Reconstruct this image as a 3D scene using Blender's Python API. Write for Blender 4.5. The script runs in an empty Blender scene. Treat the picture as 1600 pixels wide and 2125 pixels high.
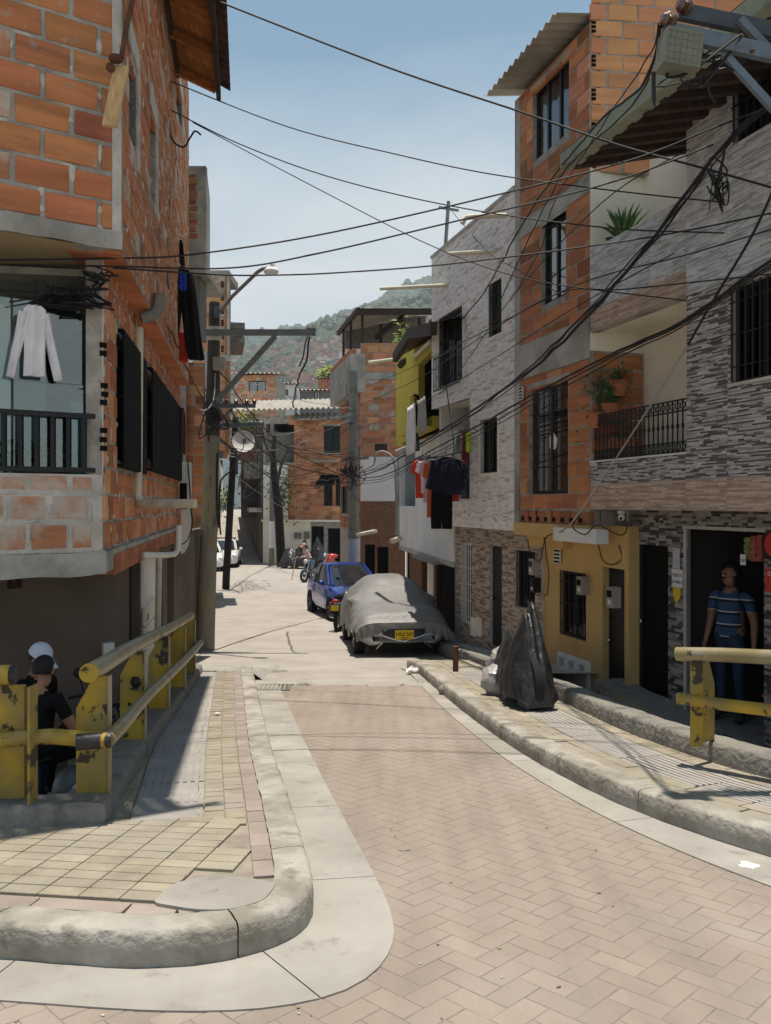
import bpy, bmesh, math, random
import numpy as np
from mathutils import Vector, Matrix, noise as mnoise
R = random.Random(7)
rad = math.radians
SC = bpy.context.scene
COL = SC.collection
# ------------------------------------------------------------------ camera, sky, sun, exposure
EZ = 1.52            # eye height above the road where the photographer stands
FPX, CX, CY = 1700.0, 800.0, 1045.0
cam = bpy.data.cameras.new('camera')
camo = bpy.data.objects.new('camera', cam)
COL.objects.link(camo)
camo.location = (0, 0, EZ)
camo.rotation_euler = (rad(90), 0, 0)
cam.sensor_fit = 'HORIZONTAL'
cam.sensor_width = 36.0
cam.lens = 36.0 * FPX / 1600.0
cam.shift_y = -(1062.5 - CY) / 1600.0
cam.clip_start = 0.05
cam.clip_end = 9000
SC.camera = camo
SUN_DIR = Vector((0.016, 0.075, 1.0)).normalized()      # towards the sun: almost overhead, a little behind the street
sun_el = math.asin(SUN_DIR.z)
sun_az = math.atan2(SUN_DIR.x, SUN_DIR.y)
w = bpy.data.worlds.new('World')
SC.world = w
w.use_nodes = True
nt = w.node_tree
nt.nodes.clear()
def wn(t, **k):
    n = nt.nodes.new(t)
    for a, b in k.items():
        setattr(n, a, b)
    return n
sky = wn('ShaderNodeTexSky', sky_type='NISHITA', sun_disc=False)
sky.sun_elevation = sun_el
sky.sun_rotation = sun_az
sky.altitude = 1500
sky.air_density = 1.0
sky.dust_density = 0.4
sky.ozone_density = 1.0
tc = wn('ShaderNodeTexCoord')
sx = wn('ShaderNodeSeparateXYZ')
nt.links.new(tc.outputs['Generated'], sx.inputs[0])
mz = wn('ShaderNodeMath', operation='MAXIMUM'); mz.inputs[1].default_value = 0.0
nt.links.new(sx.outputs['Z'], mz.inputs[0])
az = wn('ShaderNodeMath', operation='ADD'); az.inputs[1].default_value = 0.12
nt.links.new(mz.outputs[0], az.inputs[0])
dv = wn('ShaderNodeVectorMath', operation='DIVIDE')
cb = wn('ShaderNodeCombineXYZ')
for i in range(3):
    nt.links.new(az.outputs[0], cb.inputs[i])
nt.links.new(tc.outputs['Generated'], dv.inputs[0]); nt.links.new(cb.outputs[0], dv.inputs[1])
n1 = wn('ShaderNodeTexNoise'); n1.inputs['Scale'].default_value = 0.75; n1.inputs['Detail'].default_value = 9; n1.inputs['Roughness'].default_value = .55
n1.inputs['Distortion'].default_value = .25
nt.links.new(dv.outputs[0], n1.inputs['Vector'])
# cloud cover grows towards the horizon, as a broken cloud layer seen from below does
gr = wn('ShaderNodeMapRange'); gr.inputs['From Min'].default_value = 0.50; gr.inputs['From Max'].default_value = 0.25
gr.inputs['To Min'].default_value = -0.25; gr.inputs['To Max'].default_value = 0.38
nt.links.new(sx.outputs['Z'], gr.inputs['Value'])
ad = wn('ShaderNodeMath', operation='ADD')
nt.links.new(n1.outputs['Fac'], ad.inputs[0]); nt.links.new(gr.outputs[0], ad.inputs[1])
rp = wn('ShaderNodeValToRGB')
rp.color_ramp.elements[0].position = 0.40; rp.color_ramp.elements[0].color = (0.04, 0.04, 0.04, 1)
rp.color_ramp.elements[1].position = 0.92; rp.color_ramp.elements[1].color = (.92, .92, .92, 1)
nt.links.new(ad.outputs[0], rp.inputs[0])
mx = wn('ShaderNodeMixRGB'); mx.inputs['Color2'].default_value = (7.6, 5.9, 6.8, 1)
nt.links.new(rp.outputs[0], mx.inputs['Fac']); nt.links.new(sky.outputs[0], mx.inputs['Color1'])
bg = wn('ShaderNodeBackground'); bg.inputs['Strength'].default_value = 0.085
tn = wn('ShaderNodeMixRGB', blend_type='MULTIPLY'); tn.inputs['Fac'].default_value = 1; tn.inputs['Color2'].default_value = (.74, 1.0, .86, 1)
nt.links.new(mx.outputs[0], tn.inputs['Color1']); nt.links.new(tn.outputs[0], bg.inputs['Color'])
wo = wn('ShaderNodeOutputWorld'); nt.links.new(bg.outputs[0], wo.inputs['Surface'])
sl = bpy.data.lights.new('sun', 'SUN'); sl.energy = 3.75; sl.angle = rad(.53); sl.color = (1.0, .915, .80)
slo = bpy.data.objects.new('sun', sl); COL.objects.link(slo)
slo.rotation_euler = SUN_DIR.to_track_quat('Z', 'Y').to_euler(); slo.location = (0, 0, 40)
SC.view_settings.view_transform = 'Standard'; SC.view_settings.look = 'None'
SC.view_settings.exposure = 0.78; SC.view_settings.gamma = 1.0; SC.view_settings.use_curve_mapping = False
SC.render.engine = 'CYCLES'
SC.cycles.use_denoising = True
SC.cycles.max_bounces = 6; SC.cycles.diffuse_bounces = 4; SC.cycles.glossy_bounces = 3; SC.cycles.transparent_max_bounces = 8
SC.cycles.transmission_bounces = 4; SC.cycles.volume_bounces = 0
SC.cycles.caustics_reflective = False; SC.cycles.caustics_refractive = False
SC.cycles.sample_clamp_indirect = 6

# ------------------------------------------------------------------ helpers
def P(px, py, d):
    """A point of the place from a direction and a distance ahead of the photographer."""
    return Vector(((px - CX) / FPX * d, d, EZ - (py - CY) / FPX * d))
_gy = np.array([-60, 0, 15, 19, 22.6, 30, 36, 46, 54, 62, 80, 100, 140, 200.])
_gz = np.array([5.1, 0, -1.275, -1.52, -1.69, -1.80, -1.86, -1.98, -1.92, -1.7, -.85, .15, 2.2, 3.0])
def gz(y):
    return float(np.mean(np.interp([y - 1.5, y - .75, y, y + .75, y + 1.5], _gy, _gz)))
def gslope(y):
    return (gz(y + .2) - gz(y - .2)) / .4

def tag(o, label=None, cat=None, group=None, kind=None):
    if label: o['label'] = label
    if cat: o['category'] = cat
    if group: o['group'] = group
    if kind: o['kind'] = kind
    return o
def empty(name, loc, label=None, cat=None, group=None, rz=0.0, kind=None):
    o = bpy.data.objects.new(name, None)
    COL.objects.link(o)
    o.location = loc
    o.rotation_euler = (0, 0, rz)
    o.empty_display_size = .1
    return tag(o, label, cat, group, kind)
def wmat(o):
    m = Matrix.LocRotScale(o.location, o.rotation_euler, o.scale)
    return m if o.parent is None else wmat(o.parent) @ o.matrix_parent_inverse @ m
def adopt(o, root, world=True):
    """Parent o; world=True means its coordinates are already the place's own."""
    if root is None:
        return o
    o.parent = root
    if world:
        m = wmat(root)
        o.matrix_parent_inverse = m.inverted()
    return o

class MB:
    def __init__(s):
        s.v = []; s.f = []; s.mi = []
    def add(s, vs, fs, mi=0):
        b = len(s.v)
        s.v.extend([tuple(p) for p in vs])
        s.f.extend([tuple(i + b for i in f) for f in fs])
        s.mi.extend([mi] * len(fs))
        return s
    def box(s, c, size, ax=None, mi=0):
        c = Vector(c); x, y, z = [k / 2 for k in size]
        if ax is None:
            U, V, W = Vector((1, 0, 0)), Vector((0, 1, 0)), Vector((0, 0, 1))
        else:
            U, V, W = [Vector(a) for a in ax]
        vs = [c + U * (a * x) + V * (b * y) + W * (d * z) for d in (-1, 1) for b in (-1, 1) for a in (-1, 1)]
        fs = [(0, 2, 3, 1), (4, 5, 7, 6), (0, 1, 5, 4), (2, 6, 7, 3), (0, 4, 6, 2), (1, 3, 7, 5)]
        if U.cross(V).dot(W) < 0:
            fs = [tuple(reversed(f)) for f in fs]
        return s.add(vs, fs, mi)
    def bar(s, p, q, w, h=None, mi=0, up=(0, 0, 1)):
        p, q = Vector(p), Vector(q); h = h or w
        d = q - p; L = d.length
        if L < 1e-6: return s
        d.normalize(); up = Vector(up)
        if abs(d.dot(up)) > .98: up = Vector((1, 0, 0))
        a = d.cross(up).normalized(); b = a.cross(d).normalized()
        return s.box((p + q) / 2, (L, w, h), (d, a, b), mi)
    def tube(s, pts, r, n=6, caps=True, mi=0):
        pts = [Vector(p) for p in pts]
        if len(pts) < 2: return s
        rs = r if isinstance(r, (list, tuple)) else [r] * len(pts)
        d0 = (pts[1] - pts[0]).normalized()
        a = d0.cross(Vector((0, 0, 1)))
        if a.length < .05: a = d0.cross(Vector((1, 0, 0)))
        a.normalize()
        rings = []
        for i, p in enumerate(pts):
            d = (pts[min(i + 1, len(pts) - 1)] - pts[max(i - 1, 0)])
            if d.length < 1e-9: d = d0
            d.normalize()
            a = (a - d * a.dot(d))
            if a.length < 1e-6: a = d.orthogonal()
            a.normalize(); b = d.cross(a)
            rings.append([p + (a * math.cos(t) + b * math.sin(t)) * rs[i] for t in [2 * math.pi * k / n for k in range(n)]])
        return s.loft(rings, caps=caps, mi=mi)
    def loft(s, rings, close=True, caps=True, mi=0):
        n = len(rings[0]); vs = [p for r in rings for p in r]; fs = []
        for i in range(len(rings) - 1):
            for k in range(n if close else n - 1):
                k2 = (k + 1) % n
                fs.append((i * n + k, i * n + k2, (i + 1) * n + k2, (i + 1) * n + k))
        if caps and close:
            fs.append(tuple(range(n))[::-1]); m = (len(rings) - 1) * n
            fs.append(tuple(m + k for k in range(n)))
        return s.add(vs, fs, mi)
    def prism(s, poly, ext, mi=0):
        poly = [Vector(p) for p in poly]; ext = Vector(ext); n = len(poly)
        vs = poly + [p + ext for p in poly]
        fs = [tuple(range(n))[::-1], tuple(range(n, 2 * n))] + [(k, (k + 1) % n, n + (k + 1) % n, n + k) for k in range(n)]
        return s.add(vs, fs, mi)
    def sheet(s, rows, mi=0):
        return s.loft(rows, close=False, caps=False, mi=mi)
    def lathe(s, prof, c=(0, 0, 0), axis=(0, 0, 1), n=16, mi=0, caps=True):
        axis = Vector(axis).normalized(); c = Vector(c)
        a = axis.orthogonal().normalized(); b = axis.cross(a)
        return s.loft([[c + axis * h + (a * math.cos(t) + b * math.sin(t)) * max(r, 1e-4) for t in [2 * math.pi * k / n for k in range(n)]] for r, h in prof], caps=caps, mi=mi)
    def ball(s, c, r, n=10, m=7, mi=0, sc=(1, 1, 1)):
        c = Vector(c)
        rings = []
        for i in range(m + 1):
            th = math.pi * (i / m) ; th = min(max(th, .02), math.pi - .02)
            rings.append([c + Vector((math.sin(th) * math.cos(t) * r * sc[0], math.sin(th) * math.sin(t) * r * sc[1], -math.cos(th) * r * sc[2])) for t in [2 * math.pi * k / n for k in range(n)]])
        return s.loft(rings, mi=mi)
    def mesh(s, name):
        m = bpy.data.meshes.new(name)
        m.from_pydata(s.v, [], s.f)
        return m
    def build(s, name, mat, root=None, world=True, smooth=False, fix=True):
        m = s.mesh(name)
        mats = mat if isinstance(mat, (list, tuple)) else [mat]
        for k in mats: m.materials.append(k)
        if len(mats) > 1:
            m.polygons.foreach_set('material_index', s.mi)
        if fix and len(s.f) < 30000:
            bm = bmesh.new(); bm.from_mesh(m); bmesh.ops.recalc_face_normals(bm, faces=bm.faces); bm.to_mesh(m); bm.free()
        if smooth:
            m.polygons.foreach_set('use_smooth', [True] * len(m.polygons))
            if smooth != 'all':
                m.set_sharp_from_angle(angle=rad(smooth if smooth is not True else 50))
        m.update()
        o = bpy.data.objects.new(name, m)
        COL.objects.link(o)
        return adopt(o, root, world)

# ------------------------------------------------------------------ materials
def M(name, col, rough=.8, var=.18, scale=2.5, bump=.25, bscale=45, rv=0.0, col2=None, c2scale=1.5, c2lo=.52, c2hi=.62, c2amt=1.0,
      metal=0.0, spec=.3, stretch=None, bdist=.004, rhue=0.0, col3=None, c3scale=6, c3lo=.58, c3hi=.64, c3amt=.8, coat=0, gen=False):
    m = bpy.data.materials.new(name); m.use_nodes = True
    t = m.node_tree; N = t.nodes; L = t.links
    b = N['Principled BSDF']
    b.inputs['Roughness'].default_value = rough; b.inputs['Metallic'].default_value = metal
    b.inputs['Specular IOR Level'].default_value = spec
    if coat: b.inputs['Coat Weight'].default_value = coat
    if gen:
        g = N.new('ShaderNodeTexCoord'); pos = g.outputs['Object']
    else:
        g = N.new('ShaderNodeNewGeometry'); pos = g.outputs['Position']
    if stretch:
        mp = N.new('ShaderNodeVectorMath'); mp.operation = 'MULTIPLY'; mp.inputs[1].default_value = stretch
        L.new(pos, mp.inputs[0]); spos = mp.outputs[0]
    else:
        spos = pos
    n = N.new('ShaderNodeTexNoise'); n.inputs['Scale'].default_value = scale; n.inputs['Detail'].default_value = 6
    L.new(spos, n.inputs['Vector'])
    def C(c): return (c[0], c[1], c[2], 1)
    mixn = N.new('ShaderNodeMixRGB')
    mixn.inputs[1].default_value = C([max(0, k * (1 - var)) for k in col]); mixn.inputs[2].default_value = C([min(1, k * (1 + var)) for k in col])
    mr = N.new('ShaderNodeMapRange'); mr.inputs['From Min'].default_value = .3; mr.inputs['From Max'].default_value = .7
    L.new(n.outputs['Fac'], mr.inputs['Value']); L.new(mr.outputs[0], mixn.inputs[0])
    out = mixn.outputs[0]
    def over(c2, sc, lo, hi, amt, out, vec):
        n2 = N.new('ShaderNodeTexNoise'); n2.inputs['Scale'].default_value = sc; n2.inputs['Detail'].default_value = 8; n2.inputs['Roughness'].default_value = .62
        L.new(vec, n2.inputs['Vector'])
        r2 = N.new('ShaderNodeMapRange'); r2.inputs['From Min'].default_value = lo; r2.inputs['From Max'].default_value = hi; r2.inputs['To Max'].default_value = amt
        L.new(n2.outputs['Fac'], r2.inputs['Value'])
        m2 = N.new('ShaderNodeMixRGB'); L.new(r2.outputs[0], m2.inputs[0]); L.new(out, m2.inputs[1]); m2.inputs[2].default_value = C(c2)
        return m2.outputs[0]
    if rv or rhue:
        oi = N.new('ShaderNodeObjectInfo')
        hs = N.new('ShaderNodeHueSaturation')
        a = N.new('ShaderNodeMapRange'); a.inputs['To Min'].default_value = 1 - rv; a.inputs['To Max'].default_value = 1 + rv
        L.new(oi.outputs['Random'], a.inputs['Value']); L.new(a.outputs[0], hs.inputs['Value'])
        if rhue:
            mm = N.new('ShaderNodeMath'); mm.operation = 'MULTIPLY'; mm.inputs[1].default_value = 17.31
            fr = N.new('ShaderNodeMath'); fr.operation = 'FRACT'
            L.new(oi.outputs['Random'], mm.inputs[0]); L.new(mm.outputs[0], fr.inputs[0])
            a2 = N.new('ShaderNodeMapRange'); a2.inputs['To Min'].default_value = .5 - rhue; a2.inputs['To Max'].default_value = .5 + rhue
            L.new(fr.outputs[0], a2.inputs['Value']); L.new(a2.outputs[0], hs.inputs['Hue'])
        L.new(out, hs.inputs['Color']); out = hs.outputs[0]
    if col2: out = over(col2, c2scale, c2lo, c2hi, c2amt, out, pos)
    if col3: out = over(col3, c3scale, c3lo, c3hi, c3amt, out, spos)
    L.new(out, b.inputs['Base Color'])
    if bump:
        nb = N.new('ShaderNodeTexNoise'); nb.inputs['Scale'].default_value = bscale; nb.inputs['Detail'].default_value = 5
        L.new(spos, nb.inputs['Vector'])
        bp = N.new('ShaderNodeBump'); bp.inputs['Strength'].default_value = bump; bp.inputs['Distance'].default_value = bdist * 3
        L.new(nb.outputs['Fac'], bp.inputs['Height']); L.new(bp.outputs[0], b.inputs['Normal'])
    return m
def glass(name, tint=(.5, .55, .56), rough=.03, fres=1.45, base=.08):
    m = bpy.data.materials.new(name); m.use_nodes = True
    t = m.node_tree; N = t.nodes; L = t.links; N.remove(N['Principled BSDF'])
    tr = N.new('ShaderNodeBsdfTransparent'); tr.inputs[0].default_value = (*tint, 1)
    gl = N.new('ShaderNodeBsdfGlossy'); gl.inputs['Roughness'].default_value = rough
    fr = N.new('ShaderNodeFresnel'); fr.inputs[0].default_value = fres
    ad = N.new('ShaderNodeMath'); ad.operation = 'ADD'; ad.inputs[1].default_value = base; ad.use_clamp = True
    L.new(fr.outputs[0], ad.inputs[0])
    mx = N.new('ShaderNodeMixShader'); L.new(ad.outputs[0], mx.inputs[0]); L.new(tr.outputs[0], mx.inputs[1]); L.new(gl.outputs[0], mx.inputs[2])
    L.new(mx.outputs[0], N['Material Output'].inputs['Surface'])
    return m
def palette(name, cols, rough=.75, var=.12, bump=.3, bscale=60, jitter=.1):
    """One colour for each separate piece of a mesh, drawn from a list."""
    m = bpy.data.materials.new(name); m.use_nodes = True
    t = m.node_tree; N = t.nodes; L = t.links; b = N['Principled BSDF']
    b.inputs['Roughness'].default_value = rough; b.inputs['Specular IOR Level'].default_value = .3
    g = N.new('ShaderNodeNewGeometry')
    r = N.new('ShaderNodeValToRGB'); r.color_ramp.interpolation = 'CONSTANT'
    el = r.color_ramp.elements
    while len(el) < len(cols): el.new(.5)
    for i, c in enumerate(cols):
        el[i].position = i / len(cols); el[i].color = (*c, 1)
    L.new(g.outputs['Random Per Island'], r.inputs[0])
    n = N.new('ShaderNodeTexNoise'); n.inputs['Scale'].default_value = 9; n.inputs['Detail'].default_value = 5; L.new(g.outputs['Position'], n.inputs['Vector'])
    mr = N.new('ShaderNodeMapRange'); mr.inputs['From Min'].default_value = .3; mr.inputs['From Max'].default_value = .7
    mr.inputs['To Min'].default_value = 1 - var; mr.inputs['To Max'].default_value = 1 + var; L.new(n.outputs['Fac'], mr.inputs['Value'])
    mu = N.new('ShaderNodeHueSaturation'); L.new(r.outputs[0], mu.inputs['Color']); L.new(mr.outputs[0], mu.inputs['Value'])
    L.new(mu.outputs[0], b.inputs['Base Color'])
    nb = N.new('ShaderNodeTexNoise'); nb.inputs['Scale'].default_value = bscale; L.new(g.outputs['Position'], nb.inputs['Vector'])
    bp = N.new('ShaderNodeBump'); bp.inputs['Strength'].default_value = bump; bp.inputs['Distance'].default_value = .01
    L.new(nb.outputs['Fac'], bp.inputs['Height']); L.new(bp.outputs[0], b.inputs['Normal'])
    return m

MAT = {}
MAT['brick'] = M('brick', (.51, .195, .085), .9, .22, 1.4, .6, 30, rv=.13, rhue=.008, stretch=(1, 1, 7), col2=(.42, .35, .29), c2scale=7, c2lo=.60, c2hi=.68, c2amt=.65, col3=(.10, .055, .04), c3scale=1.1, c3lo=.58, c3hi=.76, c3amt=.65)
MAT['brick_smeared'] = M('brick_smeared', (.44, .19, .095), .9, .2, 2, .5, 30, rv=.15, stretch=(1, 1, 5), col2=(.52, .44, .37), c2scale=3.2, c2lo=.40, c2hi=.56, c2amt=.9)
MAT['brick_pale'] = M('brick_pale', (.62, .285, .14), .9, .16, 1.5, .4, 30, rv=.16, rhue=.012, stretch=(1, 1, 6), col2=(.45, .36, .29), c2scale=4, c2lo=.62, c2hi=.72, c2amt=.5)
MAT['brick_dark'] = M('brick_dark', (.37, .145, .07), .9, .25, 1.6, .5, 30, rv=.22, rhue=.015, stretch=(1, 1, 6), col2=(.08, .05, .04), c2scale=1.0, c2lo=.55, c2hi=.75, c2amt=.5)
MAT['mortar'] = M('mortar', (.36, .33, .29), .95, .3, 6, .8, 30, col2=(.12, .10, .085), c2scale=1.6, c2lo=.55, c2hi=.7, c2amt=.6, bdist=.008)
MAT['mortar_pale'] = M('mortar_pale', (.52, .47, .42), .95, .2, 6, .8, 30, bdist=.008)
MAT['concrete'] = M('concrete', (.42, .395, .35), .92, .28, 2.2, .5, 30, col2=(.13, .115, .10), c2scale=1.4, c2lo=.52, c2hi=.72, c2amt=.75, bdist=.006)
MAT['concrete_light'] = M('concrete_light', (.50, .475, .43), .9, .15, 3, .3, 40, col2=(.33, .30, .27), c2scale=1.2, c2lo=.55, c2hi=.75, c2amt=.5)
MAT['concrete_dirty'] = M('concrete_dirty', (.26, .245, .215), .93, .35, 3, .8, 22, col2=(.09, .08, .07), c2scale=3, c2lo=.45, c2hi=.65, c2amt=.75, bdist=.01)
MAT['gutter'] = M('gutter', (.345, .325, .292), .88, .12, 2, .3, 60, col2=(.245, .225, .195), c2scale=1.5, c2lo=.42, c2hi=.66, c2amt=.85, col3=(.17, .15, .125), c3scale=6, c3lo=.60, c3hi=.72, c3amt=.6)
MAT['kerb'] = M('kerb', (.37, .345, .305), .93, .2, 5, .5, 26, col2=(.19, .17, .13), c2scale=2.6, c2lo=.43, c2hi=.62, c2amt=.8, col3=(.11, .10, .075), c3scale=5, c3lo=.58, c3hi=.70, c3amt=.7, bdist=.012)
MAT['paver'] = M('paver', (.275, .228, .19), .9, .12, 3, .6, 110, rv=.085, stretch=(1.5, .3, 1), col2=(.345, .30, .265), c2scale=.9, c2lo=.48, c2hi=.70, c2amt=.6, col3=(.20, .168, .145), c3scale=1.3, c3lo=.52, c3hi=.70, c3amt=.6, bdist=.003)
MAT['paver_joint'] = M('paver_joint', (.225, .19, .165), .95, .2, 8, .3, 60)
MAT['road'] = M('road', (.34, .31, .28), .9, .12, 1.5, .35, 50, col2=(.265, .24, .215), c2scale=.7, c2lo=.5, c2hi=.72, c2amt=.7, col3=(.24, .215, .19), c3scale=5, c3lo=.63, c3hi=.72, c3amt=.6)
MAT['yellow_paver'] = M('yellow_paver', (.295, .26, .195), .92, .2, 4, .5, 80, rv=.10, rhue=.008, col2=(.30, .27, .23), c2scale=1.6, c2lo=.45, c2hi=.62, c2amt=.8, col3=(.20, .175, .13), c3scale=3, c3lo=.56, c3hi=.7, c3amt=.6, bdist=.004)
MAT['red_paver'] = M('red_paver', (.29, .24, .21), .92, .15, 4, .4, 80, rv=.10, bdist=.004)
MAT['grey_tile'] = M('grey_tile', (.31, .29, .265), .92, .12, 4, .35, 80, rv=.08, bdist=.004)
MAT['sand'] = M('sand', (.27, .235, .19), .95, .25, 7, .5, 50, col2=(.16, .19, .08), c2scale=4, c2lo=.6, c2hi=.72, c2amt=.6)
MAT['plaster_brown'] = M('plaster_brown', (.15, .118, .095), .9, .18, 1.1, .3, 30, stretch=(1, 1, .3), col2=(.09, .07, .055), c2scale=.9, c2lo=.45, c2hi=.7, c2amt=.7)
MAT['plaster_cream'] = M('plaster_cream', (.84, .78, .655), .88, .08, 1.4, .2, 40, col2=(.55, .49, .40), c2scale=.8, c2lo=.55, c2hi=.75, c2amt=.5)
MAT['plaster_white'] = M('plaster_white', (.82, .80, .775), .88, .07, 1.4, .2, 40, col2=(.45, .43, .40), c2scale=.8, c2lo=.55, c2hi=.8, c2amt=.6, col3=(.28, .26, .24), c3scale=2.5, c3lo=.66, c3hi=.74, c3amt=.5)
MAT['plaster_pink'] = M('plaster_pink', (.82, .76, .74), .88, .06, 1.4, .2, 40, col2=(.5, .45, .43), c2scale=.8, c2lo=.6, c2hi=.8, c2amt=.5)
MAT['plaster_blue_and_shade'] = M('plaster_blue_and_shade', (.42, .47, .49), .88, .08, 1.4, .2, 40)
MAT['plaster_ochre'] = M('plaster_ochre', (.58, .385, .155), .85, .10, 1.5, .2, 40, col2=(.42, .26, .10), c2scale=.9, c2lo=.5, c2hi=.75, c2amt=.6)
MAT['plaster_yellow'] = M('plaster_yellow', (.60, .46, .055), .85, .08, 1.4, .2, 40, col2=(.42, .34, .10), c2scale=.9, c2lo=.55, c2hi=.8, c2amt=.5)
MAT['stucco_brown'] = M('stucco_brown', (.24, .125, .075), .95, .3, 14, 1.0, 30, bdist=.01)
MAT['soffit_wood'] = M('soffit_wood', (.38, .155, .045), .7, .3, 3, .4, 30, rv=.2, stretch=(6, 1, 6))
MAT['dark_wood'] = M('dark_wood', (.05, .032, .024), .8, .3, 3, .4, 30, rv=.2, stretch=(5, 1, 5))
MAT['plank_wood'] = M('plank_wood', (.58, .38, .18), .75, .2, 4, .3, 30, stretch=(9, 9, 1), col2=(.10, .055, .03), c2scale=9, c2lo=.66, c2hi=.72, c2amt=.9)
MAT['roof_tile'] = M('roof_tile', (.10, .05, .035), .9, .4, 4, .6, 20, rv=.3, col2=(.20, .17, .14), c2scale=5, c2lo=.55, c2hi=.7, c2amt=.6)
MAT['fibre_cement'] = M('fibre_cement', (.36, .33, .285), .9, .14, 3, .3, 40, col2=(.22, .20, .17), c2scale=1.2, c2lo=.5, c2hi=.7, c2amt=.6)
MAT['black_metal'] = M('black_metal', (.007, .007, .008), .55, .3, 8, .1, 40, spec=.4)
MAT['black_matt'] = M('black_matt', (.005, .005, .005), .85, .3, 6, .2, 40, spec=.15)
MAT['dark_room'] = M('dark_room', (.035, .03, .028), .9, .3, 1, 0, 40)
MAT['grey_metal'] = M('grey_metal', (.20, .205, .20), .55, .2, 6, .2, 40, metal=.35, col2=(.14, .12, .10), c2scale=5, c2lo=.55, c2hi=.7, c2amt=.5)
MAT['steel_blue'] = M('steel_blue', (.135, .165, .20), .6, .2, 6, .2, 40, metal=.2, col2=(.10, .085, .07), c2scale=7, c2lo=.56, c2hi=.68, c2amt=.7)
MAT['white_paint'] = M('white_paint', (.70, .69, .66), .6, .06, 3, .1, 40, col2=(.42, .38, .32), c2scale=3, c2lo=.58, c2hi=.75, c2amt=.5)
MAT['pvc'] = M('pvc', (.66, .60, .46), .5, .1, 3, .05, 40, col2=(.30, .25, .16), c2scale=4, c2lo=.55, c2hi=.7, c2amt=.6)
MAT['yellow_paint'] = M('yellow_paint', (.40, .265, .03), .55, .18, 3, .3, 30, col2=(.23, .185, .075), c2scale=2.6, c2lo=.46, c2hi=.60, c2amt=.8, col3=(.035, .028, .025), c3scale=7, c3lo=.58, c3hi=.61, c3amt=.95, bdist=.003)
MAT['rail_worn'] = M('rail_worn', (.28, .23, .11), .42, .15, 3, .2, 30, metal=.25, col2=(.34, .315, .25), c2scale=3, c2lo=.42, c2hi=.6, c2amt=.8, col3=(.05, .04, .035), c3scale=7, c3lo=.64, c3hi=.68, c3amt=.9, bdist=.003)
MAT['tar'] = M('tar', (.03, .028, .032), .45, .3, 6, .5, 30)
MAT['rust'] = M('rust', (.13, .055, .03), .85, .35, 8, .5, 30)
MAT['cable'] = M('cable', (.016, .016, .017), .6, .2, 4, 0)
MAT['cable_grey'] = M('cable_grey', (.30, .29, .27), .6, .2, 4, 0)
MAT['glass'] = glass('glass', (.62, .66, .66), .03, 1.45, .16)
MAT['glass_dark'] = glass('glass_dark', (.12, .135, .14), .06, 1.4, .0)
MAT['glass_teal'] = glass('glass_teal', (.74, .86, .86), .02, 1.45, .10)
MAT['insulator'] = M('insulator', (.10, .05, .03), .25, .2, 4, 0, spec=.6)
MAT['leaf'] = M('leaf', (.055, .11, .03), .6, .35, 5, .2, 30, spec=.3)
MAT['leaf_pale'] = M('leaf_pale', (.15, .20, .14), .65, .3, 5, .2, 30)
MAT['leaf_bright'] = M('leaf_bright', (.20, .26, .05), .6, .35, 4, .2, 30)
MAT['terracotta'] = M('terracotta', (.40, .15, .07), .9, .15, 4, .3, 40)
def cloth(name, c, var=.12, rough=.95, **k):
    return M(name, c, rough, var, 5, .35, 220, spec=.12, bdist=.002, **k)
MAT['cloth_white'] = cloth('cloth_white', (.72, .68, .70))
MAT['cloth_black'] = cloth('cloth_black', (.011, .010, .011))
MAT['cloth_navy'] = cloth('cloth_navy', (.018, .019, .035))
MAT['cloth_red'] = cloth('cloth_red', (.58, .055, .035))
MAT['cloth_orange'] = cloth('cloth_orange', (.52, .12, .04))
MAT['cloth_pink'] = cloth('cloth_pink', (.60, .36, .40))
MAT['cloth_blue'] = cloth('cloth_blue', (.02, .05, .33))
MAT['cloth_lime'] = cloth('cloth_lime', (.50, .62, .05))
MAT['cloth_maroon'] = cloth('cloth_maroon', (.22, .03, .05))
MAT['denim'] = cloth('denim', (.035, .05, .10), .25)
MAT['skin'] = M('skin', (.33, .17, .11), .6, .1, 6, .1, 80, spec=.3)
MAT['hair'] = M('hair', (.012, .010, .009), .6, .3, 30, .6, 90)
MAT['tyre'] = M('tyre', (.016, .016, .016), .9, .2, 6, .3, 40)
MAT['chrome'] = M('chrome', (.55, .55, .55), .22, .1, 4, 0, metal=1)
MAT['lamp_lens'] = M('lamp_lens', (.62, .62, .60), .15, .1, 4, 0, spec=.6)
MAT['plate_yellow'] = M('plate_yellow', (.70, .47, .02), .5, .05, 4, 0)
MAT['red_plastic'] = M('red_plastic', (.45, .035, .02), .35, .1, 4, 0)
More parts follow.
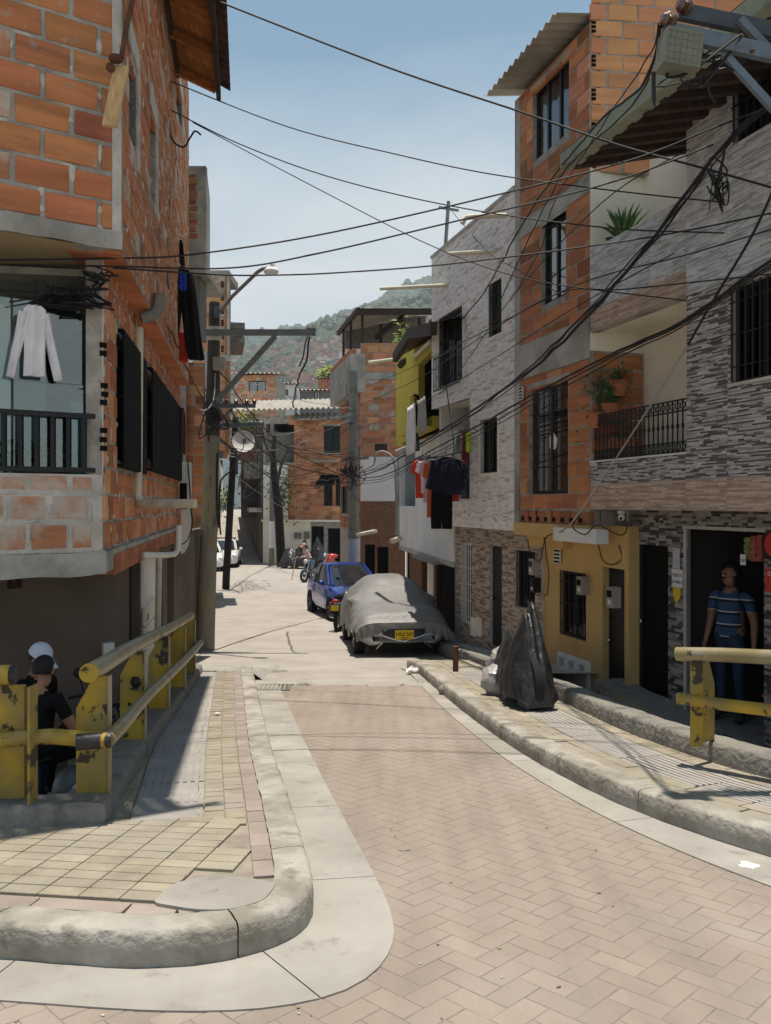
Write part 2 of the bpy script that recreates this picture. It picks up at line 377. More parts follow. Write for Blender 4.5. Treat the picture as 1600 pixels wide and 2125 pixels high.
# ------------------------------------------------------------------ wall frames
class Fr:
    """A vertical plane: u runs to the right as seen from outside, z up, o outwards."""
    def __init__(s, p, q):
        s.p = Vector((p[0], p[1])); d = Vector((q[0], q[1])) - s.p
        s.len = d.length; s.u = d.normalized(); s.n = Vector((s.u.y, -s.u.x))
    def pt(s, u, z, o=0.0):
        a = s.p + s.u * u + s.n * o
        return Vector((a.x, a.y, z))
    def U(s): return Vector((s.u.x, s.u.y, 0))
    def N(s): return Vector((s.n.x, s.n.y, 0))
    def uz(s, px, py, o=0.0):
        rx = (px - CX) / FPX
        b = s.p + s.n * o
        # t*(rx,1) = b + u*U
        det = rx * (-s.u.y) + s.u.x
        t = (b.x * (-s.u.y) + s.u.x * b.y) / det
        u = (rx * b.y - b.x) / (s.u.x - rx * s.u.y)
        return u, EZ - (py - CY) / FPX * t
    def rect(s, px0, y0, y1, px1, o=0.0):
        """Left px, its top and bottom py there, right px -> (u0, u1, z0, z1)."""
        u0, zt = s.uz(px0, y0, o); _, zb = s.uz(px0, y1, o); u1, _ = s.uz(px1, y0, o)
        return (u0, u1, zb, zt)
    def off(s, o):
        f = Fr((0, 0), (1, 0)); f.p = s.p + s.n * o; f.u = s.u.copy(); f.n = s.n.copy(); f.len = s.len
        return f
def fbox(mb, F, u0, u1, z0, z1, o0, o1, mi=0):
    c = F.pt((u0 + u1) / 2, (z0 + z1) / 2, (o0 + o1) / 2)
    return mb.box(c, (abs(u1 - u0), abs(o1 - o0), abs(z1 - z0)), (F.U(), -F.N(), Vector((0, 0, 1))), mi)
def wallmesh(mb, F, u0, u1, z0, z1, ops=(), th=.14, o=0.0, mi=0):
    us = sorted({u0, u1, *[k for a in ops for k in a[:2] if u0 < k < u1]})
    zs = sorted({z0, z1, *[k for a in ops for k in a[2:4] if z0 < k < z1]})
    nu, nz = len(us) - 1, len(zs) - 1
    sol = [[not any(a[0] < (us[i] + us[i + 1]) / 2 < a[1] and a[2] < (zs[j] + zs[j + 1]) / 2 < a[3] for a in ops) for j in range(nz)] for i in range(nu)]
    def S(i, j): return 0 <= i < nu and 0 <= j < nz and sol[i][j]
    for i in range(nu):
        for j in range(nz):
            if not sol[i][j]: continue
            A, B, Cc, D = us[i], us[i + 1], zs[j], zs[j + 1]
            f = lambda u, z, k: F.pt(u, z, o - k)
            mb.add([f(A, Cc, 0), f(B, Cc, 0), f(B, D, 0), f(A, D, 0)], [(0, 1, 2, 3)], mi)
            mb.add([f(A, Cc, th), f(A, D, th), f(B, D, th), f(B, Cc, th)], [(0, 1, 2, 3)], mi)
            if not S(i - 1, j): mb.add([f(A, Cc, 0), f(A, D, 0), f(A, D, th), f(A, Cc, th)], [(0, 1, 2, 3)], mi)
            if not S(i + 1, j): mb.add([f(B, Cc, 0), f(B, Cc, th), f(B, D, th), f(B, D, 0)], [(0, 1, 2, 3)], mi)
            if not S(i, j - 1): mb.add([f(A, Cc, 0), f(A, Cc, th), f(B, Cc, th), f(B, Cc, 0)], [(0, 1, 2, 3)], mi)
            if not S(i, j + 1): mb.add([f(A, D, 0), f(B, D, 0), f(B, D, th), f(A, D, th)], [(0, 1, 2, 3)], mi)
    return mb
def clip_run(u0, u1, zc, ops):
    """Pieces of the run u0..u1 at height zc that lie outside all openings."""
    segs = [(u0, u1)]
    for a in ops:
        if a[2] < zc < a[3]:
            new = []
            for s0, s1 in segs:
                if a[1] <= s0 or a[0] >= s1: new.append((s0, s1)); continue
                if a[0] > s0: new.append((s0, a[0]))
                if a[1] < s1: new.append((a[1], s1))
            segs = new
    return segs
_bv = []
def brick_meshes():
    """Four unit bricks with worn, slightly uneven arrises (front is -y)."""
    if _bv: return _bv  # five wall bricks, then five flatter paving units
    for k in range(5):
        rr = random.Random(k + 50)
        j = lambda a: rr.uniform(-a, a)
        e, h = .018, .04
        f = [(-.5 + e + j(.014), -.5, -.5 + h + j(.045)), (.5 - e + j(.014), -.5, -.5 + h + j(.045)), (.5 - e + j(.014), -.5, .5 - h + j(.045)), (-.5 + e + j(.014), -.5, .5 - h + j(.045))]
        m_ = [(-.5 + j(.03), -.38, -.5 + j(.03)), (.5 + j(.012), -.38, -.5 + j(.03)), (.5 + j(.012), -.38, .5 + j(.03)), (-.5 + j(.03), -.38, .5 + j(.03))]
        b = [(-.5, .5, -.5), (.5, .5, -.5), (.5, .5, .5), (-.5, .5, .5)]
        fs = [(0, 1, 2, 3)] + [(4 + i, 4 + (i + 1) % 4, (i + 1) % 4, i) for i in range(4)] + [(8 + i, 8 + (i + 1) % 4, 4 + (i + 1) % 4, 4 + i) for i in range(4)]
        _bv.append((f + m_ + b, fs))
    for k in range(5):
        rr = random.Random(k + 80)
        j = lambda a: rr.uniform(-a, a)
        e, h = .006, .012
        f = [(-.5 + e + j(.003), -.5, -.5 + h + j(.006)), (.5 - e + j(.003), -.5, -.5 + h + j(.006)), (.5 - e + j(.003), -.5, .5 - h + j(.006)), (-.5 + e + j(.003), -.5, .5 - h + j(.006))]
        m_ = [(-.5, -.42, -.5), (.5, -.42, -.5), (.5, -.42, .5), (-.5, -.42, .5)]
        b = [(-.5, .5, -.5), (.5, .5, -.5), (.5, .5, .5), (-.5, .5, .5)]
        fs = [(0, 1, 2, 3)] + [(4 + i, 4 + (i + 1) % 4, (i + 1) % 4, i) for i in range(4)] + [(8 + i, 8 + (i + 1) % 4, 4 + (i + 1) % 4, 4 + i) for i in range(4)]
        _bv.append((f + m_ + b, fs))
    return _bv
_bm_cache = {}
class Pieces:
    """Collects like pieces of one thing: the largest in view become objects, the rest one part of kind stuff."""
    def __init__(s, root, name, limit=290, cut=0.0):
        s.root = root; s.name = name; s.limit = limit; s.items = []; s.cut = cut
    def put(s, c, size, ax, mat, variant=None):
        v = (R.randrange(5) + (5 if s.name == 'paver' else 0)) if variant is None else variant
        s.items.append((Vector(c), size, ax, mat, v))
    def flush(s):
        its = sorted(s.items, key=lambda t: (t[0] - camo.location).length / math.sqrt(max(t[1][0] * t[1][2], 1e-6)))
        bv = brick_meshes()
        rest = {}
        for i, (c, sz, ax, mat, v) in enumerate(its):
            d = (c - camo.location).length
            if i < s.limit and sz[0] * FPX / d > 9 and sz[2] * FPX / d > 5:
                key = (v, mat, s.name)
                if key not in _bm_cache:
                    me = bpy.data.meshes.new(s.name); me.from_pydata(bv[v][0], [], bv[v][1]); me.materials.append(MAT[mat]); _bm_cache[key] = me
                o = bpy.data.objects.new(s.name, _bm_cache[key]); COL.objects.link(o)
                m = Matrix.Identity(4)
                for k in range(3):
                    for r in range(3): m[r][k] = ax[k][r] * sz[k]
                    m[k][3] = c[k]
                if s.root is not None:
                    o.parent = s.root
                    o.matrix_basis = wmat(s.root).inverted() @ m
                else:
                    o.matrix_basis = m
            else:
                mb = rest.setdefault(mat, MB())
                vs = [c + ax[0] * (p[0] * sz[0]) + ax[1] * (p[1] * sz[1]) + ax[2] * (p[2] * sz[2]) for p in bv[v][0]]
                mb.add(vs, bv[v][1])
        for mat, mb in rest.items():
            o = mb.build('far_' + s.name + 's', MAT[mat], s.root, fix=False)
            o['kind'] = 'stuff'
def bricks(pc, F, u0, u1, z0, z1, ops=(), L=.40, H=.20, j=.016, out=.009, mat='brick', mats=None, off=.5, vert=False, phase=0.0, thick=.05, miss=0.0, lumps=None):
    if vert: L, H = H, L
    z = z0 + j / 2; k = 0
    ax = (F.U(), -F.N(), Vector((0, 0, 1)))
    while z < z1 - .03:
        zt = min(z + H, z1)
        u = u0 - L + ((k % 2) * off * (L + j) + phase) % (L + j) if True else u0
        while u < u1:
            a, b = max(u, u0), min(u + L, u1)
            if b - a > .03:
                for s0, s1 in clip_run(a, b, (z + zt) / 2, ops):
                    if s1 - s0 > .035 and R.random() >= miss:
                        o_ = out + R.uniform(-.004, .004)
                        mm = R.choice(mats) if mats else mat
                        t = R.uniform(-.008, .008)
                        a2 = (ax[0] * math.cos(t) + ax[2] * math.sin(t), ax[1], ax[2] * math.cos(t) - ax[0] * math.sin(t))
                        pc.put(F.pt((s0 + s1) / 2, (z + zt) / 2 + R.uniform(-.002, .002), o_ - thick / 2), (s1 - s0 - R.uniform(0, .024) * min(1, (s1 - s0) * 3), thick, zt - z - R.uniform(0, .010)), a2, mm)
            if lumps is not None and u0 < u + L < u1 and not any(a[0] < u + L < a[1] and a[2] < z < a[3] for a in ops):
                for _ in range(R.choice((0, 1, 1, 2))):      # squeezed-out mortar in the upright joint
                    lump(lumps, F, u + L + j / 2 + R.uniform(-.006, .006), R.uniform(z, zt), R.uniform(.012, .028), R.uniform(.02, .07), .012)
                if R.random() < .5: lump(lumps, F, R.uniform(u, u + L), z - j / 2 + R.uniform(-.003, .004), R.uniform(.03, .09), R.uniform(.008, .018), .011)
            u += L + j
        z += H + j; k += 1
def lump(mb, F, u, z, ru, rz, ro):
    rings = []
    for t, o_ in ((1.0, -.004), (.85, .5), (.45, .9), (.05, 1.0)):
        ring = []
        for k in range(9):
            a = 2 * math.pi * k / 9; q = t * (1 + .45 * mnoise.noise(Vector((u * 31 + math.cos(a) * 2, z * 31 + math.sin(a) * 2, 1))))
            ring.append(F.pt(u + ru * q * math.cos(a), z + rz * q * math.sin(a), ro * o_ + .003))
        rings.append(ring)
    mb.loft(rings, caps=False)
def tiles(root, F, u0, u1, z0, z1, ops, mat, tw=.6, th=.3, rows=10, strip=.18, out=0.0, name='tile', seed=1, depth=.006):
    """Ceramic cladding: one object for each tile, whose face is a relief of thin strips."""
    rr = random.Random(seed); ts = []
    nz = max(1, round((z1 - z0) / th)); th = (z1 - z0) / nz
    nu = max(1, round((u1 - u0) / tw)); tw = (u1 - u0) / nu
    for i in range(nu):
        for j in range(nz):
            A, B, Cc, D = u0 + i * tw + .0015, u0 + (i + 1) * tw - .0015, z0 + j * th + .0015, z0 + (j + 1) * th - .0015
            mb = MB(); h = (D - Cc) / rows
            for r in range(rows):
                u = A - rr.random() * strip; zc = Cc + (r + .5) * h
                while u < B:
                    w_ = strip * rr.uniform(.45, 1.5)
                    a, b = max(u, A), min(u + w_, B)
                    if b - a > .012:
                        for s0, s1 in clip_run(a, b, zc, ops):
                            if s1 - s0 > .008:
                                o_ = out + rr.uniform(.25, 1) * depth
                                fbox(mb, F, s0, s1 - .0015, zc - h / 2 + .001, zc + h / 2 - .001, out - .012, o_)
                    u += w_
            if mb.f:
                o = mb.build(name, mat, root, fix=False)
                ts.append(o)
    return ts
def window(root, F, r, frame='black_metal', pane='glass_dark', cols=2, rows=1, depth=.06, fw=.04, bars=0, barmat='black_metal', hbars=2, name='window', curtain=None, barout=.02, sill=None):
    u0, u1, z0, z1 = r
    mb = MB()
    o0, o1 = -depth - .04, -depth
    fbox(mb, F, u0, u1, z0, z0 + fw, o0, o1); fbox(mb, F, u0, u1, z1 - fw, z1, o0, o1)
    fbox(mb, F, u0, u0 + fw, z0 + fw, z1 - fw, o0, o1); fbox(mb, F, u1 - fw, u1, z0 + fw, z1 - fw, o0, o1)
    for i in range(1, cols):
        u = u0 + (u1 - u0) * i / cols; fbox(mb, F, u - fw / 2, u + fw / 2, z0 + fw, z1 - fw, o0, o1)
    for i in range(1, rows):
        z = z0 + (z1 - z0) * i / rows; fbox(mb, F, u0 + fw, u1 - fw, z - fw / 2, z + fw / 2, o0 + .003, o1 - .003)
    wo_ = mb.build(name, MAT[frame], root)
    for i in range(cols):
        for k in range(rows):
            g = MB(); a = u0 + (u1 - u0) * i / cols; b = u0 + (u1 - u0) * (i + 1) / cols
            c = z0 + (z1 - z0) * k / rows; d = z0 + (z1 - z0) * (k + 1) / rows
            fbox(g, F, a + fw * .6, b - fw * .6, c + fw * .6, d - fw * .6, o0 + .012, o0 + .018)
            g.build('pane', MAT[pane], wo_)
    if bars:
        for i in range(bars):
            bmb = MB(); u = u0 + (u1 - u0) * (i + .5) / bars
            bmb.bar(F.pt(u, z0 + .01, barout), F.pt(u, z1 - .01, barout), .014); bmb.build('bar', MAT[barmat], wo_)
        for i in range(hbars):
            bmb = MB(); z = z0 + (z1 - z0) * (i + .5) / hbars
            bmb.bar(F.pt(u0, z, barout - .012), F.pt(u1, z, barout - .012), .022, .008); bmb.build('bar', MAT[barmat], wo_)
    if curtain:
        a, b, mt = curtain
        cm = MB(); n = 14; ua, ub = u0 + (u1 - u0) * a, u0 + (u1 - u0) * b
        rows_ = []
        for zz in (z0 + .03, z1 - .02):
            rows_.append([F.pt(ua + (ub - ua) * q / n, zz, o0 - .02 + .012 * math.sin(q * 1.9)) for q in range(n + 1)])
        cm.sheet(rows_); cm.build('curtain', MAT[mt], wo_)
    return wo_
def door(root, F, r, mat='black_metal', depth=.10, name='door', panels=3, bars=0, handle=True):
    u0, u1, z0, z1 = r
    mb = MB(); fbox(mb, F, u0, u1, z0, z1, -depth - .04, -depth)
    d = mb.build(name, MAT[mat], root)
    for i in range(panels):
        p = MB(); h = (z1 - z0) / panels
        fbox(p, F, u0 + .08 * (u1 - u0) + .02, u1 - .08 * (u1 - u0) - .02, z0 + i * h + .06, z0 + (i + 1) * h - .06, -depth, -depth + .012); p.build('panel', MAT[mat], d)
    for i in range(bars):
        p = MB(); u = u0 + (u1 - u0) * (i + .5) / bars; p.bar(F.pt(u, z0, -depth + .03), F.pt(u, z1, -depth + .03), .02); p.build('bar', MAT[mat], d)
    if handle:
        p = MB(); p.ball(F.pt(u0 + .12 * (u1 - u0), z0 + (z1 - z0) * .47, -depth + .04), .03, 8, 6); p.build('handle', MAT['chrome'], d, smooth=True)
    return d
def shell(root, F, u0, u1, z0, z1, depth, mat='concrete', o=-.16, roof=True, inner='dark_room', front=False, name='shell'):
    """Back, sides and roof of a house, closed so that its rooms are dark."""
    mb = MB(); t = .1
    fbox(mb, F, u0 + t, u1 - t, z0, z1 - t, o - depth, o - depth + t)
    fbox(mb, F, u0, u0 + t, z0, z1 - t, o - depth, o)
    fbox(mb, F, u1 - t, u1, z0, z1 - t, o - depth, o)
    if roof: fbox(mb, F, u0, u1, z1 - t, z1, o - depth, o)
    return mb.build(name, MAT[mat], root)
def line_pts(pl, step):
    """Even points along a polyline, as (x, y, tangent)."""
    pl = [Vector(p) for p in pl]; out = []; acc = 0; nxt = 0
    for a, b in zip(pl, pl[1:]):
        d = b - a; L = d.length
        while nxt <= acc + L + 1e-9:
            out.append((a + d * ((nxt - acc) / L), d.normalized())); nxt += step
        acc += L
    return out
def smooth_line(pl, it=2):
    pl = [Vector(p) for p in pl]
    for _ in range(it):
        q = [pl[0]]
        for a, b in zip(pl, pl[1:]):
            q += [a * .75 + b * .25, a * .25 + b * .75]
        q.append(pl[-1]); pl = q
    return pl
def offset_line(pl, d):
    """Shift a plan line to its left by d."""
    out = []
    for i, p in enumerate(pl):
        t = (pl[min(i + 1, len(pl) - 1)] - pl[max(i - 1, 0)]).normalized()
        out.append(p + Vector((-t.y, t.x)) * d)
    return out
def inside(poly, x, y):
    c = False; n = len(poly)
    for i in range(n):
        a, b = poly[i], poly[(i + 1) % n]
        if (a[1] > y) != (b[1] > y) and x < (b[0] - a[0]) * (y - a[1]) / (b[1] - a[1]) + a[0]: c = not c
    return c
# ------------------------------------------------------------------ ground, road, kerbs, pavements
KL = smooth_line([(-6.5, 3.75), (-2.6, 3.3), (-1.5, 3.19), (-1.15, 3.13), (-.9, 3.10), (-.65, 3.15), (-.46, 3.26), (-.34, 3.42), (-.315, 3.64), (-.37, 3.95), (-.60, 5.07), (-.93, 6.6), (-1.25, 8.3), (-1.8, 11.2), (-1.95, 12.0)], 2)   # left kerb, road side
GL = smooth_line([(-6.5, 3.4), (-2.6, 3.0), (-1.36, 2.88), (-.95, 2.82), (-.66, 2.80), (-.4, 2.82), (-.17, 2.91), (-.03, 3.08), (.04, 3.33), (.03, 3.6), (-.02, 3.91), (-.31, 5.27), (-.66, 6.97), (-1.22, 9.9), (-1.48, 11.2), (-1.6, 12.0)], 2)   # outer edge of its gutter
KR = smooth_line([(.34, 13.0), (.5, 12.3), (.66, 10.6), (.84, 8.9), (1.0, 7.7), (1.17, 6.6), (1.45, 5.49), (1.72, 4.83), (2.08, 4.25), (2.7, 3.4), (3.6, 2.3), (4.6, 1.0)], 3)
GR = smooth_line([(.25, 13.0), (.38, 12.3), (.5, 10.6), (.66, 8.9), (.81, 7.7), (.98, 6.5), (1.24, 5.38), (1.5, 4.6), (1.84, 3.91), (2.4, 3.05), (3.3, 1.9), (4.2, .7)], 3)
CL = smooth_line([(-2.55, 11.4), (-2.33, 10.0), (-2.10, 8.4), (-1.95, 7.26), (-1.78, 6.0), (-1.61, 5.0), (-1.54, 4.5)], 2)                       # low wall under the left railing, street side
CLF = [Vector((-1.54, 4.5)), Vector((-2.05, 4.38)), Vector((-3.0, 4.28)), Vector((-5.5, 4.1))]
CR = smooth_line([(1.0, 15.4), (1.13, 14.2), (1.42, 12.4), (1.66, 10.8), (1.85, 9.24), (2.04, 7.2), (2.30, 6.1), (2.58, 5.4), (3.2, 4.2), (4.3, 2.5)], 2)
def x_on(line, y):
    ys = [p.y for p in line]; xs = [p.x for p in line]
    if ys[0] > ys[-1]: ys, xs = ys[::-1], xs[::-1]
    return float(np.interp(y, ys, xs))
HK = .16   # kerb height
def S3(x, y, dz=0.0): return Vector((x, y, gz(y) + dz))
# base sheet of the street; its sides stop at the low walls where the sunken forecourts begin
rows = []
ys = list(np.arange(-14, 16.1, .5)) + list(np.arange(17, 150, 2.0))
for y in ys:
    if y < 4.1: a = -30.0
    elif y < 12.2: a = x_on(CL, max(y, 4.6)) - .05
    else: a = -30.0
    if y < 2.6: b = 30.
    elif y < 10.9: b = x_on(CR, y) + .05
    else: b = 30.
    rows.append([S3(a + (b - a) * t, y) for t in np.linspace(0, 1, 9)])
mb = MB()
segs = [[r for r, y in zip(rows, ys) if y < 4.1], [r for r, y in zip(rows, ys) if 4.1 <= y < 10.9], [r for r, y in zip(rows, ys) if 10.9 <= y < 12.2], [r for r, y in zip(rows, ys) if y >= 12.2]]
for i, s_ in enumerate(segs):
    if i + 1 < len(segs):
        e = [p.copy() for p in segs[i + 1][0]]
        yy = e[0].y; prev = s_[-1]
        s_ = s_ + [[S3(p.x, yy) for p in prev]]
    mb.sheet(s_)
road = mb.build('road', MAT['road'], None, smooth='all'); tag(road, 'sunlit concrete street running downhill between the houses', None, kind='structure')
del road['label']
SUNK = -1.04
mb = MB(); mb.sheet([[Vector((x, y, SUNK)) for x in (-16, -8, -4, -1.5)] for y in (3.9, 8, 12.6)])
tag(mb.build('forecourt_floor', MAT['concrete_dirty']), kind='structure')
mb = MB(); mb.sheet([[Vector((x, y, SUNK + .06)) for x in (1.3, 4, 8, 16)] for y in (2.0, 6, 11.2)])
tag(mb.build('forecourt_floor', MAT['concrete_dirty']), kind='structure')
# porch before the tiled house
mb = MB(); yy = list(np.arange(10.8, 18.2, .6))
mb.sheet([[S3(x_on(CR, min(y, 15.3)) + .1 + t, y, .20) for t in (0, 2.5, 6)] for y in yy])
tag(mb.build('porch_pavement', MAT['concrete']), kind='structure')
# far terrain below everything and the hills
def pave(root, pc, region, ang, L, W, j, dz, mat, herring=True, thick=.03, bounds=None, keep=None, mats=None):
    ca, sa = math.cos(ang), math.sin(ang)
    x0, x1, y0, y1 = bounds
    n = int(max(x1 - x0, y1 - y0) / W) + 8
    cx, cy = (x0 + x1) / 2, (y0 + y1) / 2
    lw = W + j
    cand = []
    if herring:
        for i in range(-n, n):
            for k in range(-n, n):
                r_ = (i - k) % 4
                if r_ == 0: cand.append(((i + 1) * lw, (k + .5) * lw, 0))
                elif r_ == 2: cand.append(((i + .5) * lw, (k) * lw, 1))
    else:
        LL = L + j
        for k in range(-n, n):
            for i in range(-n, n):
                cand.append(((i + (.5 if (k % 2 and herring is None) else 0)) * LL, k * lw, 0))
    for a, b, rot in cand:
        x = cx + a * ca - b * sa; y = cy + a * sa + b * ca
        if not (x0 < x < x1 and y0 < y < y1) or not region(x, y): continue
        s_ = gslope(y)
        t = ang + (math.pi / 2 if rot else 0) + R.uniform(-.012, .012)
        U = Vector((math.cos(t), math.sin(t), math.sin(t) * s_ + R.uniform(-.006, .006)))
        V = Vector((-math.sin(t), math.cos(t), math.cos(t) * s_ + R.uniform(-.006, .006)))
        Nn = U.cross(V).normalized()
        # piece front (-y of the unit brick) points up
        pc.put(S3(x, y, dz - thick / 2 + R.uniform(-.0006, .0006)), (L - R.uniform(0, .003), thick, W - R.uniform(0, .003)), (U, -Nn, V), R.choice(mats) if mats else mat)
# ---- herringbone carriageway
def in_road(x, y, m=.02):
    if y > 10.95: return False
    if y < 2.75: return x > -1.5 + 0
    xl = x_on(GLn, y) + m; xr = x_on(GR, y) - m
    return xl < x < xr
GLn = [p for p in GL if p.y > 2.70 and p.x > -.3] ; GLn = [p for p in GL if GL.index(p) >= [i for i, q in enumerate(GL) if q.x == max(k.x for k in GL)][0]]
GLf = GL[:GL.index(GLn[0]) + 1]
def road_region(x, y):
    if y > 10.95: return False
    if y >= GLn[0].y:
        return x_on(GLn, y) - .12 < x < x_on(GR, y) + .12
    xs_ = [p for p in GLf]
    if x < GLn[0].x + .02:
        yf = float(np.interp(x, [p.x for p in GLf], [p.y for p in GLf]))
        if y > yf + .12: return False
    return x < x_on(GR, y) + .12
mb = MB()
rows = []
for y in np.arange(1.2, 11.01, .2):
    a = -3.5 if y < GLn[0].y else x_on(GLn, y)
    b = x_on(GR, y)
    if y < GLn[0].y:
        rows.append([S3(a + (b - a) * t, y, .0136) for t in np.linspace(0, 1, 5)])
    else:
        rows.append([S3(a + (b - a) * t, y, .0136) for t in np.linspace(0, 1, 5)])
mb.sheet(rows)
jb = mb.build('paver_bed', MAT['paver_joint'], road, smooth='all')
pc = Pieces(road, 'paver', 290)
pave(road, pc, road_region, rad(45), .2, .1, .0022, .015, 'paver', True, bounds=(-1.6, 3.6, 1.6, 11.0))
pc.flush()
# ---- gutters of cast slabs
def strip_slabs(A, B, seglen, dz, mat, name, root, thick=.02, gap=.006, i0=0, i1=None):
    n = len(A); m = min(len(A), len(B)); acc = 0; start = 0
    for i in range(1, m):
        acc += (A[i] - A[i - 1]).length
        if acc >= seglen or i == m - 1:
            mb = MB(); rows = []
            ra, rb = [], []
            for k in range(start, i + 1):
                a, b = A[k].copy(), B[k].copy()
                if k == start and k > 0: a += (A[k + 1] - A[k]).normalized() * gap; b += (B[k + 1] - B[k]).normalized() * gap
                rows.append([S3(a.x, a.y, dz - thick), S3(a.x, a.y, dz), S3(b.x, b.y, dz), S3(b.x, b.y, dz - thick)])
            mb.loft(rows, close=False, caps=False)
            mb.add([p for p in rows[0]], [(0, 1, 2, 3)]); mb.add([p for p in rows[-1]], [(3, 2, 1, 0)])
            mb.build(name, mat, root, smooth=30)
            start = i; acc = 0
def resample(pl, n):
    L = [0]
    for a, b in zip(pl, pl[1:]): L.append(L[-1] + (b - a).length)
    return [Vector((float(np.interp(t, L, [p.x for p in pl])), float(np.interp(t, L, [p.y for p in pl])))) for t in np.linspace(0, L[-1], n)]
def match(A, B, n=90):
    """Resample A evenly and pair each point with the nearest point of B, kept in order."""
    A2 = resample(A, n); Bf = resample(B, 600); out = []; last = 0
    for p in A2:
        k = min(range(last, len(Bf)), key=lambda i: (Bf[i] - p).length)
        last = k; out.append(Bf[k])
    return A2, out
gut = empty('gutter', (0, 0, 0), kind='structure')
A_, B_ = match(GL, KL, 150); strip_slabs(A_, B_, 1.25, .022, MAT['gutter'], 'gutter_slab', gut)
A_, B_ = match(KR, GR, 90); strip_slabs(A_, B_, 1.6, .0215, MAT['gutter'], 'gutter_slab', gut)
# ---- kerbs: worn cast stones about a metre long
def kerb(line, side, width, h, seg, root, name, mat, base=-.06, rough=.006, top_r=.025, hfun=None):
    pts = resample(line, int(sum((b - a).length for a, b in zip(line, line[1:])) / .055))
    inn = offset_line(pts, side * width)
    n = len(pts); per = max(2, int(seg / .055)); i = 0
    while i < n - 1:
        j = min(i + per, n - 1)
        if n - 1 - j < 4: j = n - 1
        rows = []
        for k in range(i, j + 1):
            a, b = pts[k], inn[k]
            if k == i and i > 0: sh = (pts[k + 1] - pts[k]).normalized() * .007; a = a + sh; b = b + sh
            q = lambda s: mnoise.noise(Vector((a.x * 9, a.y * 9, s * 3.7))) * rough
            hh = h if hfun is None else hfun(a.y)
            y = a.y
            def at(t, z, s): 
                p = a.lerp(b, t); return S3(p.x, p.y, z + q(s)) + Vector(((b - a).normalized().x, (b - a).normalized().y, 0)) * q(s + 5)
            rows.append([at(0, base, 0), at(-.03, hh * .45, 1), at(.0, hh - top_r * 1.1, 2), at(.03 + top_r / width * .25, hh - top_r * .25, 3), at(.05 + top_r / width, hh, 4), at(.55, hh + .003, 5), at(1, hh - .004, 6), at(1, base, 7)])
        mb = MB(); mb.loft(rows, close=False, caps=False)
        mb.add(rows[0], [tuple(range(8))]); mb.add(rows[-1], [tuple(range(8))[::-1]])
        mb.build(name, mat, root, smooth=60)
        i = j
kl = empty('kerb', (0, 0, 0), kind='structure')
kerb(KL, 1, .17, HK, 1.0, kl, 'kerb_stone', MAT['kerb'], rough=.007, top_r=.022)
kerb(KR, 1, .19, HK, 1.0, kl, 'kerb_stone', MAT['kerb'], rough=.006, top_r=.018)
# ---- low walls under the railings
lw = empty('low_wall', (-1.8, 5, gz(5)), 'low rough concrete wall under the curved yellow railing', 'wall')
kerb([p for p in CL], -1, .26, .26, 1.6, lw, 'coping', MAT['concrete_dirty'], base=-.75, rough=.009, top_r=.03)
kerb([p for p in CLF], -1, .26, .26, 1.6, lw, 'coping', MAT['concrete_dirty'], base=-.75, rough=.010, top_r=.03)
lw2 = empty('low_wall', (2.3, 6, gz(6)), 'low stained concrete wall along the pavement before the shop', 'wall')
kerb(CR, 1, .22, .3, 1.8, lw2, 'coping', MAT['concrete_dirty'], base=-.8, rough=.008, top_r=.03, hfun=lambda y: .30 if y < 9 else (.24 if y > 10.8 else .30 - (y - 9) / 1.8 * .06))
# ---- left pavement
KLi = offset_line(KL, .17)
sw = empty('pavement', (-1.4, 6, gz(6)), kind='structure')
kl_idx = [i for i, p in enumerate(KLi) if p.y > 3.4 and p.x > -.9 and i > 40]
KLs = [p for p in KLi if p.y > 3.6 and p.x > -3 and KLi.index(p) > len(KLi) * .42]
KLfr = [p for p in KLi if p.x < -.42 and KLi.index(p) < len(KLi) * .5]
def in_left(x, y, m=0.0):
    if y > 11.6: return False
    if y >= 4.5:
        return x_on(CL, y) + .0 + m < x < x_on(KLs, y) - m
    yf = float(np.interp(x, [p.x for p in KLfr], [p.y for p in KLfr])) if x < -.42 else 3.3
    if y < yf + m: return False
    if y > 3.6 and x > x_on(KLs, max(y, KLs[0].y)) - m: return False
    if y <= 3.75 and x > -.46 - m * .5: return False
    if x < -1.54 and y > float(np.interp(-x, [1.54, 2.05, 3.0, 5.5], [4.5, 4.38, 4.28, 4.1])) - m: return False
    return True
mb = MB(); g = .045
xs_ = np.arange(-4.2, -.2, g * 1.5); rows = []
vid = {}
for iy, y in enumerate(np.arange(3.0, 11.7, g * 2)):
    for ix, x in enumerate(xs_):
        if in_left(x, y, -.04):
            b = len(mb.v)
            mb.add([S3(x - g * .75, y - g, HK - .024), S3(x + g * .75, y - g, HK - .024), S3(x + g * .75, y + g, HK - .024), S3(x - g * .75, y + g, HK - .024)], [(0, 1, 2, 3)])
mb.build('pavement_bed', MAT['sand'], sw, fix=False)
pc = Pieces(sw, 'paver', 290)
def tdist(x, y): return x_on(KLs, max(y, KLs[0].y)) - x
reg_y = lambda x, y: in_left(x, y, .05) and y >= 4.62 and (.11 < tdist(x, y) < .36 or tdist(x, y) > .80)
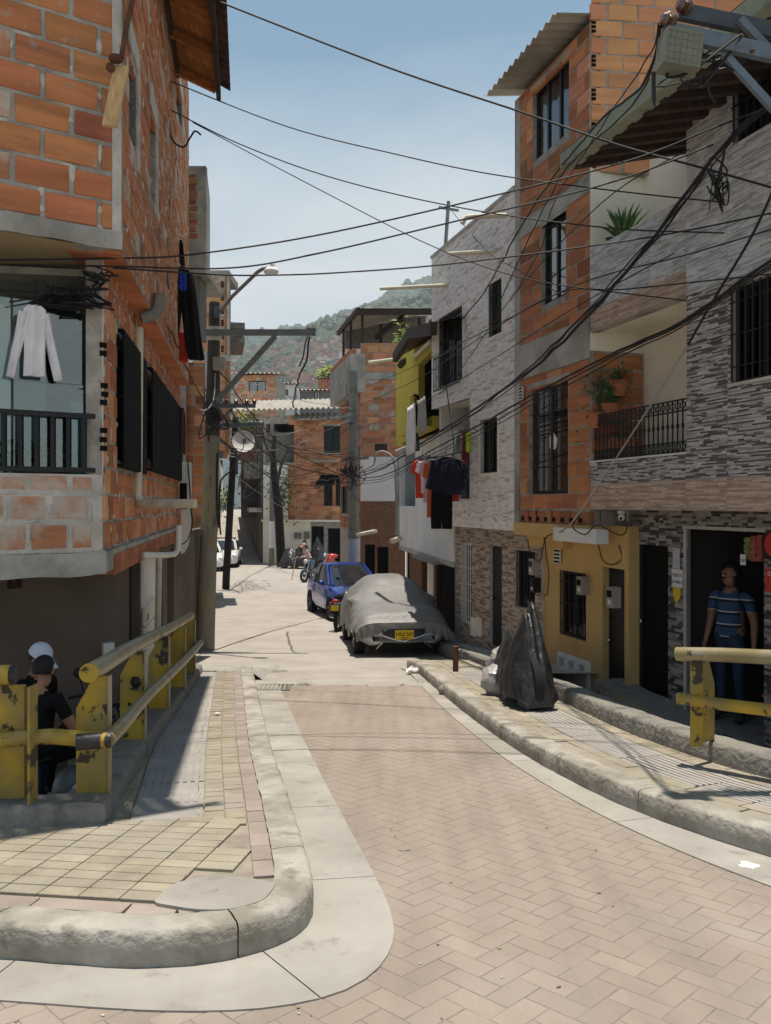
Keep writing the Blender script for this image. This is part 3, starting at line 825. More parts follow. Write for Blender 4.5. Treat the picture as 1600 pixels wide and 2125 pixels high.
# laid along the kerb, course by course
def along(line, offs, L, W, j, dz, mat, y0, y1, pc, thick=.03, stagger=True, lim=None):
    pts = resample(line, 700)
    for r, t in enumerate(offs):
        ln = offset_line(pts, t)
        acc = 0; nxt = (L / 2 if (r % 2 and stagger) else 0)
        for a, b in zip(ln, ln[1:]):
            acc += (b - a).length
            if acc >= nxt:
                nxt += L + j
                if y0 <= a.y <= y1 and (lim is None or lim(a.x, a.y)):
                    d = (b - a).normalized(); s_ = gslope(a.y)
                    U = Vector((d.x, d.y, d.y * s_ + R.uniform(-.006, .006))); V = Vector((-d.y, d.x, d.x * s_ + R.uniform(-.006, .006))); Nn = U.cross(V).normalized()
                    pc.put(S3(a.x, a.y, dz - thick / 2 + R.uniform(-.002, .002)), (L, thick, W), (U, -Nn, V), mat)
along(KLs, [.05], .2, .095, .006, HK - .010, 'red_paver', 3.62, 11.5, pc)
along(KLs, [.162, .279], .1, .112, .005, HK - .010, 'yellow_paver', 4.5, 11.5, pc)
along(KLs, [.34 + .2], .4, .395, .006, HK - .009, 'grey_tile', 4.75, 11.5, pc)
along(KLs, [.80 + .105 * k for k in range(7)], .2, .1, .005, HK - .010, 'yellow_paver', 4.6, 11.4, pc, lim=lambda x, y: in_left(x, y, -.05))
# corner field of squares, turned with the side street
pave(sw, pc, lambda x, y: in_left(x, y, -.06) and (y < 4.60) and not (-.95 < x < -.42 and y < 3.78) and tdist(x, max(y, 3.76)) > .19 and not (float(np.interp(x, [p.x for p in KLfr], [p.y for p in KLfr])) + .17 > y), rad(-8), .18, .092, .005, HK - .010, 'yellow_paver', False, bounds=(-3.6, -.2, 3.0, 4.8))
along(KLfr, [.06], .2, .10, .006, HK - .010, 'red_paver', 3.0, 4.2, pc)
pc.flush()
# ribs of the guide tiles
mb = MB()
for t in [.34 + .05 + .05 * k for k in range(7)]:
    ln = [p for p in offset_line(resample(KLs, 160), t) if 4.85 < p.y < 11.4]
    for a, b in zip(ln, ln[1:]):
        mb.bar(S3(a.x, a.y, HK - .007), S3(b.x, b.y, HK - .007), .024, .006)
o = mb.build('rib', MAT['grey_tile'], sw, fix=False); o['kind'] = 'stuff'
# white cement patch round the old cover at the corner
mb = MB(); cx_, cy_ = -.72, 3.49
ring = [(cx_ + .23 * math.copysign(abs(math.cos(t)) ** .72, math.cos(t)) + .02 * math.sin(3 * t), cy_ + .175 * math.copysign(abs(math.sin(t)) ** .72, math.sin(t)) + .01 * math.sin(5 * t)) for t in np.linspace(0, 2 * math.pi, 40, endpoint=False)]
rows = [[S3(cx_ + (x - cx_) * k, cy_ + (y - cy_) * k, HK + h) for x, y in ring] for k, h in ((1, -.03), (1, .003), (.93, .007), (.6, .009), (.02, .010))]
mb.loft(rows, caps=False); mb.build('cement_patch', MAT['gutter'], sw, smooth=40)
# ---- ramp slab at the far end of the left pavement
mb = MB()
mb.loft([[S3(-2.75, 11.5, .0), S3(-2.75, 11.5, HK - .01), S3(-1.9, 11.5, HK - .01), S3(-1.7, 11.5, .0)], [S3(-3.3, 13.6, -.02), S3(-3.3, 13.6, .02), S3(-1.8, 13.6, .02), S3(-1.7, 13.6, -.02)]], close=False, caps=False)
mb.build('ramp_slab', MAT['gutter'], sw)
# ---- right pavement
sw2 = empty('pavement', (1.8, 7, gz(7)), kind='structure')
KRi = offset_line(KR, .19)
mb = MB()
rows = []
for y in np.arange(2.3, 13.1, .25):
    a = x_on(KRi, y); b = max(x_on(CR, y) + .02, a + .05)
    rows.append([S3(a + (b - a) * t, y, HK - .024) for t in np.linspace(0, 1, 4)])
mb.sheet(rows); mb.build('pavement_bed', MAT['sand'], sw2, smooth='all')
pc = Pieces(sw2, 'paver', 290)
in_right = lambda x, y: x_on(KRi, y) - .02 < x < x_on(CR, y) + .06
KRr = KRi
along(KRr, [.055 + .11 * k for k in range(2)], .2, .105, .005, HK - .010, 'yellow_paver', 2.6, 12.9, pc, lim=in_right)
along(KRr, [.22 + .205], .4, .40, .006, HK - .009, 'grey_tile', 2.6, 11.6, pc, lim=in_right)
along(KRr, [.69 + .11 * k for k in range(5)], .2, .105, .005, HK - .010, 'yellow_paver', 2.6, 12.9, pc, lim=in_right)
along(KRr, [.28 + .11 * k for k in range(4)], .2, .105, .005, HK - .010, 'yellow_paver', 11.65, 12.9, pc, lim=in_right)
pc.flush()
mb = MB()
for t in [.22 + .04 + .05 * k for k in range(7)]:
    ln = [p for p in offset_line(resample(KRr, 160), t) if 2.8 < p.y < 11.5]
    for a, b in zip(ln, ln[1:]):
        mb.bar(S3(a.x, a.y, HK - .007), S3(b.x, b.y, HK - .007), .012, .003)
o = mb.build('rib', MAT['grey_tile'], sw2, fix=False); o['kind'] = 'stuff'
# ---- broken cement ridge across the street
mb = MB(); rows = []
for i in range(46):
    t = i / 45; x = -1.24 + 1.9 * t; y = 11.02 + .05 * math.sin(t * 9) + .03 * R.uniform(-1, 1)
    h = .05 * math.sin(math.pi * min(1, t * 6 + .05) if t < .5 else math.pi / 2) * (1 - t * .35) + R.uniform(-.008, .008)
    h = max(h, .012)
    rows.append([S3(x, y - .10 + R.uniform(-.03, .03), .004), S3(x, y - .07, h * .8), S3(x, y, h), S3(x, y + .18, h * .55), S3(x, y + .62 + R.uniform(-.05, .05), .012), S3(x, y + .75, .002)])
mb.sheet(rows)
mb.build('cement_ridge', MAT['gutter'], road, smooth=40)
# ---- drain grate
gr_ = empty('drain_grate', S3(-1.47, 10.75), 'square iron drain grate let into the gutter', 'grate')
mb = MB()
for k in range(2):
    mb.bar(S3(-1.70 + .46 * k, 10.5, .018), S3(-1.75 + .46 * k, 11.02, .018), .03, .02)
    mb.bar(S3(-1.71, 10.5 + .52 * k, .018), S3(-1.23, 10.5 + .52 * k, .018), .03, .02)
mb.build('frame', MAT['grey_metal'], gr_)
mb = MB(); mb.add([S3(-1.69, 10.51, .0145), S3(-1.26, 10.51, .0145), S3(-1.30, 11.01, .0145), S3(-1.73, 11.01, .0145)], [(0, 1, 2, 3)]); mb.build('pit', MAT['black_matt'], gr_)
for k in range(7):
    mb = MB(); x = -1.64 + .056 * k; mb.bar(S3(x, 10.51, .02), S3(x - .04, 11.01, .02), .016, .012); mb.build('bar', MAT['fibre_cement'], gr_)
for k in range(4):
    mb = MB(); y = 10.6 + .105 * k; mb.bar(S3(-1.70, y, .021), S3(-1.25, y, .021), .016, .012); mb.build('bar', MAT['fibre_cement'], gr_)
# ---- old covers and patches in the far street
for (px, py, rr_) in ((590, 1408, .42),):
    d = 1.52 / ((py - CY) / FPX - .085); c = P(px, py, d)
    mb = MB(); mb.lathe([(rr_, -.01), (rr_, .006), (rr_ * .93, .009), (rr_ * .92, .005), (.01, .006)], S3(c.x, c.y, .002), n=28); mb.build('manhole_cover', MAT['road'], road, smooth=40)
# ------------------------------------------------------------------ the houses on the right
def RLp(a, y): return (a - .3 * y, y)
def RLx(a, px):
    y = a / ((px - CX) / FPX + .3); return RLp(a, y)
ZUP = Vector((0, 0, 1))
MAT['tile_grey'] = palette('tile_grey', [(.58, .59, .61), (.48, .49, .51), (.68, .685, .69), (.34, .345, .36), (.62, .63, .645), (.53, .535, .555), (.66, .66, .665), (.42, .425, .44)])
MAT['tile_dark'] = palette('tile_dark', [(.42, .385, .37), (.12, .11, .11), (.55, .51, .485), (.09, .083, .085), (.32, .295, .285), (.50, .465, .44), (.17, .157, .157), (.40, .37, .355)])
MAT['tile_dark_shaded'] = palette('tile_dark_shaded', [(.28, .25, .235), (.06, .053, .052), (.36, .325, .305), (.045, .04, .04), (.18, .16, .152), (.32, .29, .27), (.09, .08, .078), (.25, .225, .215)])  # deeper copy of the dark tiles, with the ground storey's shade in its colours
MAT['tile_brown'] = palette('tile_brown', [(.52, .375, .29), (.43, .30, .23), (.60, .46, .365), (.48, .34, .26), (.56, .42, .33), (.38, .26, .195)])
MAT['tile_white'] = palette('tile_white', [(.86, .81, .77), (.81, .755, .72), (.88, .83, .80), (.85, .80, .76), (.68, .59, .545), (.87, .82, .785), (.83, .77, .735), (.78, .72, .685), (.60, .495, .45), (.86, .81, .775)])
MAT['tile_ground'] = palette('tile_ground', [(.46, .385, .32), (.38, .30, .24), (.50, .43, .365), (.27, .185, .145), (.43, .355, .29), (.34, .26, .21), (.48, .41, .35), (.24, .15, .115)])
# ---- A: grey strip-tiled house with two balconies and the shop
FA = Fr(RLp(5.75, 10.45), RLp(5.75, 6.2))      # upper storeys
FAg = Fr(RLp(6.2, 10.50), RLp(6.2, 6.2))       # ground storey, set back
hA = empty('tiled_house', (3.6, 8.4, SUNK), 'grey strip-tiled three-storey house with two balconies above the dark shop doorway', 'house')
zA = dict(g=SUNK + .05, b0=FA.uz(1225, 1057)[1], b1=FA.uz(1225, 1005)[1], s=FA.uz(1225, 960)[1], t0=FA.uz(1225, 690)[1], t1=FA.uz(1225, 645)[1], p=FA.uz(1225, 520)[1], e=EZ + 4.12)
LA = FA.len
uB = FA.uz(1425, 900)[0]                          # right end of the balconies
winA1 = FA.rect(1517, 598, 797, 1640)
winA2 = FA.rect(1521, 150, 302, 1640)
balc1 = (-.02, uB, zA['s'], zA['t0']); balc2 = (-.02, uB, zA['p'], zA['e'] + .3)
opsA = [balc1, balc2, winA1, winA2]
mb = MB(); wallmesh(mb, FA, 0, LA, zA['b0'], zA['e'], opsA, th=.12); mb.build('wall', MAT['concrete'], hA)
def cA(z0, z1, mat, u0=0, u1=None, seed=1, rows=17, strip=.19): tiles(hA, FA, u0, LA if u1 is None else u1, z0, z1, opsA, MAT[mat], seed=seed, rows=rows, strip=strip, tw=.6)
cA(zA['b0'], zA['b1'], 'tile_brown', seed=2, strip=.26)
cA(zA['b1'], zA['s'], 'tile_dark', seed=3, strip=.13)
cA(zA['s'], zA['t0'], 'tile_dark', uB, seed=4, strip=.13)
cA(zA['t0'], zA['t1'], 'tile_brown', 0, uB, seed=5, strip=.26)
cA(zA['t0'], zA['t1'], 'tile_grey', uB, seed=6, strip=.26)
cA(zA['t1'], zA['p'], 'tile_grey', seed=7, strip=.26)
cA(zA['p'], zA['e'], 'tile_grey', uB, seed=8, strip=.26)
# ground storey
shop = FAg.rect(1425, 1097, 1505, 1586); shop = (shop[0], shop[1], zA['g'] + .06, shop[3])
dA = FAg.rect(1320, 1128, 1428, 1387)
LAg = FAg.len
u305 = FAg.uz(1306, 1200)[0]
mb = MB(); wallmesh(mb, FAg, u305, LAg, zA['g'], zA['b0'], [shop, dA], th=.05); mb.build('wall', MAT['concrete_dirty'], hA)
tiles(hA, FAg, u305, LAg, zA['g'] + .0, zA['b0'] - .003, [shop, dA], MAT['tile_dark_shaded'], seed=12, strip=.13)
door(hA, FAg, dA, 'black_matt', panels=4, depth=.055)
mb = MB(); fbox(mb, FAg, dA[0] - .03, dA[1] + .02, dA[2] - .05, dA[2], -.12, .035); mb.build('sill', MAT['white_paint'], hA)
mb = MB(); fbox(mb, FAg, shop[0] - .035, shop[0], shop[2], shop[3], -.02, .018); fbox(mb, FAg, shop[0] - .035, shop[1] + .03, shop[3], shop[3] + .035, -.1, .018); mb.build('door_frame', MAT['concrete_light'], hA)
mb = MB(); fbox(mb, FAg, u305 - .035, u305 - .002, zA['g'], zA['b0'], -.1, .02); mb.build('edge_trim', MAT['concrete_light'], hA)
# soffit under the overhang, floor of shop, room walls
mb = MB()
mb.add([FA.pt(0, zA['b0'], 0), FA.pt(LA, zA['b0'], 0), FA.pt(LA, zA['b0'], -3.5), FA.pt(0, zA['b0'], -3.5)], [(0, 1, 2, 3)])
mb.build('soffit', MAT['concrete'], hA)
mb = MB(); fbox(mb, FAg, u305, LAg, zA['g'] - .02, zA['g'] + .06, -4, -.06); mb.build('shop_floor', MAT['concrete_dirty'], hA)
mb = MB()
fbox(mb, FAg, u305 - .1, u305, zA['g'], zA['b0'] - .004, -4, -.06); fbox(mb, FAg, LAg - .1, LAg, zA['g'], zA['b0'] - .004, -4, -.06); fbox(mb, FAg, u305, LAg, zA['g'], zA['b0'] - .004, -4.1, -4.0)
fbox(mb, FAg, (dA[1] + shop[0]) / 2 - .05, (dA[1] + shop[0]) / 2 + .05, zA['g'], zA['b0'] - .004, -4, -.06)
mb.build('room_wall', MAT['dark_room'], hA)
# balcony recesses
DB = .78
for nm, (z0, z1), side in (('lower', (zA['s'] - .05, zA['t0'] + .01), 0), ('upper', (zA['p'] - .05, zA['e'] + .42), 1)):
    mb = MB()
    fbox(mb, FA, -.05, uB + .1, z0 - .45, z1 + .1, -DB - .1, -DB)
    fbox(mb, FA, uB, uB + .1, z0 - .45, z1 + .1, -DB, -.121)
    if side: fbox(mb, FA, -.05, .0, z0 - .45, z1 + .1, -DB, -.0)
    else: fbox(mb, FA, -.05, .0, z1 - .24, z1, -DB, -.001)
    mb.build('recess_wall', MAT['plaster_cream'], hA)
    mb = MB(); fbox(mb, FA, 0, uB, z1 + .0, z1 + .1, -DB, -.121)
    if not side: mb.build('ceiling', MAT['plaster_cream'], hA)
    mb = MB(); fbox(mb, FA, 0, uB, z0 - .45, z0 - .35, -DB, -.121); mb.build('floor', MAT['concrete'], hA)
mb = MB(); fbox(mb, FA, 0, uB, zA['s'], zA['s'] + .018, -.13, .018); mb.build('sill', MAT['white_paint'], hA)
mb = MB(); f_ = FA.rect(1340, 715, 748, 1358, -DB); fbox(mb, FA, f_[0], f_[1], f_[2], f_[3], -DB - .005, -DB + .012); mb.build('vent', MAT['plaster_white'], hA)
# shell behind
mb = MB()
fbox(mb, FA, 0, LA, zA['b0'] - .05, zA['e'] + .3, -4.3, -4.2); fbox(mb, FA, LA - .1, LA, zA['b0'], zA['e'] + .3, -4.2, -.13)
fbox(mb, FA, 0, LA, zA['t0'] - .05 + .2, zA['t0'] + .25, -4.2, -DB - .11); fbox(mb, FA, uB, LA - .1, zA['e'] + .02, zA['e'] + .1, -4.2, -.13)
fbox(mb, FA, 0, .1, zA['b0'], zA['e'] + .3, -4.2, -DB - .11)
mb.build('shell', MAT['concrete'], hA)
# windows with grilles
w1 = window(hA, FA, winA1, bars=8, hbars=3, cols=2, barout=.03)
w2 = window(hA, FA, winA2, bars=8, hbars=3, cols=2, pane='glass', barout=.03)
mb = MB(); fbox(mb, FA, winA1[0] - .02, winA1[1], winA1[2] - .03, winA1[2], -.1, .03); mb.build('sill', MAT['concrete_light'], hA)
# wrought railing of the lower balcony
zr0, zr1 = zA['s'] + .04, FA.uz(1425, 825)[1]
rl = empty('balcony_railing', FA.pt(uB / 2, zr0, -.05)); adopt(rl, hA)
for z in (zr0, zr0 + .10, zr1 - .12, zr1):
    mb = MB(); mb.bar(FA.pt(.01, z, -.05), FA.pt(uB, z, -.05), .022, .016); mb.build('rail', MAT['black_metal'], rl)
nb = 22
for i in range(nb):
    u = (i + .5) * uB / nb
    mb = MB(); mb.bar(FA.pt(u, zr0, -.05), FA.pt(u, zr1, -.05), .013)
    mb.ball(FA.pt(u, (zr0 + zr1) / 2, -.05), .018, 6, 5, sc=(1, 1, 1.8))
    mb.build('baluster', MAT['black_metal'], rl)
for i in range(nb):
    u = (i + .5) * uB / nb
    for zc, r_ in ((zr1 - .06, .04), (zr0 + .05, .04)):
        mb = MB(); mb.tube([FA.pt(u + r_ * math.cos(t), zc + r_ * math.sin(t), -.05) for t in np.linspace(0, 2 * math.pi, 11)], .007, 4, caps=False); mb.build('scroll', MAT['black_metal'], rl)
# eave: gutter board, rafters, boards
MAT['eave_board'] = M('eave_board', (.55, .24, .10), .7, .3, 3, .4, 30, rv=.2, stretch=(6, 1, 6))
ea = FA.off(1.0); zE = EZ + 3.75; uE = ea.uz(1166, 350)[0]
mb = MB(); fbox(mb, ea, uE, LA + .6, zE - .02, zE + .14, -.04, .02); fbox(mb, ea, uE, LA + .6, zE - .02, zE + .02, -.14, -.04)
rf = mb.build('roof', M('gutter_paint', (.30, .32, .24), .7, .15, 2, .1, 30, col2=(.12, .11, .09), c2scale=3, c2lo=.55, c2hi=.7, c2amt=.6), hA)
for i in range(15):
    u = uE + .12 + i * (LA + .4 - uE) / 14.5
    mb = MB(); mb.bar(ea.pt(u, zE + .02, -.1), ea.pt(u, zE + .38, -1.6), .09, .13); mb.build('rafter', MAT['dark_wood'], rf)
for i in range(11):
    mb = MB(); a = -.06 - i * .15
    z = zE + .095 + .036 * i
    mb.bar(ea.pt(uE + .02, z, a - .07), ea.pt(LA + .6, z, a - .07), .142, .02); mb.build('roof_board', MAT['eave_board'], rf)
mb = MB()
mb.add([ea.pt(uE, zE + .15, .02), ea.pt(LA + .6, zE + .15, .02), ea.pt(LA + .6, zE + 1.05, -4.5), ea.pt(uE, zE + 1.05, -4.5)], [(0, 1, 2, 3)])
mb.build('roof_sheet', MAT['fibre_cement'], rf)
# ---- B: brick house with ochre ground storey
FB = Fr(RLx(5.75, 1070), RLp(5.75, 10.462))
hB = empty('brick_house', (2.4, 12, gz(12)), 'narrow bare-brick house with an ochre ground storey and corrugated roof edge', 'house')
LB = FB.len
zb0 = FB.uz(1070, 1086)[1]; zbt = EZ + 6.15
wB1 = FB.rect(1106, 190, 338, 1181); wB2 = FB.rect(1124, 472, 636, 1175); wB3 = FB.rect(1098, 808, 1026, 1179)
beam1 = FB.rect(1072, 722, 792, 1224); beam2 = FB.rect(1085, 462, 500, 1224)
uL2 = FB.uz(1082, 300)[0]
ops = [wB1, wB2, wB3]
mb = MB(); wallmesh(mb, FB, 0, LB, zb0, zbt, ops, th=.14); mb.build('wall', MAT['mortar'], hB)
pc = Pieces(hB, 'brick', 295)
bo = ops + [(-1, 9, beam1[2], beam1[3]), (-1, 9, beam2[2] + .05, beam2[3] - .02)]
bricks(pc, FB, .17, LB, zb0 + .22, zbt, bo, mats=['brick'] * 4 + ['brick_dark', 'brick_pale'])
mb = MB(); fbox(mb, FB, -.0, LB + .0, beam1[2], beam1[3], -.1, .02); mb.build('beam', MAT['concrete'], hB)
mb = MB(); fbox(mb, FB, .0, LB, beam2[2] + .05, beam2[3] - .02, -.1, .018); mb.build('beam', MAT['concrete'], hB)
mb = MB(); fbox(mb, FB, .0, .165, zb0 + .02, beam1[2] - .002, -.1, .022); fbox(mb, FB, 0, .165, beam1[3] + .002, zbt, -.1, .014); mb.build('column', MAT['concrete'], hB)
# row of hollow bricks at the foot, their cells showing
for i in range(8):
    u = .2 + i * (LB - .25) / 8
    mb = MB(); fbox(mb, FB, u, u + .3, zb0 + .03, zb0 + .2, -.06, .01); h_ = mb.build('hollow_brick', MAT['brick_dark'], hB)
    mb = MB(); fbox(mb, FB, u + .02, u + .12, zb0 + .05, zb0 + .11, .008, .013); mb.build('cell', MAT['black_matt'], h_)
# side wall that rises above the neighbour's roof
cB = FB.pt(LB, 0, 0)
FBs = Fr((cB.x, cB.y), (cB.x + 3.4, cB.y + .42))
zs0 = zA['e'] + .12
mb = MB(); wallmesh(mb, FBs, .141, 3.3, zs0, zbt + 1.3, [], th=.14); mb.build('wall', MAT['mortar'], hB)
bricks(pc, FBs, .01, 2.6, zs0, zbt + 1.3, [], mat='brick_pale')
# open ends of hollow bricks up the corner
z = zs0 + .02; k = 0
while z < zbt - .1:
    if k % 2 == 0:
        mb = MB()
        for q in range(3): fbox(mb, FBs, .02, .075, z + .025 + q * .055, z + .065 + q * .055, -.0, .013)
        mb.build('cell', MAT['black_matt'], hB)
    z += .216; k += 1
# brick flank inside the lower balcony
FBi = Fr((cB.x, cB.y), (cB.x + .958, cB.y + .287))
mb = MB(); wallmesh(mb, FBi, .01, DB, zA['s'] - .3, zA['t0'] - .23, [], th=.05, o=.02); mb.build('wall', MAT['mortar'], hB)
bricks(pc, FBi, .01, DB - .02, zA['s'] - .1, zA['t0'] - .24, [], mats=['brick_dark', 'brick'], out=.03)
pc.flush()
window(hB, FB, wB1, cols=3, pane='glass', fw=.045, curtain=(.66, .98, 'cloth_navy'))
window(hB, FB, wB2, cols=2, pane='glass', fw=.05, curtain=(.50, .99, 'cloth_red'))
wd = window(hB, FB, wB3, cols=2, pane='glass', fw=.05, frame='dark_wood', bars=3, hbars=2, barout=-.02)
mb = MB(); c_ = FB.pt((wB3[0] + wB3[1]) / 2, wB3[2] + .55 * (wB3[3] - wB3[2]) - .12, -.085); 
mb.lathe([(.13, 0), (.13, .006), (.01, .007)], c_, FB.N(), 6); mb.build('clock_face', MAT['plaster_cream'], hB)
for r in (wB1, wB2, wB3):
    mb = MB(); fbox(mb, FB, r[0] - .05, r[1] + .05, r[3], r[3] + .07, -.08, .012); mb.build('lintel', MAT['concrete'], hB)
shell(hB, FB, .0, LB, zb0, zbt + .02, 4.5, 'mortar')
# corrugated roof whose edge overhangs the street
def corrugated(F, u0, u1, z0, o0, z1, o1, mat, name, root, pitch=.18, amp=.025, n=None, th=.008):
    n = n or int((u1 - u0) / pitch * 6)
    mb = MB(); top, bot = [], []
    for k in range(2):
        z, o = ((z0, o0), (z1, o1))[k]
        top.append([F.pt(u0 + (u1 - u0) * i / n, z + amp * math.sin(2 * math.pi * (u0 + (u1 - u0) * i / n) / pitch), o) for i in range(n + 1)])
        bot.append([p - Vector((0, 0, th)) for p in top[-1]])
    mb.sheet(top); mb.sheet(bot)
    mb.sheet([top[0], bot[0]]); mb.sheet([top[1], bot[1]])
    return mb.build(name, mat, root, smooth=50)
corrugated(FB, -.14, LB - .02, zbt + .07, .46, zbt + .85, -4.5, MAT['fibre_cement'], 'roof', hB)
# ochre ground storey
FBg = Fr(RLx(6.05, 1125), RLp(6.05, 10.2)); LBg = FBg.len
zg0 = gz(12) - .25
u305b = FBg.uz(1305, 1300)[0]
wBg = FBg.rect(1161, 1182, 1315, 1216); dBg = FBg.rect(1250, 1176, 1462, 1296)
mb = MB(); wallmesh(mb, FBg, 0, u305b, zg0, zb0 + .02, [wBg, dBg], th=.15); mb.build('wall', MAT['plaster_ochre'], hB)
window(hB, FBg, wBg, cols=2, bars=6, hbars=3, barout=.01)
door(hB, FBg, dBg, 'black_metal', panels=3)
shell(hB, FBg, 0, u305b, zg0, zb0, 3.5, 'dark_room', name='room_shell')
# projecting ochre beam carrying the brick storeys
mb = MB(); fbox(mb, FB, .0, LB - .0, zb0 - .17, zb0 + .02, -.6, .03); fbox(mb, FB, .1, .14 + 1.05, zb0 - .34, zb0 - .172, -.35, -.15); mb.build('beam', MAT['plaster_ochre'], hB)
mb = MB(); fbox(mb, FB, LB - .75, LB + .35, zb0 - .20, zb0 - .02, -.05, .12); mb.build('light_box', MAT['white_paint'], hB)
# ---- C: house clad in pale strip tiles
FC = Fr(RLx(5.75, 896), RLx(5.75, 1069)); LC = FC.len
hC = empty('tiled_house', (1.6, 15.5, gz(15.5)), 'tall house clad in pale pinkish strip tiles with barred black windows', 'house')
zc0 = FC.uz(1060, 1101)[1]; zct = EZ + 4.82
wC1 = FC.rect(913, 662, 805, 961); wC2 = FC.rect(1015, 592, 702, 1043); wC3 = FC.rect(997, 872, 983, 1034)
lo_ = FC.rect(899, 848, 1036, 975); lo_ = (-.02, lo_[1], lo_[2], lo_[3])
opsC = [wC1, wC2, wC3, lo_]
mb = MB(); wallmesh(mb, FC, 0, LC, zc0, zct, opsC, th=.14); mb.build('wall', MAT['mortar_pale'], hC)
tiles(hC, FC, 0, LC, zc0, zct, opsC, MAT['tile_white'], seed=21, strip=.20, tw=.62, th=.31, rows=11, depth=.007)
window(hC, FC, wC1, cols=2, rows=2, bars=10, hbars=4, barout=.02); window(hC, FC, wC2, cols=2, bars=5, hbars=2, barout=.01); window(hC, FC, wC3, cols=2, rows=1)
for r in (wC1, wC2, wC3):
    mb = MB()
    fbox(mb, FC, r[0] - .03, r[0], r[2] - .03, r[3] + .03, -.08, .02); fbox(mb, FC, r[0], r[1], r[3], r[3] + .03, -.08, .02); fbox(mb, FC, r[0], r[1], r[2] - .03, r[2], -.08, .02); fbox(mb, FC, r[1], r[1] + .03, r[2] - .03, r[3] + .03, -.08, .02)
    mb.build('trim', MAT['plaster_cream'], hC)
# French-balcony grille at the tall window
gr2 = empty('window_grille', FC.pt((wC1[0] + wC1[1]) / 2, wC1[2], .1)); adopt(gr2, hC)
zg1 = wC1[2] + .42 * (wC1[3] - wC1[2])
for i in range(12):
    mb = MB(); u = wC1[0] - .06 + (wC1[1] - wC1[0] + .12) * i / 11; mb.bar(FC.pt(u, wC1[2] - .06, .1), FC.pt(u, zg1, .1), .016); mb.build('bar', MAT['black_metal'], gr2)
for z in (wC1[2] - .06, zg1):
    mb = MB(); mb.bar(FC.pt(wC1[0] - .07, z, .1), FC.pt(wC1[1] + .07, z, .1), .025); mb.build('rail', MAT['black_metal'], gr2)
# loggia on the first floor
zl0, zl1 = lo_[2], lo_[3]
mb = MB(); fbox(mb, FC, 0, lo_[1] + .1, zl0 - .5, zl1 + .1, -1.3, -1.2); fbox(mb, FC, lo_[1], lo_[1] + .1, zl0 - .5, zl1, -1.2, -.141); mb.build('recess_wall', MAT['plaster_white'], hC)
mb = MB(); fbox(mb, FC, 0, lo_[1], zl1, zl1 + .1, -1.2, -.141); mb.build('ceiling', MAT['plaster_cream'], hC)
mb = MB(); fbox(mb, FC, 0, lo_[1], zl0 - .12, zl0 - .02, -1.2, -.141); mb.build('floor', MAT['concrete'], hC)
r_ = FC.rect(945, 985, 1036, 968, -1.19)
mb = MB(); fbox(mb, FC, r_[0], r_[1] + .3, zl0, zl0 + .75, -1.2, -1.17); mb.build('door', MAT['black_matt'], hC)
shell(hC, FC, 0.0, LC, zc0 + .0, zct, 4.5, 'plaster_white')
mb = MB(); fbox(mb, FC, -.01, LC + .01, zct, zct + .05, -.3, .03); mb.build('coping', MAT['concrete_light'], hC)
FCg = Fr(RLx(6.0, 945), RLx(6.0, 1124)); LCg = FCg.len
dC1 = FCg.rect(1017, 1131, 1338, 1042); wCg = FCg.rect(1070, 1140, 1257, 1111); gC = FCg.rect(957, 1126, 1291, 979)
zg0c = gz(15) - .1
mb = MB(); wallmesh(mb, FCg, 0, LCg, zg0c, zc0 + .02, [dC1, wCg, gC], th=.06); mb.build('wall', MAT['mortar_pale'], hC)
tiles(hC, FCg, 0, LCg, zg0c, zc0 + .01, [dC1, wCg, gC], MAT['tile_ground'], seed=25, strip=.2, tw=.62, th=.31, rows=11, depth=.007)
door(hC, FCg, dC1, 'black_metal', panels=2, depth=.05); window(hC, FCg, wCg, cols=1, bars=6, hbars=2, barout=0)
window(hC, FCg, gC, frame='white_paint', cols=1, rows=1, bars=6, hbars=5, barmat='white_paint', barout=.01)
shell(hC, FCg, 0, LCg, zg0c, zc0 - .01, 3.5, 'dark_room', name='room_shell')
mb = MB(); mb.add([FC.pt(0, zc0, 0), FC.pt(LC, zc0, 0), FC.pt(LC, zc0, -2), FC.pt(0, zc0, -2)], [(0, 1, 2, 3)]); mb.build('soffit', MAT['mortar_pale'], hC)
mb = MB()
for px in (984, 996):
    q = FCg.rect(px - 5, 1280, 1318, px + 5); fbox(mb, FCg, q[0], q[1], q[2], q[3], .0, .03)
mb.build('meter_cover', MAT['plaster_cream'], hC)
# white scribble of paint on the black door
mb = MB(); c0 = FCg.uz(1026, 1245)
for i in range(4):
    uu = FCg.uz(1024 + 5 * i, 1250)[0]; zz = FCg.uz(1030, 1238)[1] - .03 * i
    mb.tube([FCg.pt(uu + .035 * math.sin(t * 3), zz - t * .12, -.092) for t in np.linspace(0, 2, 9)], [.016, .02, .02, .018, .014, .01, .008, .006, .004], 5)
mb.build('paint_scrawl', MAT['white_paint'], hC)
# ------------------------------------------------------------------ the corner house on the left
hL = empty('brick_house', (-3.2, 8, SUNK), 'bare orange brick corner house with glazed balcony and overhanging timber eaves', 'house')
def LLp(c, y): return (c - .168 * y, y)
def LLx(c, px):
    y = c / ((px - CX) / FPX + .168); return LLp(c, y)
pc = Pieces(hL, 'brick', 298); lmp = MB()
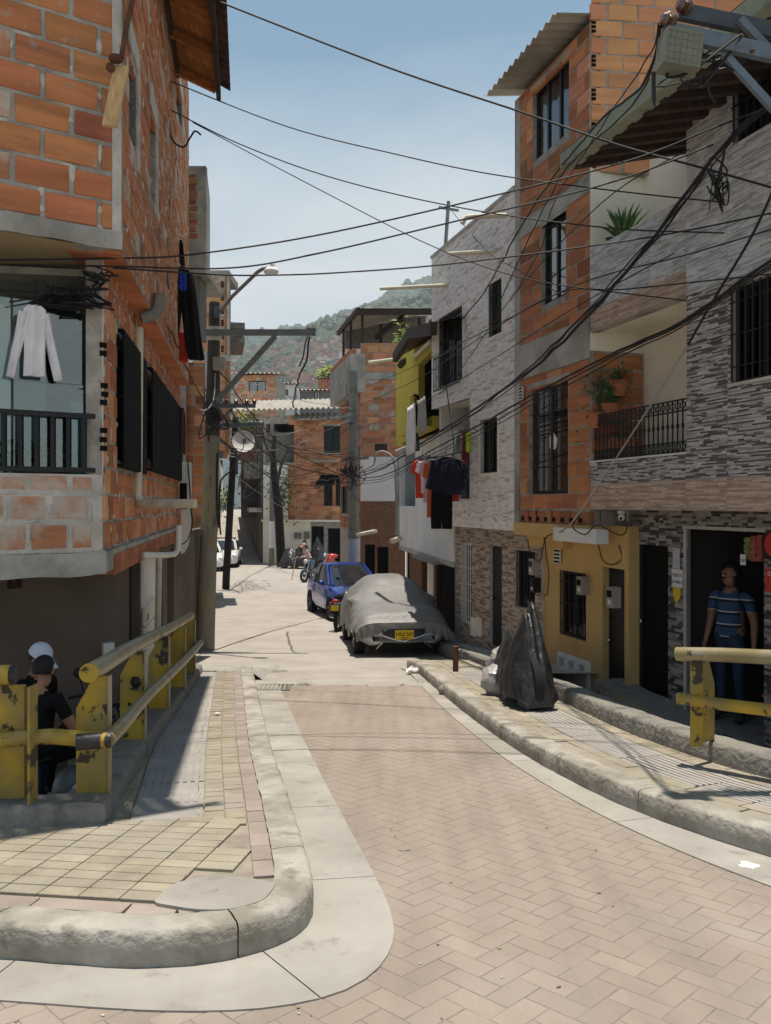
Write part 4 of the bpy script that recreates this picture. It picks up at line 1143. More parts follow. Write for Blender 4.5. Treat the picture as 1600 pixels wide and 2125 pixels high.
# third storey: front (towards the camera) and street face
c3 = -.995; CN = Vector(LLx(c3, 252))                      # corner
FL3 = Fr(CN, LLx(c3, 391))
FDIR = Vector((.83, .56)).normalized(); FL3f = Fr((CN.x - 2.6 * FDIR.x, CN.y - 2.6 * FDIR.y), CN)                     # seen from the side street; slightly turned
z30 = FL3f.uz(250, 520)[1]; z3b = FL3f.uz(250, 484)[1]; z3t = EZ + 6.9
EXT = .75
u0f = FL3f.len - 1.55
mb = MB(); wallmesh(mb, FL3f, u0f, FL3f.len, z3b, z3t, [], th=.14); mb.build('wall', MAT['mortar'], hL)
bricks(pc, FL3f, u0f, FL3f.len - .075, z3b + .0, z3t, [], L=.39, H=.198, j=.026, mat='brick', mats=['brick'] * 7 + ['brick_smeared', 'brick_dark'], phase=.12, out=.012, lumps=lmp)
mb = MB(); fbox(mb, FL3f, FL3f.len - .075, FL3f.len - .002, z3b, z3t, -.1, .008); mb.build('corner_mortar', MAT['mortar_pale'], hL)
# rough beam at its foot
mb = MB(); rows = []
for i in range(26):
    t = i / 25; u = u0f + (FL3f.len + .0 - u0f) * t
    q = lambda s: mnoise.noise(Vector((u * 4, s * 5.1, 2))) * .02
    rows.append([FL3f.pt(u, z30 + q(1), -.14), FL3f.pt(u, z30 + q(1) * .6, .015 + q(2) * .4), FL3f.pt(u, (z30 + z3b) / 2, .03 + q(3) * .5), FL3f.pt(u, z3b + q(4), .022 + q(5) * .4), FL3f.pt(u, z3b + q(4), -.14)])
mb.loft(rows, close=False, caps=False); mb.add(rows[-1], [(0, 1, 2, 3, 4)]); mb.build('beam', MAT['concrete'], hL, smooth=40)
# street face with tall slit windows
wl = [FL3.rect(266, 90, 280, 282), FL3.rect(310, 217, 392, 322), FL3.rect(366, 150, 215, 376)]
mb = MB(); wallmesh(mb, FL3, .0, FL3.len, z30 + .0, z3t, wl, th=.13, o=0); mb.build('wall', MAT['mortar'], hL)
bricks(pc, FL3, .05, FL3.len, z30 + .02, z3t, wl, mats=['brick'] * 4 + ['brick_dark', 'brick_smeared'], L=.39, H=.198, j=.02, lumps=lmp)
for i, r in enumerate(wl):
    window(hL, FL3, r, cols=1, pane='glass_dark', fw=.03, depth=.09)
    mb = MB(); fbox(mb, FL3, r[1], r[1] + .13, r[2] - .1, r[3] + .22, -.1, .022); fbox(mb, FL3, r[0] - .02, r[1], r[3], r[3] + .22, -.1, .021); mb.build('render_band', MAT['mortar_pale'], hL)
# raking concrete bands on the street face
# soffit of hollow bricks under the third storey
FL2 = Fr(LLx(-1.174, 213), LLx(-1.174, 376))
mb = MB()
a0, a1 = FL3.pt(.0, z30 - .004, 0), FL3.pt(FL3.len, z30 - .004, 0)
mb.add([FL3f.pt(u0f, z30 - .004, 0), a0, FL3f.pt(FL3f.len, z30 - .004, -1.0), FL3f.pt(u0f, z30 - .004, -1.0)], [(0, 1, 2, 3)])
mb.build('soffit', M('soffit_tan', (.40, .30, .18), .85, .2, 2, .3, 30, col2=(.22, .15, .09), c2scale=2, c2lo=.5, c2hi=.7, c2amt=.6), hL)
for i in range(26):
    mb = MB(); u = .02 + i * FL3.len / 26; fbox(mb, FL3, u, u + FL3.len / 26 - .012, z30 - .02, z30, -.40, -.005); mb.build('soffit_block', MAT['brick'], hL)
# second storey
z20 = FL2.uz(213, 1188)[1]; z2b = FL2.uz(213, 1145)[1]; z2t = z30 - .02
C2 = FL2.pt(0, 0)
FL2f = Fr((C2.x - 2.4 * FDIR.x, C2.y - 2.4 * FDIR.y), (C2.x, C2.y))
zpar = FL2f.uz(200, 985)[1]                                # top of the parapet under the balcony glass
cage = [FL2.rect(241, 690, 955, 292), FL2.rect(300, 768, 965, 368)]
mb = MB(); wallmesh(mb, FL2, 0, FL2.len, z20, z2t, cage, th=.13); mb.build('wall', MAT['mortar'], hL)
bricks(pc, FL2, .02, FL2.len, z2b + .02, z2t, cage, mats=['brick', 'brick', 'brick_dark', 'brick_pale'], L=.30, H=.20, off=.5, j=.022, lumps=lmp)
mb = MB(); fbox(mb, FL2, -.0, FL2.len, z20, z2b, -.13, .03); mb.build('beam', MAT['concrete'], hL)
for i in range(24):
    mb = MB(); u = .35 + i * (FL2.len - .35) / 24; fbox(mb, FL2, u, u + (FL2.len - .35) / 24 - .03, z20 - .05, z20 + .12, -.06, .042); mb.build('soldier_brick', MAT['brick_dark'], hL)
uf0 = FL2f.len - 1.6
mb = MB(); wallmesh(mb, FL2f, uf0, FL2f.len, z2b, zpar, [], th=.13); mb.build('parapet', MAT['mortar_pale'], hL)
bricks(pc, FL2f, uf0, FL2f.len - .09, z2b + .015, zpar - .02, [], L=.26, H=.185, j=.045, mat='brick_smeared', out=.008, phase=.1, lumps=lmp)
mb = MB(); rows = []
for i in range(26):
    t = i / 25; u = uf0 + (FL2f.len + .02 - uf0) * t
    q = lambda s: mnoise.noise(Vector((u * 4, s * 5.1, 9))) * .025
    rows.append([FL2f.pt(u, z20 - .03 + q(1), -.2), FL2f.pt(u, z20 - .02 + q(1), .03 + q(2) * .5), FL2f.pt(u, (z20 + z2b) / 2, .04 + q(3) * .5), FL2f.pt(u, z2b + q(4), .02), FL2f.pt(u, z2b + q(4), -.12)])
mb.loft(rows, close=False, caps=False); mb.add(rows[-1], [(0, 1, 2, 3, 4)]); mb.build('beam', MAT['concrete'], hL, smooth=40)
# plastered corner pier with broken hollow bricks
pier0 = FL2f.uz(214, 800)[0]
mb = MB(); fbox(mb, FL2f, pier0, FL2f.len - .001, zpar, z2t, -.14, .004); mb.build('pier', MAT['plaster_white'], hL)
for (px, py) in ((206, 716), (206, 733), (208, 800), (209, 818), (207, 835), (207, 893), (206, 912), (207, 930)):
    u, z = FL2f.uz(px + 9, py); mb = MB(); fbox(mb, FL2f, u - .03, u + .025, z - .022, z + .02, -.03, .0075); mb.build('cell', MAT['black_matt'], hL)
# loggia behind the glass
zlt = FL2f.uz(120, 560)[1]
mb = MB(); fbox(mb, FL2f, uf0 - .6, FL2f.len - .13, zpar - .6, z2t, -1.6, -1.5); fbox(mb, FL2f, uf0 - .6, uf0 - .5, zpar - .6, z2t, -1.5, -.14); mb.build('room_wall', MAT['plaster_blue_and_shade'], hL)
mb = MB(); fbox(mb, FL2f, uf0 - .5, FL2f.len - .13, zpar - .55, zpar - .45, -1.5, -.14); mb.build('floor', MAT['concrete'], hL)
for k, (a, b, c) in enumerate(((.30, .12, 'plaster_cream'), (.62, .12, 'plaster_cream'), (.95, .16, 'plaster_white'))):
    mb = MB(); fbox(mb, FL2f, uf0 + a, uf0 + a + b, zpar - .3, z2t - .2, -1.0 - k * .1, -.97 - k * .1); mb.build('inner_post', MAT[c], hL)
mb = MB(); u, z = FL2f.uz(146, 900, -.4); fbox(mb, FL2f, u, u + .10, zpar - .3, FL2f.uz(146, 832, -.4)[1], -.42, -.40); mb.build('turquoise_board', M('turquoise', (.05, .42, .45), .6, .1, 3, .1, 40), hL)
# glass sheets of the balcony: two large panes and a lower line
ub = [FL2f.uz(px, 700)[0] for px in (-150, 30, 207)]
zg = [zpar + .02, FL2f.uz(100, 790)[1], FL2f.uz(100, 620)[1]]
gl_ = empty('balcony_glazing', FL2f.pt(ub[1], zpar, -.08)); adopt(gl_, hL)
for i in range(2):
    for k in range(2):
        mb = MB(); fbox(mb, FL2f, ub[i] + .01, ub[i + 1] - .01, zg[k] + .003, zg[k + 1] - .003, -.10 - .02 * k, -.094 - .02 * k); mb.build('pane', MAT['glass_teal'], gl_)
# balcony railing
br = empty('balcony_railing', FL2f.pt(uf0 + .8, zpar, .0)); adopt(br, hL)
zr_t = FL2f.uz(100, 858)[1]; 
for z in (zr_t, zpar + .035):
    mb = MB(); mb.bar(FL2f.pt(uf0, z, -.04), FL2f.pt(pier0 + .02, z, -.04), .035, .04); mb.build('rail', MAT['black_metal'], br)
u = pier0 - .02
while u > uf0:
    mb = MB(); mb.bar(FL2f.pt(u, zpar + .04, -.04), FL2f.pt(u, zr_t, -.04), .032); mb.build('bar', MAT['black_metal'], br); u -= .118
# window cages of close black bars on the street face
for i, r in enumerate(cage):
    cg = empty('window_cage', FL2.pt((r[0] + r[1]) / 2, r[2], .1)); adopt(cg, hL)
    u0, u1, z0, z1 = r; n = 16; D = .06 if i == 0 else .08
    for k in range(n):
        mb = MB(); u = u0 + (u1 - u0) * (k + .5) / n; mb.bar(FL2.pt(u, z0 - .06, D), FL2.pt(u, z1 + .03, D), (u1 - u0) / n * .86, .02, up=FL2.N()); mb.build('bar', MAT['black_matt'], cg)
    for z in (z0 - .05, (z0 + z1) / 2, z1 + .02):
        mb = MB(); mb.bar(FL2.pt(u0, z, D - .02), FL2.pt(u1, z, D - .02), .03); mb.bar(FL2.pt(u0, z, 0), FL2.pt(u0, z, D), .03); mb.bar(FL2.pt(u1, z, 0), FL2.pt(u1, z, D), .03); mb.build('rail', MAT['black_matt'], cg)
    mb = MB(); fbox(mb, FL2, u0, u1, z0, z1, -.12, -.10); mb.build('shutter', MAT['black_matt'], cg)
pc.flush()
o = lmp.build('mortar_lumps', MAT['mortar_pale'], hL, fix=False, smooth='all'); o['kind'] = 'stuff'
# ground storey, set back
FL1 = Fr(LLx(-1.30, 243), LLx(-1.30, 420)); C1 = FL1.pt(0, 0)
FL1f = Fr((C1.x - 3.0 * FDIR.x, C1.y - 3.0 * FDIR.y), (C1.x, C1.y))
z1t = z20 + .0
w0 = FL1f.rect(15, 1190, 1222, 46)
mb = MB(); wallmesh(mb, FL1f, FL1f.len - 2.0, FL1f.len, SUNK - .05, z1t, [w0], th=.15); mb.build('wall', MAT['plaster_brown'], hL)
window(hL, FL1f, w0, cols=1, frame='dark_wood', fw=.05, depth=.03)
dl = [FL1.rect(268, 1170, 1360, 290), FL1.rect(322, 1150, 1330, 338), FL1.rect(347, 1150, 1300, 354), FL1.rect(372, 1130, 1290, 384)]
dl = [(a, b, SUNK + .03 if i < 2 else c, d) for i, (a, b, c, d) in enumerate(dl)]
L1 = FL1.len
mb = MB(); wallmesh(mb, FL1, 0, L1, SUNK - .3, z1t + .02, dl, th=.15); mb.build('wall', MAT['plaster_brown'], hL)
for r in dl: door(hL, FL1, r, 'black_matt', panels=2, handle=False)
pu0, pu1 = FL1.uz(292, 1200)[0], FL1.uz(320, 1200)[0]
mb = MB(); fbox(mb, FL1, pu0, pu1, SUNK, z1t, -.02, .03); mb.build('pilaster', MAT['plaster_white'], hL)
for k, (pa, pb) in enumerate(((1262, 1300), (1303, 1340))):
    u0_, za = FL1.uz(296, pa, .03); _, zb = FL1.uz(296, pb, .03); u1_ = FL1.uz(318, pa, .03)[0]
    mb = MB(); fbox(mb, FL1, u0_, u1_, zb, za, .03, .07); q_ = mb.build('meter_cabinet', MAT['plaster_cream'], hL)
    mb = MB(); fbox(mb, FL1, u0_ + .1, u0_ + .25, zb + .05, zb + .13, .07, .075); mb.build('vent', MAT['grey_metal'], q_)
tu0, tu1 = FL1.uz(356, 1200)[0], FL1.uz(371, 1200)[0]
tiles(hL, FL1, tu0, tu1, SUNK, z1t - .3, [], MAT['tile_brown'], seed=31, strip=.2, out=.02)
mb = MB(); uu, zz = FL1f.uz(222, 1345); fbox(mb, FL1f, uu - .05, uu + .05, zz - .09, zz + .06, 0, .08); mb.build('socket_box', MAT['white_paint'], hL)
# soffit between set-back and balcony
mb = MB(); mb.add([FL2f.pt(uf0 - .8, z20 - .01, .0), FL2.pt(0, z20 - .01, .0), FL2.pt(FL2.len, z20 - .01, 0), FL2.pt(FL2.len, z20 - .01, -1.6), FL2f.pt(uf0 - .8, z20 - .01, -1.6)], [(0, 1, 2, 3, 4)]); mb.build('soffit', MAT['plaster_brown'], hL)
# shells: closed volume behind the storeys
mb = MB()
for F_, z0, z1, dd in ((FL3, z30 + .01, z3t, 3.2), (FL2, z20 + .01, z2t, 3.0), (FL1, SUNK - .2, z1t, 3.0)):
    fbox(mb, F_, .3, F_.len, z0, z1, -dd, -dd + .1); fbox(mb, F_, F_.len - .1, F_.len - .001, z0, z1, -dd, -.135)
    fbox(mb, F_, .3, F_.len, z1 - .06, z1 - .002, -dd, -.17)
mb.build('shell', MAT['mortar'], hL)
mb = MB(); fbox(mb, FL3f, FL3f.len - 2.6, FL3f.len - 1.56, z30, z3t, -3, -.0); fbox(mb, FL2f, FL2f.len - 2.6, uf0 - .61, z20, z2t, -3, -.0); mb.build('shell', MAT['mortar'], hL)
# eaves: boards on rafters, tile edge
ev = empty('eaves', FL3.pt(3, z3t, .4)); adopt(ev, hL)
zev = EZ + 5.72; o_e = .60; uE0, uE1 = -.9, 4.9
n = int((uE1 - uE0) / .11)
for i in range(n):
    u = uE0 + (uE1 - uE0) * (i + .5) / n
    mb = MB(); mb.bar(FL3.pt(u, zev + .34, -.1), FL3.pt(u, zev + .06, o_e), (uE1 - uE0) / n * .95, .018, up=(0, 0, 1)); mb.build('eave_board', MAT['soffit_wood'], ev)
for i in range(7):
    u = uE0 + .2 + (uE1 - uE0 - .3) * i / 6
    mb = MB(); mb.bar(FL3.pt(u, zev + .24, -.1), FL3.pt(u, zev - .02, o_e - .05), .07, .10); mb.build('rafter', MAT['soffit_wood'], ev)
mb = MB(); mb.bar(FL3.pt(uE0, zev + .20, .02), FL3.pt(uE1, zev + .20, .02), .08, .12); mb.build('beam', MAT['dark_wood'], ev)
mb = MB(); mb.bar(FL3.pt(uE0, zev - .03, o_e - .02), FL3.pt(uE1 + .05, zev - .03, o_e - .02), .06, .14); mb.build('fascia', MAT['dark_wood'], ev)
nt_ = int((uE1 - uE0) / .2)
for i in range(nt_ + 1):
    u = uE0 + (uE1 - uE0) * i / nt_
    for row in range(3):
        mb = MB(); z_, o_ = zev + .14 + row * .12, o_e + .14 - row * .28
        ring = []
        for a, rr_ in ((0, .105), (1, .09)):
            oo = o_ - a * .36; zz = z_ + a * .17
            ring.append([FL3.pt(u + rr_ * math.cos(t), zz + rr_ * .75 * math.sin(t) - .07, oo) for t in np.linspace(0, math.pi, 6)] + [FL3.pt(u + rr_ * .85 * math.cos(t), zz + rr_ * .62 * math.sin(t) - .07, oo) for t in np.linspace(math.pi, 0, 6)])
        mb.loft(ring); mb.build('roof_tile', MAT['roof_tile'], ev, smooth=40)
FE3 = FL3f.off(0)
for i in range(16):      # front slope over the side street
    mb = MB(); u = FL3f.len - 1.7 + i * .125; mb.bar(FL3f.pt(u, zev + .40, -.1), FL3f.pt(u, zev + .06, 1.5), .118, .018); mb.build('eave_board', MAT['soffit_wood'], ev)
mb = MB(); mb.bar(FL3f.pt(FL3f.len - 1.8, zev, 1.5), FL3f.pt(FL3f.len + .45, zev, 1.5), .06, .16); mb.build('fascia', MAT['dark_wood'], ev)
mb = MB(); mb.add([FL3.pt(-.8, zev + .39, .02), FL3.pt(uE1, zev + .39, .02), FL3.pt(uE1, zev + 1.4, -3), FL3.pt(-.8, zev + 1.4, -3)], [(0, 1, 2, 3)]); mb.build('roof', MAT['roof_tile'], hL)
# ------------------------------------------------------------------ houses further along the street
def front(d, px0, px1, turn=0.0):
    """A wall facing the camera at distance d, from px0 to px1; turn sets its right end further away."""
    a = P(px0, 1000, d); b = P(px1, 1000, d + turn); return Fr((a.x, a.y), (b.x, b.y))
def simple_house(name, label, F, z0, z1, depth, mat, wallops=(), thick=.15):
    h = empty(name, F.pt(F.len / 2, z0), label, 'house')
    mb = MB(); wallmesh(mb, F, 0, F.len, z0, z1, list(wallops), th=thick); mb.build('wall', MAT[mat], h)
    shell(h, F, 0, F.len, z0, z1 - .002, depth, mat, o=-thick - .003)
    return h
# ---- K: house next to the corner house, roughcast end above
FK = Fr((-3.06, 14.0), (-3.30, 15.4))
zk1 = EZ + 5.75
hK = empty('house', (-3.6, 14.5, gz(14.5)), 'roughcast grey house end rising behind the brick corner house', 'house')
FKf = Fr((-4.6, 13.95), (-3.06, 13.95))
mb = MB(); wallmesh(mb, FK, 0, FK.len, EZ + 4.0, zk1, [], th=.25); wallmesh(mb, FKf, 0, 1.54, EZ + 4.0, zk1, [], th=.12); fbox(mb, FKf, 0, 1.54, EZ + 3.9, EZ + 4.0, -1.5, .04); mb.build('wall', MAT['concrete'], hK)
mb = MB(); fbox(mb, FKf, .6, 1.54 - .12, EZ + 2.85, EZ + 3.9, -.6, -.1); mb.build('column', MAT['concrete_dirty'], hK)
pc = Pieces(hK, 'brick', 60)
bricks(pc, FKf, .9, 1.40, EZ + 4.5, zk1 - .15, [], mat='brick_dark', L=.3, H=.1); pc.flush()
FKg = Fr((-3.55, 13.75), (-3.75, 17.5))
mb = MB(); wallmesh(mb, FKg, 0, FKg.len, gz(14) - .3, EZ - .5, [], th=.15); mb.build('wall', MAT['plaster_brown'], hK)
mb = MB(); fbox(mb, FK, .3, FK.len, EZ + 2.9, zk1 - .05, -2.5, -2.4); fbox(mb, FK, .3, FK.len, zk1 - .1, zk1 - .02, -2.5, -.26); mb.build('shell', MAT['concrete'], hK)
# white rendered bay on its side
mb = MB(); rows = []
wpx = [(376, 958), (398, 960), (397, 1100), (392, 1130), (384, 1146), (376, 1150)]
for o_ in (0, .12):
    rows.append([P(x, y, 13.6 - o_) for x, y in wpx])
mb.loft(rows); mb.build('white_bay', MAT['plaster_white'], hK)
mb = MB(); a = P(374, 1004, 13.45); mb.box(a + Vector((.05, 0, -.2)), (.11, .05, .42)); mb.build('meter_box', MAT['black_matt'], hK)
# ---- K2: brick side wall behind the first pole
FK2 = front(17.6, 345, 441); z0 = FK2.uz(420, 1112)[1]; z1 = FK2.uz(420, 752)[1]
hK2 = empty('brick_house', FK2.pt(.5, gz(17)), 'orange brick house flank behind the tall concrete pole', 'house')
mb = MB(); wallmesh(mb, FK2, 0, FK2.len, z0, z1, [], th=.15); mb.build('wall', MAT['mortar'], hK2)
pc = Pieces(hK2, 'brick', 200); bricks(pc, FK2, 0.01, FK2.len, z0 + .02, z1, [], mats=['brick', 'brick', 'brick_dark', 'brick_pale'], L=.38, H=.2, j=.014); pc.flush()
mb = MB(); fbox(mb, FK2, -.02, FK2.len + .02, z0 - .15, z0, -.15, .03); mb.build('beam', MAT['concrete'], hK2)
FK2s = Fr((FK2.pt(FK2.len, 0).x, 17.6), (-5.62, 26.0))
mb = MB(); wallmesh(mb, FK2s, 0, FK2s.len, z0 - .02, z1, [], th=.15); mb.build('wall', MAT['plaster_pink'], hK2)
FK2g = FK2s.off(-.35)
dk = [(.5, 1.4, gz(19), gz(19) + 1.9), (2.2, 3.1, gz(20), gz(20) + 1.9), (4.2, 5.2, gz(22), gz(22) + 1.9)]
mb = MB(); wallmesh(mb, FK2g, -.3, FK2s.len, gz(21) - .4, z0 - .02, dk, th=.15); mb.build('wall', MAT['plaster_white'], hK2)
for r in dk: door(hK2, FK2g, r, 'black_matt', panels=2, handle=False)
mb = MB(); mb.add([FK2.pt(0, z0 - .16, .02), FK2.pt(FK2.len, z0 - .16, .02), FK2s.pt(FK2s.len, z0 - .16, 0), FK2s.pt(FK2s.len, z0 - .16, -3), ], [(0, 1, 2, 3)]); mb.build('soffit', MAT['concrete'], hK2)
shell(hK2, FK2s, 0.0, FK2s.len, gz(20) - .5, z1 - .01, 2.5, 'mortar', o=-.55)
# low wall part in front, ground storey facing the camera
mb = MB(); F_ = FK2.off(-.3); wallmesh(mb, F_, 0, F_.len - .1, gz(17.6) - .3, z0 - .17, [], th=.15); mb.build('wall', MAT['concrete_dirty'], hK2)
# ---- L: taller brick house behind it
FLt = front(26.2, 400, 477); z0 = EZ + 1.7; z1 = FLt.uz(440, 572)[1]
hLt = empty('brick_house', FLt.pt(.6, z0), 'tall narrow brick house with stacked vent holes behind the lamp pole', 'house')
mb = MB(); wallmesh(mb, FLt, 0, FLt.len, z0, z1, [], th=.15); mb.build('wall', MAT['mortar'], hLt)
pc = Pieces(hLt, 'brick', 220)
zb_ = FLt.uz(440, 742)[1]
bricks(pc, FLt, .02, FLt.len - .12, zb_ + .1, z1, [], mats=['brick_pale', 'brick_pale', 'brick', 'brick_smeared'], L=.36, H=.2, j=.028); bricks(pc, FLt, .02, FLt.len, z0, zb_ - .1, [], mats=['brick', 'brick_pale'], L=.36, H=.2, j=.02); pc.flush()
mb = MB(); fbox(mb, FLt, -.02, FLt.len + .02, zb_ - .12, zb_ + .08, -.1, .04); fbox(mb, FLt, FLt.len - .11, FLt.len, zb_ + .09, z1, -.1, .02); mb.build('beam', MAT['concrete'], hLt)
for py in (590, 617, 645, 670, 697, 724):
    u, z = FLt.uz(462, py)
    for q in range(3):
        mb = MB(); fbox(mb, FLt, u - .05, u + .04, z - .10 + q * .07, z - .05 + q * .07, .0, .022); mb.build('vent_hole', MAT['black_matt'], hLt)
FLts = Fr((FLt.pt(FLt.len, 0).x, 26.2), (-6.0, 31))
mb = MB(); wallmesh(mb, FLts, 0, FLts.len, z0, z1, [], th=.15); mb.build('wall', MAT['brick_dark'], hLt)
shell(hLt, FLts, 0.35, FLts.len, z0, z1 - .01, 1.0, 'mortar', o=-.16)
mb = MB(); c_ = FLt.pt(FLt.len * .5, z1 + .12, -1); mb.box(c_, (FLt.len * .9, 1.6, .22)); mb.build('roof', MAT['fibre_cement'], hLt)
for (pa, pb) in ((660, 672), (690, 702)):      # balconies on the street side
    u, za = FLt.uz(480, pa); _, zb2 = FLt.uz(480, pb)
    mb = MB(); fbox(mb, FLts, .6, 3.0, zb2, za, 0, .5); mb.build('balcony', MAT['concrete_dirty'], hLt)
# ---- F: brick tower house with roof terrace
FF = front(27, 748, 841); z1 = FF.uz(760, 712)[1]; z0 = gz(27)
hF = empty('brick_house', FF.pt(.8, z0), 'tall bare-brick house with a covered roof terrace above the street', 'house')
dF = [FF.rect(757, 1130, 1225, 778), FF.rect(783, 1135, 1230, 806)]
wF = FF.rect(778, 921, 936, 803)
mb = MB(); wallmesh(mb, FF, 0, FF.len, z0 - .2, z1, dF + [wF], th=.15); mb.build('wall', MAT['mortar'], hF)
zf1, zf2, zf3 = FF.uz(760, 948)[1], FF.uz(760, 1040)[1], FF.uz(760, 1112)[1]; zbm = FF.uz(760, 780)[1]
pc = Pieces(hF, 'brick', 290)
bricks(pc, FF, .02, FF.len, zf1, zbm - .12, [wF], mats=['brick_pale', 'brick_pale', 'brick', 'brick_smeared'], L=.37, H=.2, j=.018); bricks(pc, FF, .02, FF.len, zbm + .12, z1, [], mats=['brick_pale', 'brick'], L=.37, H=.2, j=.018)
mb = MB(); fbox(mb, FF, 0, FF.len, zbm - .11, zbm + .11, -.1, .03); mb.build('beam', MAT['concrete'], hF)
mb = MB(); fbox(mb, FF, .0, FF.len - .28, zf2, zf1, -.1, .05); mb.build('render_panel', MAT['plaster_pink'], hF)
mb = MB(); fbox(mb, FF, .0, FF.len - .30, zf3, zf2 - .002, -.1, .045); mb.build('render_panel', MAT['stucco_brown'], hF)
mb = MB(); wallmesh(mb, FF, 0, FF.len, z0, zf3 - .004, dF, th=.03, o=.03); mb.build('render_panel', MAT['stucco_brown'], hF)  # added dark panel: shade around the doors given as wall colour
for r in dF: door(hF, FF, r, 'black_matt', panels=2, handle=False)
window(hF, FF, wF, cols=1, frame='dark_wood', fw=.03)
# its street face, turned away to the left
FFs = Fr(P(706, 1000, 31).xy, FF.pt(0, 0).xy)
wS = [FFs.rect(722, 820, 880, 731), FFs.rect(708, 1005, 1065, 722)]
mb = MB(); wallmesh(mb, FFs, 0, FFs.len, z0 - .2, FFs.uz(744, 800)[1], wS, th=.15); mb.build('wall', MAT['mortar'], hF)
for r in wS: window(hF, FFs, r, cols=1, fw=.03)
bricks(pc, FFs, .02, FFs.len - .02, FFs.uz(744, 1100)[1], FFs.uz(744, 805)[1], wS, mats=['brick', 'brick_dark'], L=.37, H=.2)
pc.flush()
FFp = FFs.off(.35)
zp0, zp1 = FFp.uz(744, 800)[1], FFp.uz(744, 716)[1]
mb = MB(); fbox(mb, FFp, -.2, FFp.len + .05, zp0, zp1, -.5, 0); mb.build('parapet', MAT['concrete'], hF)
mb = MB(); fbox(mb, FFp, -.22, FFp.len + .06, zp1, zp1 + .14, -.2, .012); mb.build('coping', MAT['brick'], hF)
shell(hF, FF, 0.01, FF.len, z0, z1 - .3, 4, 'mortar')
# terrace canopy
zc_ = FF.uz(760, 645)[1]
for px, dd in ((713, 29.8), (728, 28.2), (752, 27.1), (835, 27.2), (790, 29), (870, 28.5)):
    a = P(px, 700, dd); mb = MB(); mb.bar((a.x, a.y, z1 - .3), (a.x, a.y, zc_ + .1), .09); mb.build('post', MAT['dark_wood'], hF)
mb = MB()
mb.add([P(702, 690, 31) + Vector((0, 0, .1)), P(742, 640, 26.6), P(905, 640, 26.6), P(905, 640, 31)], [(0, 1, 2, 3)])
mb.add([P(702, 698, 31) + Vector((0, 0, .1)), P(742, 648, 26.6), P(905, 646, 26.6), P(905, 646, 31)], [(0, 3, 2, 1)]); mb.build('canopy', MAT['fibre_cement'], hF)
for (a, b) in ((P(702, 692, 31), P(744, 643, 26.55)), (P(744, 648, 26.6), P(905, 648, 26.6)), (P(780, 700, 29), P(840, 655, 27))):
    mb = MB(); mb.bar(a, b, .12, .16); mb.build('roof_beam', MAT['dark_wood'], hF)
mb = MB(); mb.box(P(800, 690, 30.5), (3.0, .1, 1.2)); mb.build('back_screen', MAT['concrete_dirty'], hF)
# ---- E: yellow house, projecting first floor, white lower storey
FE = Fr(P(822, 1000, 22.5).xy, P(897, 1000, 17.0).xy)
hE = empty('house', FE.pt(2, gz(20)), 'yellow-fronted house with dark gabled eaves over a white storey', 'house')
ze0, zeT = FE.uz(824, 925)[1], FE.uz(824, 742)[1]
dE = FE.rect(868, 757, 880, 905)
mb = MB(); wallmesh(mb, FE, 0, FE.len, ze0, EZ + 3.42, [dE], th=.15); mb.prism([FE.pt(0, EZ + 3.42), FE.pt(FE.len, EZ + 3.42), FE.pt(0, zeT)], -FE.N() * .15); mb.build('wall', MAT['plaster_yellow'], hE)
mb = MB(); FEp = FE.off(.5); u0 = FE.uz(858, 900)[0]
# balcony parapet
fbox(mb, FEp, u0 + .6, FE.len + .2, ze0 + .02, ze0 + .62, -.08, 0); fbox(mb, FEp, u0 + .6, u0 + .68, ze0 + .02, ze0 + .62, -.5, -.08); fbox(mb, FEp, u0 + .6, FE.len + .2, ze0 - .06, ze0 + .018, -.5, 0); mb.build('parapet', MAT['plaster_yellow'], hE)
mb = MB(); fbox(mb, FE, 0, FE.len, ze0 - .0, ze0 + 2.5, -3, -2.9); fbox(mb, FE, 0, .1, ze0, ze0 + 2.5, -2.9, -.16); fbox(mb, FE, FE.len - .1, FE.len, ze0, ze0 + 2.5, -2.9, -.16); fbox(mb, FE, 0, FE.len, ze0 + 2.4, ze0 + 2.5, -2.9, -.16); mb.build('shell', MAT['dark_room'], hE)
u, z = FE.uz(834, 758); 
mb = MB()
for k in range(7): mb.ball(FE.pt(u + .12 * k, z + .02 * math.sin(k * 2), .03), .09, 6, 5, sc=(1, .4, 1))
mb.build('wall_ornament', MAT['dark_wood'], hE)
def fep(px, py, o):
    u, z = FE.uz(px, py, o); return FE.pt(u, z, o)
g0, g1, g2 = fep(820, 742, .45), fep(852, 692, .45), fep(900, 682, .45)
mb = MB(); mb.bar(g0, g1, .12, .22); mb.bar(g1, g2, .12, .22); mb.build('fascia', MAT['dark_wood'], hE)
mb = MB(); bk = -FE.N() * 3 + Vector((0, 0, .8))
mb.add([g0 + ZUP * .12, g1 + ZUP * .12, g2 + ZUP * .12, g2 + bk, g1 + bk, g0 + bk], [(0, 1, 4, 5), (1, 2, 3, 4)]); mb.build('roof', MAT['roof_tile'], hE)
